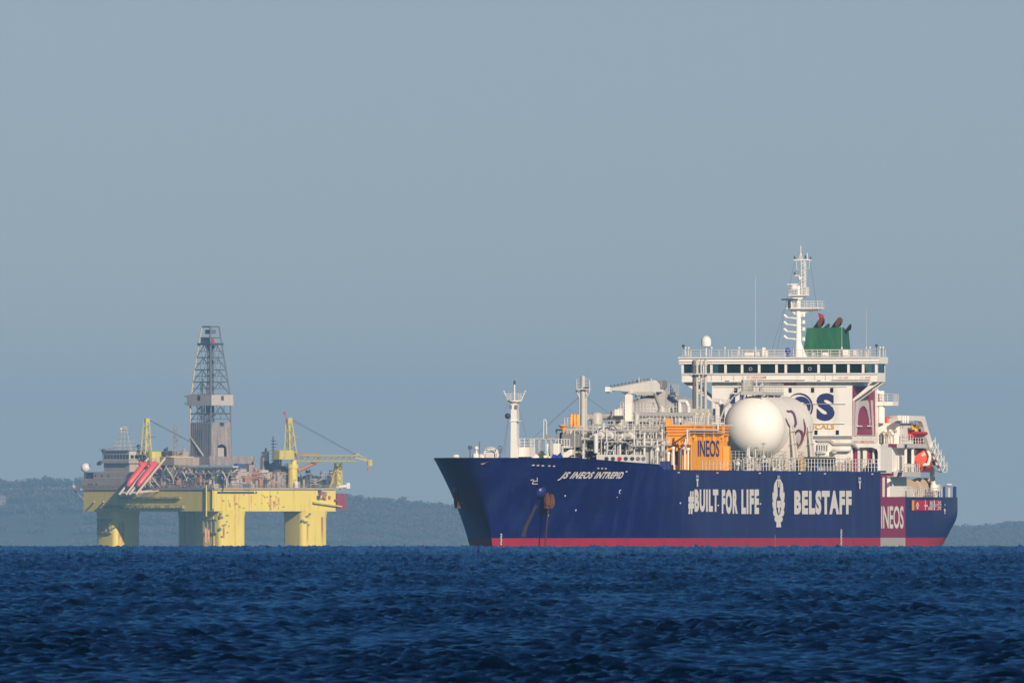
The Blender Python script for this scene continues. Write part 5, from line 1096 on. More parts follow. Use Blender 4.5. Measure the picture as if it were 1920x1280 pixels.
# boat davit arch, its beams and the long stairway
ws = wh + 1.0
def Q(u, v, w=ws): l = SL(u, w); return (l, w, SZ(v, l, w))
b = MB(); arch = [(1690, 778.5), (1734, 780), (1741, 806), (1752, 842), (1745, 845), (1737, 820), (1732, 800), (1728, 790), (1720, 788.5), (1690, 788.5)]
b.prism([(Q(u, v)[0], Q(u, v)[2]) for u, v in arch], 'xz', ws - .5, ws); dv = b.build('boat_davit', WHITE, ship)
b = MB()
for u in (1693, 1697, 1702): b.tube(Q(u, 793), Q(u, 779), .12, 5)
b.build('davit_posts', WHITE, dv)
b = MB(); b.bbox(Q(1712, 800)[0] - 2.2, Q(1712, 800)[0], ws - .3, ws + .3, Q(1712, 803)[2], Q(1712, 796)[2], .08, 0)
hz = bpy.data.materials.new('hazard stripe paint'); hz.use_nodes = True; nn_ = hz.node_tree.nodes; ll_ = hz.node_tree.links
tcn = nn_.new('ShaderNodeTexCoord'); wv = nn_.new('ShaderNodeTexWave'); wv.wave_type = 'BANDS'; wv.bands_direction = 'DIAGONAL'; wv.inputs['Scale'].default_value = 0.8; rp = nn_.new('ShaderNodeValToRGB'); rp.color_ramp.interpolation = 'CONSTANT'; rp.color_ramp.elements[0].color = (.02, .02, .02, 1); rp.color_ramp.elements[1].position = .42; rp.color_ramp.elements[1].color = (.75, .38, .02, 1)
ll_.new(tcn.outputs['Object'], wv.inputs['Vector']); ll_.new(wv.outputs['Fac'], rp.inputs['Fac']); ll_.new(rp.outputs['Color'], nn_['Principled BSDF'].inputs['Base Color'])
hk = b.build('lifting_beam', hz, dv); b = MB(); c = Q(1722, 803); b.tube(c, Q(1722.5, 812), .05, 5); b.tube(Q(1716, 797), Q(1716, 787), .04, 5); b.build('fall_wire', WIRE, hk)
# rescue boat (its own thing, in the cradle under the beam)
rb = empty('rescue_boat', (0, 0, 0), 0, 'red rescue boat with yellow cover under the striped lifting beam', 'boat')
cb = Q(1721, 815, wh + .6); RBM = SHIPM @ Matrix.Translation((cb[0], cb[1] - .6, cb[2] - .6)); rb.matrix_world = RBM
b = MB(); secs = [(-2.6, .95, .5), (-1.5, 1.0, .55), (0, 1.0, .55), (1.4, .8, .6), (2.3, .4, .75), (2.7, .05, .9)]; n = 9; vs = []
for x, w, h in secs:
    for i in range(n): t = math.pi * i / (n - 1); vs.append((x, w * math.cos(t), .75 - h * math.sin(t)))
b.add(vs, [(k * n + i, k * n + i + 1, (k + 1) * n + i + 1, (k + 1) * n + i) for k in range(len(secs) - 1) for i in range(n - 1)]); b.add(vs[:n], [tuple(range(n))]); b.add([(s[0], sg_ * s[1], .75) for s in secs for sg_ in (1, -1)], [(2 * i, 2 * i + 2, 2 * i + 3, 2 * i + 1) for i in range(5)]); b.build('boat_hull', BUOY, rb, 50)
b = MB(); pts = [(-2.6, 1.0, .8), (1.2, .9, .8), (2.2, .5, .9), (2.7, 0, 1.0), (2.2, -.5, .9), (1.2, -.9, .8), (-2.6, -1.0, .8)]; b.path(pts, .22, 8); b.build('fender_tube', BUOY, rb, 50)
b = MB(); b.bbox(-1.0, .4, -.5, .5, .7, 1.6, .2); b.build('canopy', YEL, rb); b = MB(); b.tube((-1, 0, 1.5), (-1.1, 0, 2.0), .1, 6); b.bbox(-2.9, -2.4, -.3, .3, .6, 1.4, .1); b.build('engine', BLACK, rb)
# boat deck
wb2 = 12.7
def D2(u, w=wb2): return SL(u, w)
zb = lambda v: SZ(v, -62, wb2)
b = MB(); b.box(D2(1743), LH + .4, 3, wb2, zb(839.5), zb(831.5)); bd = b.build('boat_deck', mat('pale grey deck edge', (.56, .54, .52), .5), ship)
side_poly('deck_edge_panel', [rect(1657, 1681, 832, 839)], MAROON, wb2 + .03); side_poly('deck_edge_panel', [rect(1696.5, 1700, 833, 838.8)], BLUEP, wb2 + .03)
b = MB(); b.rail([(LH + .3, wb2 - .1, zb(831.5)), (D2(1742), wb2 - .1, zb(831.5))], 1.15, 1.2); b.rail([(LH + .3, hW(1690), zb(831.5)), (LH + .3, wb2 - .1, zb(831.5))], 1.15, .6); b.build('boat_deck_railing', RAIL, bd)
for u, h, m in ((1713, 2.2, BLACK), (1723, 1.5, BUOY), (1731, 1.2, BUOY), (1735.5, 1.1, BUOY)):
    l = SL(u, 12.0); b = MB(); b.bbox(l - .5, l + .5, 11.5, 12.1, zb(831.5), zb(831.5) + h * .6, .08); b.build('boat_chock', m, bd)
for k, u in enumerate((1657, 1661.5, 1666, 1670.5, 1675)):
    l = LH + .7; b = MB(); b.path([at(u, 831, l), at(u, 812 + (k % 3) * 4, l), at(u + 3, 808 + (k % 2) * 5, l)], .09, 6); b.sphere(at(u + 3, 808 + (k % 2) * 5, l), .26, 10); b.build('mushroom_vent', [RADOME, BRASS, RAIL][k % 3], ship, 50)
# lower house walls and pillars
b = MB(); b.box(D2(1712, 11), LH + .1, 3, 11.2, zb(884), zb(839)); b.build('lower_house', WHITE, ship)
b = MB(); b.box(D2(1700, 10.8), LH, 3, 10.8, ZA - .1, zb(893)); b.build('mooring_house', WHITE, ship)
for u, m in ((1661, WHITE), (1671, WHITE), (1699, WHITE), (1712, WHITE)):
    b = MB(); l = SL(u, 12.4); b.bbox(l - .16, l + .16, 12.2, 12.5, zb(884), zb(839.5), .03); b.build('deck_pillar', m, ship)
for u0, u1, v0, v1, m in ((1662.5, 1665.5, 840, 884, MAROON), (1666, 1669, 848, 870, BLUEP)):
    b = MB(); b.box(LH + .3, LH + .5, hW(u0), hW(u1), hZ(v1), hZ(v0)); b.build('hanging_panel', m, ship)
b = MB()
for u, v in ((1683, 862), (1688, 862)): c = Q(u, v, 11.25); b.path([(c[0], 11.35, zb(855)), (c[0], 11.35, zb(880))], .12, 6)
b.build('wall_pipe', RAIL, ship, 50)
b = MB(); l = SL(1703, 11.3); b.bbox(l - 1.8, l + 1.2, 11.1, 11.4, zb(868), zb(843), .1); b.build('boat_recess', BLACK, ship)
# enclosed lifeboat in its davit (its own thing)
lbt = empty('lifeboat', (0, 0, 0), 0, 'orange enclosed lifeboat hanging in its davit above the after deck', 'lifeboat')
LLB = SL(1724, 11.0) + 1.5; cl = (LLB, SW(1725, LLB), SZ(858, LLB)); lbt.matrix_world = SHIPM @ Matrix.Translation(cl)
b = MB(); sh_ = [(0, 1.18), (.62, 1.12), (.98, .35), (1.0, -.1), (.55, -1.1), (.12, -1.35), (-.12, -1.35), (-.55, -1.1), (-1.0, -.1), (-.98, .35), (-.62, 1.12)]
secs = [(.9, .55, -.05), (.55, .98, 0), (0, 1.13, 0), (-2, 1.18, 0), (-4.5, 1.1, 0), (-5.6, .8, 0), (-5.9, .4, 0)]; n = len(sh_)
vs = [(x, q[0] * s, q[1] * s + dz) for x, s, dz in secs for q in sh_]
b.add(vs, [(k * n + i, k * n + (i + 1) % n, (k + 1) * n + (i + 1) % n, (k + 1) * n + i) for k in range(len(secs) - 1) for i in range(n)] + [tuple(reversed(range(n))), tuple(range(6 * n, 7 * n))]); b.build('boat_shell', LBOAT, lbt, 35)
b = MB(); b.bbox(-4.6, -3.2, -.5, .5, 1.0, 1.75, .15); b.build('steering_cupola', LBOAT, lbt)
b = MB(); b.box(-5, -.3, 1.0, 1.06, -.16, -.02); b.build('rubbing_strake', BLACK, lbt)
for x in (-1.0, -2.2): b = MB(); b.box(x - .25, x + .25, .66, .92, .55, .85); b.build('window', WINDARK, lbt)
b = MB(); lc_ = cl[0]
b.path([at(1708, 871, lc_ + .4), at(1740, 871, lc_ + .4), at(1744, 856, lc_ + .4), at(1737, 838, lc_ + .4)], .22, 8); b.path([at(1705, 880, lc_ + 1), at(1716, 842, lc_ + 1)], .26, 8); b.build('lifeboat_davit', WHITE, ship, 50)
b = MB(); b.prism([at(q[0], q[1], lc_ + .2)[1:] for q in ((1719, 873), (1734, 873), (1727, 885), (1719, 885))], 'yz', lc_ - 4, lc_ + .2); b.build('boat_keel_chock', mat('dull red keel chock', (.42, .07, .06), .5), ship)
# lower boat deck
b = MB(); b.box(D2(1726), LH + .4, 3, wb2, zb(893.5), zb(884)); ld = b.build('lower_boat_deck', mat('pale grey deck edge', (.56, .54, .52), .5), ship)
side_poly('deck_edge_panel', [rect(1651, 1675, 884.4, 892.5)], MAROON, wb2 + .03); side_poly('deck_edge_panel', [[(1684, 884.4), (1691.5, 884.4), (1690, 892.8), (1682, 892.8)]], BLUEP, wb2 + .03)
b = MB(); b.rail([(LH, wb2 - .1, zb(884)), (D2(1725), wb2 - .1, zb(884))], 1.0, 1.0); b.build('boat_deck_railing', RAIL, ld)
for u in (1699, 1706, 1709.5, 1713, 1719):
    b = MB(); l = SL(u, 12.0); b.bbox(l - .5, l + .5, 11.8, 12.2, zb(883.8), zb(876), .06); b.build('boat_deck_fitting', MIDG if u != 1709.5 else DARKG, ld)
for u0, u1, m in ((1651.5, 1655, MAROON), (1656, 1659.5, RADOME), (1660, 1664, MAROON)):
    b = MB(); l = SL(u0, 12.6); b.box(l - .8, l, 12.0, 12.6, ZA, zb(893)); b.build('deck_pillar', m, ship)
# stairway down the quarter and the leaning boom
b = MB(); s0, s1 = Q(1745, 838, 13.2), Q(1767, 884, 13.2); p0, p1 = Vector(s0), Vector(s1)
for dw in (0, .9): b.tube(p0 + Vector((0, -dw, 0)), p1 + Vector((0, -dw, 0)), .1, 5); b.tube(p0 + Vector((-1.5, -dw, .9)), p1 + Vector((-1.5, -dw, .9)), .06, 5)
for i in range(5):
    q = p0.lerp(p1, i / 4); b.tube(q, q + Vector((-1.5, 0, .9)), .06, 5); b.tube(q, q + Vector((0, -.9, 0)), .06, 4); b.box(q.x - 2.2, q.x, q.y - .9, q.y, q.z - .1, q.z - .02); b.tube(q + Vector((-2.1, 0, 0)), q + Vector((-2.1, 0, 1.3)), .05, 4)
for i in range(4):
    q, q2 = p0.lerp(p1, i / 4), p0.lerp(p1, (i + 1) / 4); b.add([q + Vector((0, -.45, 0)), q + Vector((-1.5, -.45, .9)), q2 + Vector((-1.5, -.45, .9)), q2 + Vector((0, -.45, 0))], [(0, 1, 2, 3)])
b.build('accommodation_ladder', WHITE, ship)
b = MB(); b.tube(Q(1752, 932, 11.2), Q(1745, 858, 11.2), .36, 10, .3); b.bbox(*[x for x in (Q(1754, 925, 11.2)[0] - 1.0, Q(1749, 920, 11.2)[0] + .2)], 10.9, 11.7, SZ(920, -76, 11.2), SZ(908, -76, 11.2), .1); b.build('stern_boom', WHITE, ship, 50)
# mooring deck
def wn(u, v, r, half, m): 
    l = SL(u, 9.5); b = MB(); c = (l, 9.5, SZ(v, l, 9.5)); b.lathe(c, [(r * 1.3, -half), (r * 1.3, -half * .86), (r, -half * .84), (r, half * .84), (r * 1.3, half * .86), (r * 1.3, half)], 'x', 24); o = b.build('mooring_winch', m, ship, 40)
    f = MB()
    for s in (-1, 1): f.bbox(c[0] + s * half * 1.12 - .15, c[0] + s * half * 1.12 + .15, 8.9, 10.1, ZA - .1, c[2] + .2, .08)
    f.build('winch_frame', PIPEG, o)
HAWS = mat('straw rope wound on drum', (.50, .38, .26), .8, .2, 4.0)
wn(1708, 915, .9, 1.3, HAWS); wn(1729, 914, 1.0, 1.7, HAWS); wn(1742, 917, .7, .7, DECKGRN)
b = MB(); l0_ = SL(1696, 12.9); b.rail([(l0_, 12.7, ZA), (-76, 12.2, ZA)], 1.15, 1.0); b.build('mooring_deck_railing', RAIL, ship)
for u, v0, du, m in ((1698, 919, 2.2, BLACK), (1712, 922, 2.2, WHITE), (1736, 917, 2.5, BLACK), (1750, 917, 3, mat('coral paint', (.55, .16, .12), .5)), (1760, 911.5, 2.6, BLUEP), (1770.5, 911.5, 2.8, BLUEP), (1790, 911.5, 4.0, BLUEP), (1765, 914, 1.6, PIPEG), (1779, 914, 3.5, mat('cream vent paint', (.6, .55, .45), .5))):
    w = 11.3 if u < 1785 else 10.2; l = SL(u, w); h = SZ(v0, l, w); hw = du / 15.0
    b = MB(); b.bbox(l - hw * .7, l + hw * .7, w - hw * .8, w + hw * .8, ZA - .2, h, .08); b.build('stern_fairlead' if m is BLUEP else 'stern_fitting', m, ship)
b = MB(); l = SL(1779, 11.3); b.lathe((l, 11.3, SZ(909, l, 11.3)), [(.35, -.1), (.5, 0), (.4, .15), (.02, .2)], 'z', 12); b.build('mushroom_vent', RADOME, ship, 50)
# ------------------------------------------------------------------ the drilling rig far behind
DR = 9810.0; XF = (419 - 960) / F * DR; RS, RC = math.sin(math.radians(38)), math.cos(math.radians(38)); ZR = drop(DR)
rig = empty('drilling_rig', (XF, DR, ZR), math.radians(38), 'yellow semi-submersible drilling rig on thick columns with a tall lattice derrick', 'oil rig')
def RA(u, b): t = (u - 960) / F; return (XF + RC * b - t * (DR + RS * b)) / (RS + RC * t)
def RB(u, a): t = (u - 960) / F; return (t * (DR + RC * a) - XF + RS * a) / (RC - RS * t)
def RZ(v, b=0, a=0): return HC + (V0 - v) / F * (DR + RC * a + RS * b) - ZR
RIGM = Matrix.Translation((XF, DR, ZR)) @ Matrix.Rotation(math.radians(38), 4, 'Z')
YRIG = mat('weathered yellow rig paint', (0.80, 0.63, 0.10), 0.55, 0.10, 0.10, streak=(0.46, 0.18, 0.06), streak_amt=0.7, lo=0.54, hi=0.72, stretch=(1, 1, 0.4))
YCR = mat('yellow crane paint', (0.62, 0.52, 0.10), 0.55, 0.12, 0.3, streak=(0.35, 0.22, 0.06), streak_amt=0.5)
TAN = mat('weathered beige cladding', (0.38, 0.31, 0.25), 0.6, 0.15, 0.25, streak=(0.22, 0.14, 0.09), streak_amt=0.6)
ACC = mat('pale accommodation paint', (0.46, 0.39, 0.33), 0.55, 0.08, 0.2, streak=(0.30, 0.20, 0.14), streak_amt=0.4)
CLAD = mat('grey derrick cladding', (0.36, 0.31, 0.285), 0.7, 0.55, 1.6, streak=(0.15, 0.11, 0.10), streak_amt=0.75, lo=0.42, hi=0.6)
STEEL = mat('grey lattice steel', (0.13, 0.13, 0.135), 0.6, 0.25, 0.4)
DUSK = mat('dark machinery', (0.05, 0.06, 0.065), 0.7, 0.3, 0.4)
CREAMR = mat('cream tubular bracing', (0.58, 0.48, 0.36), 0.6, 0.15, 0.5)
TERRA = mat('faded terracotta steel', (0.42, 0.20, 0.13), 0.6, 0.2, 0.4)
CRIM = mat('crimson rig paint', (0.27, 0.03, 0.06), 0.6, 0.35, 0.5)
BLUER = mat('blue container paint', (0.03, 0.09, 0.30), 0.5); GRNR = mat('grey green container paint', (0.16, 0.20, 0.18), 0.5)
rr_ = random.Random(21)
def rbx(name, b0, b1, a0, a1, z0, z1, m, parent=None): q = MB(); q.box(b0, b1, a0, a1, z0, z1); return q.build(name, m, parent or rig)
# columns
def column(b0, a0):
    q = MB(); P = []; h, r = 6.9, 2.2
    for cx, cy, t0 in ((1, 1, 0), (-1, 1, 90), (-1, -1, 180), (1, -1, 270)):
        for k in range(7): t = math.radians(t0 + 15 * k); P.append((b0 + cx * (h - r) + r * math.cos(t), a0 + cy * (h - r) + r * math.sin(t)))
    n = len(P); vs = []
    for z in np.linspace(-4, 21.2, 9): 
        g = 1 + (0.05 if z > 19 else 0); vs += [(b0 + (x - b0) * g, a0 + (y - a0) * g, z) for x, y in P]
    q.add(vs, [(k * n + i, k * n + (i + 1) % n, (k + 1) * n + (i + 1) % n, (k + 1) * n + i) for k in range(8) for i in range(n)]); c = q.build('column', YRIG, rig, 40)
    return c
CO = [column(0, 0), column(0, 73), column(43, 0), column(43, 73)]
for c, (b0, a0), vv in ((CO[0], (0, 0), 985), (CO[1], (0, 73), 979)):            # fairlead gear and ladders on the shaded sides
    q = MB()
    for k in range(4): q.bbox(b0 - 7.5, b0 - 6.9, a0 - 4 + 2.6 * k, a0 - 3 + 2.6 * k, 12, 17.5, .1)
    q.box(b0 - 7.7, b0 - 6.9, a0 - 5, a0 + 5, 11.6, 12.2); q.box(b0 - 7.7, b0 - 6.9, a0 - 5, a0 + 5, 17.2, 17.7); q.build('fairlead_rack', mat('olive hose rack', (.30, .27, .12), .7, .3, .6), c)
q = MB(); q.path([(-2.5, -6.9, 20), (-2.5, -6.9, 8)], .25, 6); q.path([(-6.9, -2, 20), (-6.9, -2.6, 6)], .3, 6); q.build('riser_pipe', YRIG, CO[0], 50)
q = MB()
for k in range(14): s1 = rr_.uniform(.3, .8); x, z = -6.6 + rr_.uniform(-.4, 4.5), rr_.uniform(10, 20.5); q.bbox(x - s1, x + s1, -7.2, -6.5, z - .3, z + .3, .08)
q.build('fairlead_rack', mat('olive hose rack', (.30, .27, .12), .7, .3, .6), CO[0])
q = MB()
for k in range(8): x, z = 36.5 + rr_.uniform(-.6, 3.5), rr_.uniform(14, 20.5); q.bbox(x - .6, x + .6, -7.3, -6.6, z - .4, z + .4, .08)
q.build('fairlead_rack', mat('olive hose rack', (.30, .27, .12), .7, .3, .6), CO[2])
RSTK = mat('orange rust streak', (0.62, 0.30, 0.10), 0.7, 0.3, 0.6); RSTD = mat('dark rust streak', (0.42, 0.17, 0.06), 0.7, 0.3, 0.6)
def rust(c, af, u0, u1, v0, v1, m=None):
    q = MB(); k = 7; P = [(RB(u0 + (u1 - u0) * i / k, af), RZ(v0 + rr_.uniform(0, 5), 0, af)) for i in range(k + 1)] + [(RB(u1 - (u1 - u0) * i / k, af), RZ(v1 - (rr_.uniform(0, (v1 - v0) * .6) if 0 < i < k else 0), 0, af)) for i in range(k + 1)]
    q.prism(P, 'xz', af - .03, af + .02); q.build('rust_streak', m or RSTK, c)
rust(CO[0], -6.93, 384, 388, 987, 1032); rust(CO[0], -6.93, 389, 393, 990, 1028); rust(CO[0], -6.93, 418, 421, 984, 1010, RSTD); rust(CO[2], -6.93, 602, 606, 966, 1032, RSTD); rust(CO[2], -6.93, 575, 578, 975, 1030); rust(CO[1], 66.07, 222, 226, 978, 1032); rust(CO[1], 66.07, 228, 233, 976, 1030)
# deck box
zT, zB = RZ(918, -10, 40), RZ(958, -10, 0)
q = MB(); q.bbox(-10, 54, -6.9, 84, zB, zT, .3); dbx = q.build('deck_box', YRIG, rig)
for _u0, _u1, _v0, _v1 in ((505, 509, 932, 955), (512, 517, 936, 956), (521, 524, 930, 950), (470, 473, 928, 946), (439, 441, 926, 952)): rust(dbx, -6.93, _u0, _u1, _v0, _v1)
q = MB(); q.box(-10.5, 55, -7.5, 85, zT, zT + .9); q.build('deck_edge', TAN, rig)
q = MB()
for a in np.arange(-6, 84, 2.4): q.tube((-10.4, a, zT + .9), (-10.4, a, zT + 2.1), .08, 4)
for b in np.arange(-10, 55, 2.4): q.tube((b, -7.4, zT + .9), (b, -7.4, zT + 2.1), .08, 4)
for h in (1.5, 2.1): q.tube((-10.4, -7, zT + h), (-10.4, 84, zT + h), .07, 4); q.tube((-10.4, -7.4, zT + h), (55, -7.4, zT + h), .07, 4)
q.build('deck_railing', TAN, rig)
for v0, v1, u0, u1 in ((931.5, 935, 226, 340), (947, 953, 190, 346)):           # hose racks along the shaded face
    a0, a1 = RA(u1, -10), RA(u0, -10); q = MB(); z0, z1 = RZ(v1, -10, 40), RZ(v0, -10, 40)
    q.box(-11.2, -10, a0, a1, z0, z0 + .25)
    a = a0
    while a < a1: w = rr_.uniform(.4, 1.6); q.bbox(-11.3, -10.02, a, a + w, z0 + .2, z0 + (z1 - z0) * rr_.uniform(.4, 1.1), .08); a += w + rr_.uniform(0, .8)
    q.path([(-11.2, a0, z1), (-11.2, a1, z1)], .12, 5); q.build('hose_rack', mat('olive hose rack', (.30, .27, .12), .7, .3, .6), rig)
for uu in (172, 190):                                                         # boat landing props
    q = MB(); a = RA(uu, -10); q.tube((-10.2, a, RZ(947, -10, 60)), (-12.5, a - 5, RZ(940, -10, 60)), .35, 6); q.build('fender_prop', mat('pale green prop', (.36, .42, .25), .6), rig)
q = MB(); a = RA(389, -10); q.tube((-10.6, a, RZ(968, -10, 0)), (-10.6, a, zT + 2), .35, 6); q.build('riser_pipe', YCR, rig)
q = MB(); a = RA(399, -10.3); q.tube((-10.3, a, zB + 1), (-10.3, a, zT), .3, 6); q.build('riser_pipe', YRIG, rig)
for k in range(30):                                                           # pipe runs and small gear over the sunlit face
    b = rr_.uniform(-8, 50); z = zB + rr_.uniform(.5, 8.2); w, h = rr_.uniform(.3, 1.1), rr_.uniform(.2, .8)
    if k < 12: b = rr_.uniform(14, 24)
    q = MB(); q.bbox(b, b + w, -7.5, -6.9, z, min(zT - .1, z + h), .06); q.build('wall_fitting', [YCR, TAN, YRIG, YCR][k % 4], rig)
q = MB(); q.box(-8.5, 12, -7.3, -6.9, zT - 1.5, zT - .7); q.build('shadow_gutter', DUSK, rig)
for b in (-6.5, -4, 2.5, 9.5): q = MB(); q.tube((b, -7.1, zB + .5), (b, -7.1, zT - 1.6), .16, 6); q.build('wall_pipe', YRIG, rig)
b0 = RB(596, -7); b1 = RB(638, -7)
q = MB(); q.prism([(b0 - 3, RZ(940, 40, -7)), (b1, RZ(948, 40, -7)), (b1, RZ(950.5, 40, -7)), (b0 - 3, RZ(943, 40, -7))], 'xz', -8.4, -6.9); q.build('flare_walkway', YCR, rig)
b2 = RB(631, -7); b3 = RB(648.5, -7)
rbx('crimson_module', b2, b3, -7.4, 6, RZ(954.5, 50, -7), RZ(925, 50, -7), CRIM)
for k in range(12): w = rr_.uniform(.5, 1.6); b = rr_.uniform(RB(588, -7), b2 - 1); z = RZ(rr_.uniform(922, 942), 45, -7); q = MB(); q.bbox(b, b + w, -7.8, -6.9, z, z + rr_.uniform(.6, 1.8), .08); q.build('wall_fitting', [CRIM, TERRA, YRIG, TAN, DUSK][k % 5], rig)
q = MB(); q.path([(54, -6.5, zT + 1), (b3 + 1, -6.5, zT + 1.6)], .7, 8); q.bbox(b3 + .2, b3 + 2, -7.5, -5.5, zT + .6, zT + 3, .2); q.build('raft_canister', RADOME, rig)
# accommodation
def boxL(name, u0, u1, v0, v1, bf, depth, m, parent=None, t=0.0):
    a0, a1 = RA(u1, bf), RA(u0, bf); am = (a0 + a1) / 2; q = MB(); q.bbox(bf, bf + depth, a0, a1, RZ(v1, bf, am), RZ(v0, bf, am), .1); return q.build(name, m, parent or rig)
def winL(parent, us, v0, v1, bf, du):
    for u in us:
        a0, a1 = RA(u + du, bf), RA(u - du, bf); q = MB(); q.box(bf - .12, bf + .05, a0, a1, RZ(v1, bf, a0), RZ(v0, bf, a0)); q.build('window', WINDARK, parent)
t1 = boxL('accommodation_tier', 151.5, 262, 897, 918, -10.2, 22, ACC); winL(t1, (167, 172, 181), 906, 909.5, -10.2, .9)
t2 = boxL('accommodation_tier', 175, 262, 884, 897.5, -9.4, 20, ACC); winL(t2, (179.5, 191.5, 204), 889.5, 894, -9.4, 1.2)
t3 = boxL('accommodation_tier', 194.5, 243, 867, 885, -9.0, 12, ACC)
a0, a1 = RA(243.5, -9), RA(193.5, -9); bR = RB(283, a0)
q = MB(); q.bbox(-9.3, bR, a0, a1 + .3, RZ(863.5, -9, 60), RZ(845, -9, 60), .15); wh_ = q.build('wheelhouse', mat('pale wheelhouse paint', (.56, .49, .42), .5, .06, .3), rig)
winL(wh_, [198 + 5.9 * i for i in range(8)], 852, 859.5, -9.3, 2.0)
for u0, u1 in ((244.8, 250.5), (252.5, 260), (264, 266), (267.5, 269.5), (271, 274)):
    q = MB(); q.box(RB(u0, a0), RB(u1, a0), a0 - .12, a0 + .05, RZ(859.3, 0, a0), RZ(852.8, 0, a0)); q.build('window', WINDARK, wh_)
q = MB(); q.box(-10.2, bR + .5, a0 - .8, a1 + 1.2, RZ(868, -9, 60), RZ(864, -9, 60)); q.box(-9.9, bR + .3, a0 - .4, a1 + .8, RZ(845, -9, 60), RZ(843.6, -9, 60))
for v in (863.5, 860.8, 843.6, 840.5): q.path([(-10.2, a1 + 1.2, RZ(v, -9, 60)), (-10.2, a0 - .8, RZ(v, -9, 60)), (bR + .5, a0 - .8, RZ(v, -9, 60))], .08, 4)
q.build('wheelhouse_gallery', ACC, wh_)
q = MB()
for u, v0 in ((186, 866), (189, 864), (195, 842)): a = RA(u, -10.4); q.bbox(-11.2, -10, a - .7, a + .7, RZ(v0 + 6, -10, 70), RZ(v0, -10, 70), .1)
q.build('gallery_gear', DUSK, rig)
for v in (896.5, 917):                                      # gallery rails as rows of posts
    q = MB(); a0_, a1_ = RA(250, -10.3), RA(152 if v > 900 else 176, -10.3)
    for a in np.arange(a0_, a1_, 1.7): q.tube((-10.4, a, RZ(v, -10, 70)), (-10.4, a, RZ(v - 4.5, -10, 70)), .1, 4)
    for h in (2.2, 4.5): q.tube((-10.4, a0_, RZ(v - h, -10, 70)), (-10.4, a1_, RZ(v - h, -10, 70)), .09, 4)
    q.build('gallery_railing', TAN, rig)
ad = RA(160.5, -8)
q = MB(); q.sphere((-8, ad, RZ(876.5, -8, ad)), 2.0, 24); q.build('satellite_dome', RADOME, rig, 60)
q = MB(); q.tube((-8, ad, RZ(898, -8, ad)), (-8, ad, RZ(884, -8, ad)), .7, 10); q.bbox(-8.5, -6.5, ad - 4.4, ad - 1.4, RZ(897, -8, ad), RZ(885, -8, ad), .1); q.build('dome_pedestal', DUSK, rig)
q = MB(); q.box(-11.5, -9.9, 84, RA(137, -10), zT, zT + .6); a = RA(138, -10.5); q.tube((-10.5, a, zT), (-10.2, 83.5, zT - 3.8), .22, 5); q.sphere((-10.5, a, zT + 1.4), .8, 10); q.tube((-10.5, a, zT + 1), (-10.5, a, zT + 5), .1, 4); q.build('helm_outrigger', ACC, rig)
am_ = RA(234, -4)
def MP(u, v, b=-4): a = RA(u, b); return (b, a, RZ(v, b, a))
q = MB()
for u0, u1 in ((224, 231), (246, 236), (234, 234)): q.tube(MP(u0, 844), MP(u1, 797), .16, 4)
for v, w in ((838, 22), (831, 20), (822, 13), (814, 11), (806, 8), (797, 6)): q.tube(MP(234 - w, v), MP(234 + w * .9, v), .13, 4)
for u in (216, 221, 227, 240, 246, 250): q.tube(MP(u, 844), MP(u, 829 - abs(u - 234) * .2), .1, 4)
q.tube(MP(226, 815), MP(226, 803), .12, 4); q.tube(MP(206, 842), MP(224, 818), .1, 4); q.build('signal_mast', CREAMR, rig)
for u, v, r in ((260, 837, 1.0), (227, 804, .6)): q = MB(); q.sphere(MP(u, v), r, 14); q.tube(MP(u, v), MP(u, v + 7), .2, 5); q.build('radome', RADOME, rig, 60)
# lattice helper
def lattice(q, P0, P1, w0, w1, n, r, side=None):
    """four chords between two ends with zig-zag webs; side is a direction across the truss"""
    P0, P1 = Vector(P0), Vector(P1); d = (P1 - P0).normalized(); s = Vector(side).normalized(); t = d.cross(s).normalized()
    def c(k, i, j): f = k / n; w = (w0 + (w1 - w0) * f) / 2; return P0.lerp(P1, f) + s * (w * i) + t * (w * j)
    for i, j in ((1, 1), (1, -1), (-1, -1), (-1, 1)): q.tube(c(0, i, j), c(n, i, j), r, 4)
    cs = [(1, 1), (1, -1), (-1, -1), (-1, 1)]
    for k in range(n):
        for e in range(4):
            A_, B_ = cs[e], cs[(e + 1) % 4]
            if k % 2: A_, B_ = B_, A_
            q.tube(c(k, *A_), c(k + 1, *B_), r * .6, 4)
# derrick
DB0, DA0 = 16.8, 0
aF = RA(395.5, 16.8); DW, DL = 10.4, 14.4            # corner nearest the camera, sizes along b and a
bc, ac = 16.8 + DW / 2, aF + DL / 2
dz = lambda v: RZ(v, bc, ac)
LEV = [(852, 1.0), (792, 1.0), (760, .985), (740, .96), (716, .87), (693, .77), (670, .67), (645, .56), (612, .42)]
drk = empty('derrick', (0, 0, 0)); drk.parent = rig
def corner(i, v):
    f = float(np.interp(-v, [-q[0] for q in LEV], [q[1] for q in LEV])); sx, sy = ((-1, -1), (1, -1), (1, 1), (-1, 1))[i]; return (bc + sx * DW / 2 * f, ac + sy * DL / 2 * f, dz(v))
for i in range(4):
    q = MB(); q.path([corner(i, v) for v, f in LEV], .36 if i == 0 else .30, 6); q.build('derrick_leg', CREAMR if i == 3 else STEEL, drk, 50)
q = MB()
for v in (612, 633, 645, 670, 693, 716, 740, 775):
    for i in range(4): q.tube(corner(i, v), corner((i + 1) % 4, v), .22, 4)
q.build('derrick_girts', STEEL, drk)
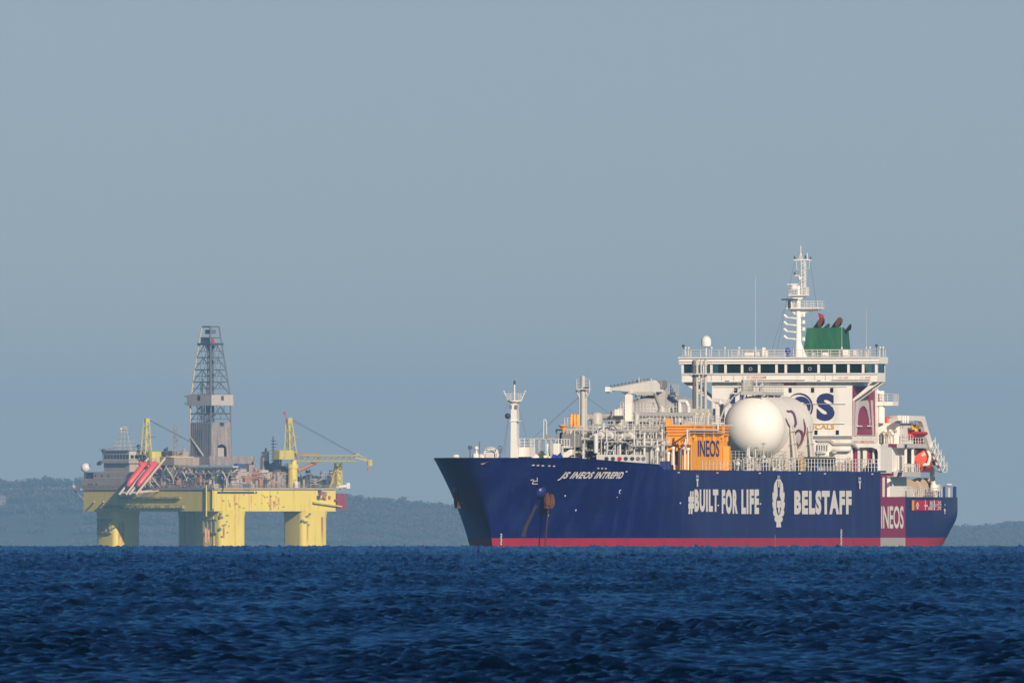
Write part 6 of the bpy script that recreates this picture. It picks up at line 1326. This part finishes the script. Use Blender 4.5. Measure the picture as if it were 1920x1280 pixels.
for va, vb in ((728, 704), (705, 682), (681, 658), (658, 640), (776, 768), (785, 760)):
    for i in range(4):
        q = MB(); q.tube(Vector(corner(i, va)).lerp(Vector(corner((i + 1) % 4, va)), .5), Vector(corner(i, vb)).lerp(Vector(corner((i + 1) % 4, vb)), .28), .13, 4); q.tube(corner(i, va), corner((i + 1) % 4, va), .10, 4); q.build('derrick_brace', STEEL, drk)
q = MB()
for va, vb in ((740, 716), (716, 693), (693, 670), (670, 645), (792, 762)):
    for i in range(4):
        q = MB(); p0, p1 = Vector(corner(i, va)), Vector(corner((i + 1) % 4, va)); m = (Vector(corner(i, vb)) + Vector(corner((i + 1) % 4, vb))) / 2; q.tube(p0, m, .2, 4); q.tube(p1, m, .2, 4); q.build('derrick_brace', STEEL, drk)
q = MB()
for i in (0, 2): q.tube((bc - 1 + i, ac + 1 - i, dz(850)), (bc - .7 + i * .7, ac + .5 - i * .5, dz(640)), .45, 6)
q.bbox(bc - 1.3, bc + 1.3, ac - 1.3, ac + 1.3, dz(655), dz(637), .2); q.tube((bc, ac, dz(760)), (bc, ac, dz(790)), .9, 8); q.build('travelling_block', mat('blue grey guide rail', (.10, .13, .19), .6), drk)
q = MB(); f = .60; q.box(bc - DW / 2 * f - .3, bc + DW / 2 * f + .3, ac - DL / 2 * f - .3, ac + DL / 2 * f + .3, dz(647), dz(643)); q.bbox(bc - 2.4, bc + 1.2, ac - 1, ac + 3.8, dz(643), dz(634), .3); q.build('crown_block', DUSK, drk)
q = MB(); q.box(bc - DW / 2 * .45, bc + DW / 2 * .45, ac - DL / 2 * .45, ac + DL / 2 * .45, dz(614), dz(612)); q.bbox(bc - 1.5, bc + 1.5, ac - 2, ac + 2, dz(626), dz(618), .2); q.tube((bc, ac, dz(640)), (bc, ac, dz(614)), .25, 5); q.build('crown_frame', STEEL, drk)
q = MB(); q.bbox(bc - 2, bc - 1, ac - DL * .28, ac - DL * .28 + 1, dz(643), dz(635), .1); q.build('aviation_lamp', BUOY, drk)
g = 1.16
q = MB()
q.box(bc - DW / 2 * g, bc - DW / 2 * g + .3, ac - DL / 2 * g, ac + DL / 2 * g, dz(760), dz(740)); q.box(bc - DW / 2 * g, bc + DW / 2 * g, ac - DL / 2 * g - .0, ac - DL / 2 * g + .3, dz(760), dz(740)); q.box(bc + DW / 2 * g - .3, bc + DW / 2 * g, ac - DL / 2 * g, ac + DL / 2 * g, dz(760), dz(740)); q.box(bc - DW / 2 * g, bc + DW / 2 * g, ac + DL / 2 * g - .3, ac + DL / 2 * g, dz(760), dz(740)); q.box(bc - DW / 2 * g, bc + DW / 2 * g, ac - DL / 2 * g, ac + DL / 2 * g, dz(760.5), dz(759.5))
mb_ = q.build('monkey_board', mat('pale cladding sheet', (.50, .44, .40), .7, .2, .9), drk)
q = MB(); q.box(bc - DW / 2 * g - .1, bc - DW / 2 * g, ac - 1, ac + 1, dz(750.5), dz(741.5)); q.build('board_hatch', DUSK, mb_)
q = MB(); q.box(bc - .8, bc + .7, ac - DL / 2 * g - .1, ac - DL / 2 * g, dz(750.5), dz(742)); q.build('board_hatch', mat('plum hatch', (.12, .05, .08), .6), mb_)
q = MB()
for h in (0, 2.2): q.tube((bc - DW / 2 * g, ac + DL / 2 * g, dz(756 - h * 6)), (bc - DW / 2 * g, ac + DL / 2 * g + 2, dz(756 - h * 6)), .15, 4)
q.build('board_davit', STEEL, mb_)
for k in range(10):
    q = MB(); x, y = bc - 4 + (k % 5) * 1.2, ac + 1 + (k // 5) * 2.6; q.tube((x, y, dz(792)), (x + .3, y, dz(700 + (k * 37) % 50))  , .16, 5); q.build('drill_pipe_stand', STEEL, drk)
# lower wind wall with its doorway
gw = 1.03; bl, brt, al, art = bc - DW / 2 * gw, bc + DW / 2 * gw, ac - DL / 2 * gw, ac + DL / 2 * gw
q = MB(); q.box(bl, bl + .3, al, art, dz(856), dz(792)); q.box(brt - .3, brt, al, art, dz(856), dz(792)); q.box(bl, brt, art - .3, art, dz(856), dz(792))
W_ = brt - bl; P = lambda x, v: (bl + W_ * x, dz(v))
q.prism([P(0, 856), P(.28, 856), P(.30, 840), P(.36, 834.5), (bl + W_ * .55, dz(832.5)), P(.72, 835.5), P(.77, 841), P(.79, 856), P(1, 856), P(1, 792), P(.66, 792), P(.63, 799), P(.46, 799), P(.42, 792), P(0, 792)], 'xz', al, al + .3); q.build('wind_wall', CLAD, drk)
q = MB(); q.box(bl - .1, bl, ac - 2, ac + 3, dz(856), dz(806)); 
for k in range(9): a = al + 1 + k * 1.5; q.tube((bl - .12, a, dz(856)), (bl - .12, a, dz(793)), .12, 4)
q.build('wall_ribs', STEEL, drk)
q = MB(); q.bbox(bl + W_ * .42, bl + W_ * .74, al + 1.2, al + 4, dz(856), dz(839), .2); q.build('driller_cabin', ACC, drk)
q = MB(); q.path([corner(3, 700), corner(3, 760), corner(3, 818), (bl - .6, al + 4.5, dz(854))], .38, 6); q.build('standpipe', CREAMR, drk)
# drill floor and substructure
rbx('drill_floor', RB(478, al - 6) - 24, RB(478, al - 6), al - 6, al + 22, RZ(871, 20, 30), RZ(855, 20, 30), CLAD)
rbx('drill_floor_wing', -2, 12, al + 1, al + 26, RZ(872, 2, 40), RZ(857, 2, 40), TAN)
q = MB(); q.box(-2.2, 10, al + 3, al + 12, RZ(857.5, 2, 40), RZ(855.5, 2, 40)); q.build('floor_coaming', CREAMR, rig)
rbx('mud_module', 2, 22, 22, 48, zT + .9, RZ(874, 10, 30), DUSK)
for k in range(11):                                        # tubular braces under the drill floor
    bb = -7 + (k % 2) * 2; a = RA(300 + k * 12.5, bb); q = MB(); q.tube((bb, a, zT + 1), (bb, a, RZ(896, bb, a)), .35, 6)
    q.tube((bb, a, RZ(898, bb, a)), (bb, a + 4.5, RZ(873 + (k % 3) * 2, bb, a)), .3, 6); q.tube((bb, a, RZ(898, bb, a)), (bb, a - 4.5, RZ(873 + (k % 2) * 3, bb, a)), .3, 6); q.build('bracing', CREAMR, rig)
q = MB(); q.box(-8, -5, RA(440, -7), RA(332, -7), RZ(876.5, -7, 20), RZ(873.5, -7, 20)); q.box(-8, -5, RA(420, -7), RA(356, -7), RZ(887, -7, 20), RZ(885.8, -7, 20)); q.build('pipe_bridge', CREAMR, rig)
def gear(n, us, vs, bf, mats, wid=(1, 5), dep=4, name='deck_module', hv=None):
    for k in range(n):
        u = rr_.uniform(*us); a = RA(u, bf); w = rr_.uniform(*wid); z0 = zT + .9; z1 = RZ(rr_.uniform(*vs), bf, a); q = MB()
        q.bbox(bf, bf + dep, a - w / 2, a + w / 2, z0, z1, .12)
        if k % 3 == 0: q.tube((bf + 1, a, z1), (bf + 1, a, z1 + rr_.uniform(.8, 3)), .22, 5)
        if k % 4 == 1: q.lathe((bf + 1.5, a, z1), [(w * .35, 0), (w * .35, 1), (.05, 1.5)], 'z', 10)
        q.build(name, rr_.choice(mats), rig)
gear(26, (276, 400), (893, 912), -8.5, [TAN, ACC, CLAD, DUSK, STEEL, TERRA], (.8, 4), 3)
gear(12, (276, 400), (878, 894), -3, [TAN, CLAD, DUSK, STEEL, GRNR], (1.5, 6), 4)
gear(10, (300, 345), (842, 858), 8, [CLAD, STEEL, TAN], (.8, 2.5), 3)
def gearR(n, us, vs, af, mats, wid=(1, 4), dep=4, name='deck_module'):
    for k in range(n):
        u = rr_.uniform(*us); b = RB(u, af); w = rr_.uniform(*wid); z1 = RZ(rr_.uniform(*vs), b, af); q = MB(); q.bbox(b - w / 2, b + w / 2, af, af + dep, zT + .9, z1, .12)
        if k % 3 == 0: q.tube((b, af + 1, z1), (b, af + 1, z1 + rr_.uniform(.8, 3)), .2, 5)
        if k % 4 == 1: q.lathe((b, af + 1.5, z1), [(w * .35, 0), (w * .35, 1), (.05, 1.5)], 'z', 10)
        q.build(name, rr_.choice(mats), rig)
gearR(26, (410, 535), (890, 910), -6.5, [TAN, CREAMR, TERRA, CLAD, DUSK, ACC], (.8, 3.5), 3)
gearR(9, (440, 545), (884, 888), -1, [CREAMR, TAN, ACC, TERRA, ACC], (3, 7), 5)
gearR(12, (450, 545), (868, 880), 4, [DUSK, CLAD, STEEL, GRNR, TAN, ACC], (1.5, 4), 5)
gearR(9, (490, 530), (842, 868), 9, [STEEL, DUSK, CLAD], (.5, 1.6), 2)
gearR(24, (560, 640), (886, 910), -4, [CLAD, STEEL, GRNR, TAN, DUSK], (.5, 2.2), 3)
gearR(5, (575, 605), (876, 892), 0, [TAN, BLUER, CLAD], (.6, 1.2), 1.5)
q = MB()
for k in range(40): b = rr_.uniform(-9, 52); z = zT + rr_.uniform(1.2, 7.5); q.tube((b, -6.9, z), (b + rr_.uniform(1, 5), -6.9, z + rr_.choice([0, 0, 0, 1.5, -1.5])), .14, 4)
q.build('pipe_runs', CREAMR, rig)
q = MB()
for k in range(46): a = rr_.uniform(-5, 36); z = zT + rr_.uniform(1.2, 7); q.tube((-9, a, z), (-9, a + rr_.uniform(1, 6), z + rr_.choice([0, 0, 0, 1.5, -1.5])), .13, 4)
q.build('pipe_runs', CREAMR, rig)
q = MB(); q.tube((RB(512, 12), 12, zT), (RB(512, 12), 12, RZ(818, 20, 12)), .2, 5)
for k in range(7): v = 826 + k * 6; q.tube((RB(507 + (k % 3), 12), 12, RZ(v, 20, 12)), (RB(518 + (k % 2) * 2, 12), 12, RZ(v, 20, 12)), .13, 4)
q.build('lattice_aerial', STEEL, rig)
q = MB(); lattice(q, (6, RA(329, 6), RZ(859, 6, 45)), (6, RA(329, 6), RZ(796, 6, 45)), 1.6, 1.4, 12, .16, (0, 1, 0)); q.build('vent_tower', mat('rosy grey tower steel', (.34, .27, .25), .6), rig)
# cranes
def king_post(u, v0, v1, b, w0, w1, m):
    a = RA(u, b); q = MB(); lattice(q, (b, a, RZ(v1, b, a)), (b, a - .4, RZ(v0, b, a)), w0, w1, 6, .28, (1, 0, 0)); q.tube((b, a, RZ(v1, b, a)), (b, a - .4, RZ(v0, b, a)), w1 * .38, 6); q.bbox(b - 1, b + 1, a - 1.3, a + .7, RZ(v0 + 8, b, a), RZ(v0, b, a), .2); return q.build('king_post', m, None), a
cr1 = empty('pedestal_crane', (0, 0, 0)); cr1.parent = rig
o, a1c = king_post(274, 784, 852, -5, 3.2, 1.5, YCR); o.parent = cr1
q = MB(); a = RA(287, -4); q.bbox(-6, -1, a - 2, a + 2, RZ(868, -4, a), RZ(846, -4, a), .2); q.tube((-4, a, zT), (-4, a, RZ(866, -4, a)), 1.7, 12); q.build('crane_house', YCR, cr1, 50)
q = MB()
for d in (0, .8): q.tube((-5 + d, a1c, RZ(785, -5, 50)), (8 + d, RA(356, 8), RZ(828, 8, 30)), .10, 4)
q.tube((-5, a1c, RZ(819, -5, 50)), (-2.5, a1c - 3.4, RZ(819, -5, 50)), .12, 4); q.build('pendant_wire', STEEL, cr1)
q = MB(); lattice(q, (-2, RA(290, -2), RZ(862, -2, 45)), (8, RA(352, 8), RZ(856, 8, 30)), 2, 1.4, 8, .16, (0, 0, 1)); q.build('crane_boom', YCR, cr1)
cr2 = empty('pedestal_crane', (0, 0, 0)); cr2.parent = rig
aC = -4.0; bC = RB(549, aC)
def CP(u, v, a=aC): b = RB(u, a); return (b, a, RZ(v, b, a))
q = MB(); q.tube((bC, aC, zB), (bC, aC, RZ(878, bC, aC)), 2.0, 18); q.tube((bC, aC, RZ(878, bC, aC)), (bC, aC, RZ(870, bC, aC)), 2.35, 18); q.tube((bC + .6, aC, RZ(870, bC, aC)), (bC + .6, aC, RZ(862, bC, aC)), 1.2, 12); q.build('crane_pedestal', YRIG, cr2, 40)
q = MB(); q.bbox(RB(525, aC - 2), RB(553, aC - 2), aC - 2, aC + 3, RZ(861, bC, aC), RZ(844, bC, aC), .4); q.build('crane_house', YCR, cr2)
q = MB(); lattice(q, CP(545, 850), CP(542, 788), 3.6, 1.7, 7, .30, (1, 0, 0)); q.tube(CP(543.5, 850), CP(542, 788), .6, 6); q.bbox(RB(538, aC) , RB(546.5, aC), aC - 1, aC + 1, RZ(795, bC, aC), RZ(783, bC, aC), .2); q.tube(CP(545, 819), CP(560, 819), .15, 4); q.build('king_post', YCR, cr2)
q = MB(); q.tube(CP(539, 792), CP(533, 773), .16, 4); q.bbox(RB(532, aC), RB(535, aC), aC - .2, aC + .2, RZ(777, bC, aC), RZ(772, bC, aC), .05); q.build('mast_light', BUOY, cr2)
tipA = -14.0
def BP(u, v): t = (u - 553) / (668 - 553.0); a = aC + (tipA - aC) * t; b = RB(u, a); return (b, a, RZ(v, b, a))
q = MB(); lattice(q, BP(556, 859.5), BP(666, 859.5), 2.6, 2.4, 20, .22, (0, 0, 1)); q.build('crane_boom', mat('lime yellow boom paint', (.50, .46, .12), .6, .15, .5), cr2)
q = MB(); q.tube(BP(664, 856), BP(673, 850), .35, 5); q.path([BP(666, 858), BP(682, 862), BP(690, 864)], .35, 6); q.path([BP(668, 850), BP(688, 861)], .2, 5); q.bbox(*sorted((BP(688, 868)[0], BP(698, 868)[0])), BP(694, 868)[1] - .7, BP(694, 868)[1] + .7, BP(694, 873)[2], BP(694, 861)[2], .3); q.build('boom_head', YCR, cr2)
q = MB(); q.tube(BP(691.5, 874), BP(691.5, 877), .1, 4); q.bbox(BP(691, 880)[0] - .4, BP(691, 880)[0] + .5, BP(691, 880)[1] - .3, BP(691, 880)[1] + .3, BP(691, 882)[2], BP(691, 876)[2], .1); q.build('crane_hook', LBOAT, cr2)
q = MB()
for d in (0, 3): q.tube(CP(547, 785 + d), BP(668 - d, 852), .09, 4)
q.build('pendant_wire', STEEL, cr2)
kc = empty('knuckle_crane', (0, 0, 0)); kc.parent = rig
q = MB(); q.prism([(CP(554, 849, -6)[0], CP(554, 849, -6)[2]), (CP(596, 849, -6)[0], CP(596, 848.5, -6)[2]), (CP(596, 849, -6)[0], CP(596, 851.5, -6)[2]), (CP(574, 849, -6)[0], CP(574, 855, -6)[2]), (CP(555, 849, -6)[0], CP(555, 855.5, -6)[2])], 'xz', -6.4, -5.2); q.build('upper_arm', TERRA, kc)
q = MB(); q.path([CP(596, 850, -6), CP(597, 862, -6), CP(589, 869, -6)], .55, 6); q.tube(CP(590, 868, -6), CP(558, 883, -6), .85, 6); q.build('lower_arm', TERRA, kc)
q = MB(); aT = -5.0; lattice(q, (RB(634, aT), aT, zT), (RB(634, aT), aT, RZ(867, 50, aT)), 2.4, 2.2, 7, .26, (1, 0, 0)); q.box(RB(629, aT), RB(638, aT), aT - .5, aT + .9, zT, RZ(868, 50, aT)); q.path([(RB(617, aT), aT, zT), (RB(629, aT), aT, RZ(880, 48, aT))], .25, 5); q.build('boom_rest', YCR, rig)
for u, v in ((544, 908), ): q = MB(); q.bbox(bC - 1.3, bC + .6, aC - 3.4, aC - 2.1, zT + 1, zT + 3.5, .3); q.build('pedestal_locker', RADOME, rig)
# containers standing on the deck (each a thing of its own)
for u, a_, v0, w, m, lab in ((452, 9, 869, 4.2, BLUER, 'bright blue container high on the rig deck right of the derrick'), (468, 9.5, 869, 2.2, mat('navy container paint', (.03, .06, .14), .5), 'narrow navy container between the bright blue one and the rig crane'), (462, -6.9, 906, 3.6, mat('teal skip paint', (.05, .17, .20), .5), 'teal skip at the deck edge under the orange module')):
    b = RB(u, a_); hgt = 3.0; z = RZ(v0, b, a_) - hgt
    q = MB(); q.bbox(-w / 2, w / 2, -1.2, 1.2, 0, hgt, .08)
    for k in range(int(w / .4)): q.box(-w / 2 + .2 + k * .4, -w / 2 + .4 + k * .4, -1.26, 1.26, .2, hgt - .2)
    o = q.build('container', m); o.matrix_world = RIGM @ Matrix.Translation((b, a_ + 1.2, z)); tag(o, lab, 'container')
    rbx('container_stand', b - w / 2, b + w / 2, a_, a_ + 2.4, zT + .8, z - .01, TAN)
# free-fall lifeboats on their ramps
def free_fall(u_end, v_end, label):
    b1_, b0_ = -20.5, -8.5; aa = RA(u_end, b1_); z1 = RZ(v_end, b1_, aa); z0 = z1 + 12.0
    p1, p0 = Vector((b1_, aa, z1)), Vector((b0_, aa, z0)); d = (p1 - p0).normalized()
    r = empty('lifeboat', (0, 0, 0), 0, label, 'lifeboat', 'red lifeboats on the rig ramps'); mid = p0.lerp(p1, .52)
    R = d.to_track_quat('X', 'Z').to_matrix().to_4x4(); r.matrix_world = RIGM @ Matrix.Translation(mid) @ R
    q = MB(); q.lathe((0, 0, 0), [(.05, -7.2), (.9, -6.9), (1.4, -5.6), (1.55, -2), (1.55, 3), (1.3, 5.2), (.8, 6.8), (.05, 7.4)], 'x', 18); q.build('boat_shell', mat('red lifeboat shell', (.75, .085, .085), .4), r, 50)
    q = MB(); q.bbox(-5.5, -3.6, -.8, .8, 1.2, 2.5, .3); q.build('steering_cupola', MATS['red lifeboat shell'], r)
    q = MB(); q.box(-6, 6, -1.82, -1.72, -.25, .05); q.box(-6, 6, 1.72, 1.82, -.25, .05); q.build('rubbing_strake', mat('maroon strake', (.2, .03, .05), .5), r)
    for s in (-1, 1):
        q = MB(); o1 = Vector((0, s * 2.3, -1.0)); q.tube(p0 - d * 2 + o1, p1 + d * 2.6 + o1, .5, 6); q.build('boat_ramp', CREAMR, rig)
        q = MB(); e = p1 + d * 1.5 + o1; q.tube(e, (-10, e.y, e.z + 1.0), .3, 5); q.tube(p0.lerp(p1, .5) + o1, (-9.6, e.y, zT + 1), .3, 5); q.build('ramp_strut', CREAMR, rig)
free_fall(236, 914.5, 'left red free-fall lifeboat pointing down its ramp beside the accommodation'); free_fall(255, 914.5, 'right red free-fall lifeboat pointing down its ramp nearer the derrick')
q = MB(); a = RA(288, -9.6)
for k in range(3): q.tube((-9.6, RA(262 + k * 10, -9.6), zT), (-9.6, RA(262 + k * 10, -9.6), RZ(889, -9.6, 35)), .28, 5)
for v in (915.5, 902, 889): q.tube((-9.6, RA(258, -9.6), RZ(v, -9.6, 35)), (-9.6, RA(286, -9.6), RZ(v, -9.6, 35)), .28, 5)
q.build('ramp_frame', CREAMR, rig)
q = MB(); q.sphere((-9, RA(297, -9), RZ(875, -9, 35)), 1.1, 12); q.build('rescue_craft_bow', MATS['red lifeboat shell'], rig, 60)
q = MB(); q.bbox(-8.5, -4, RA(305, -8), RA(285, -8), zT, RZ(880, -8, 35), .2); q.build('deck_module', DUSK, rig)
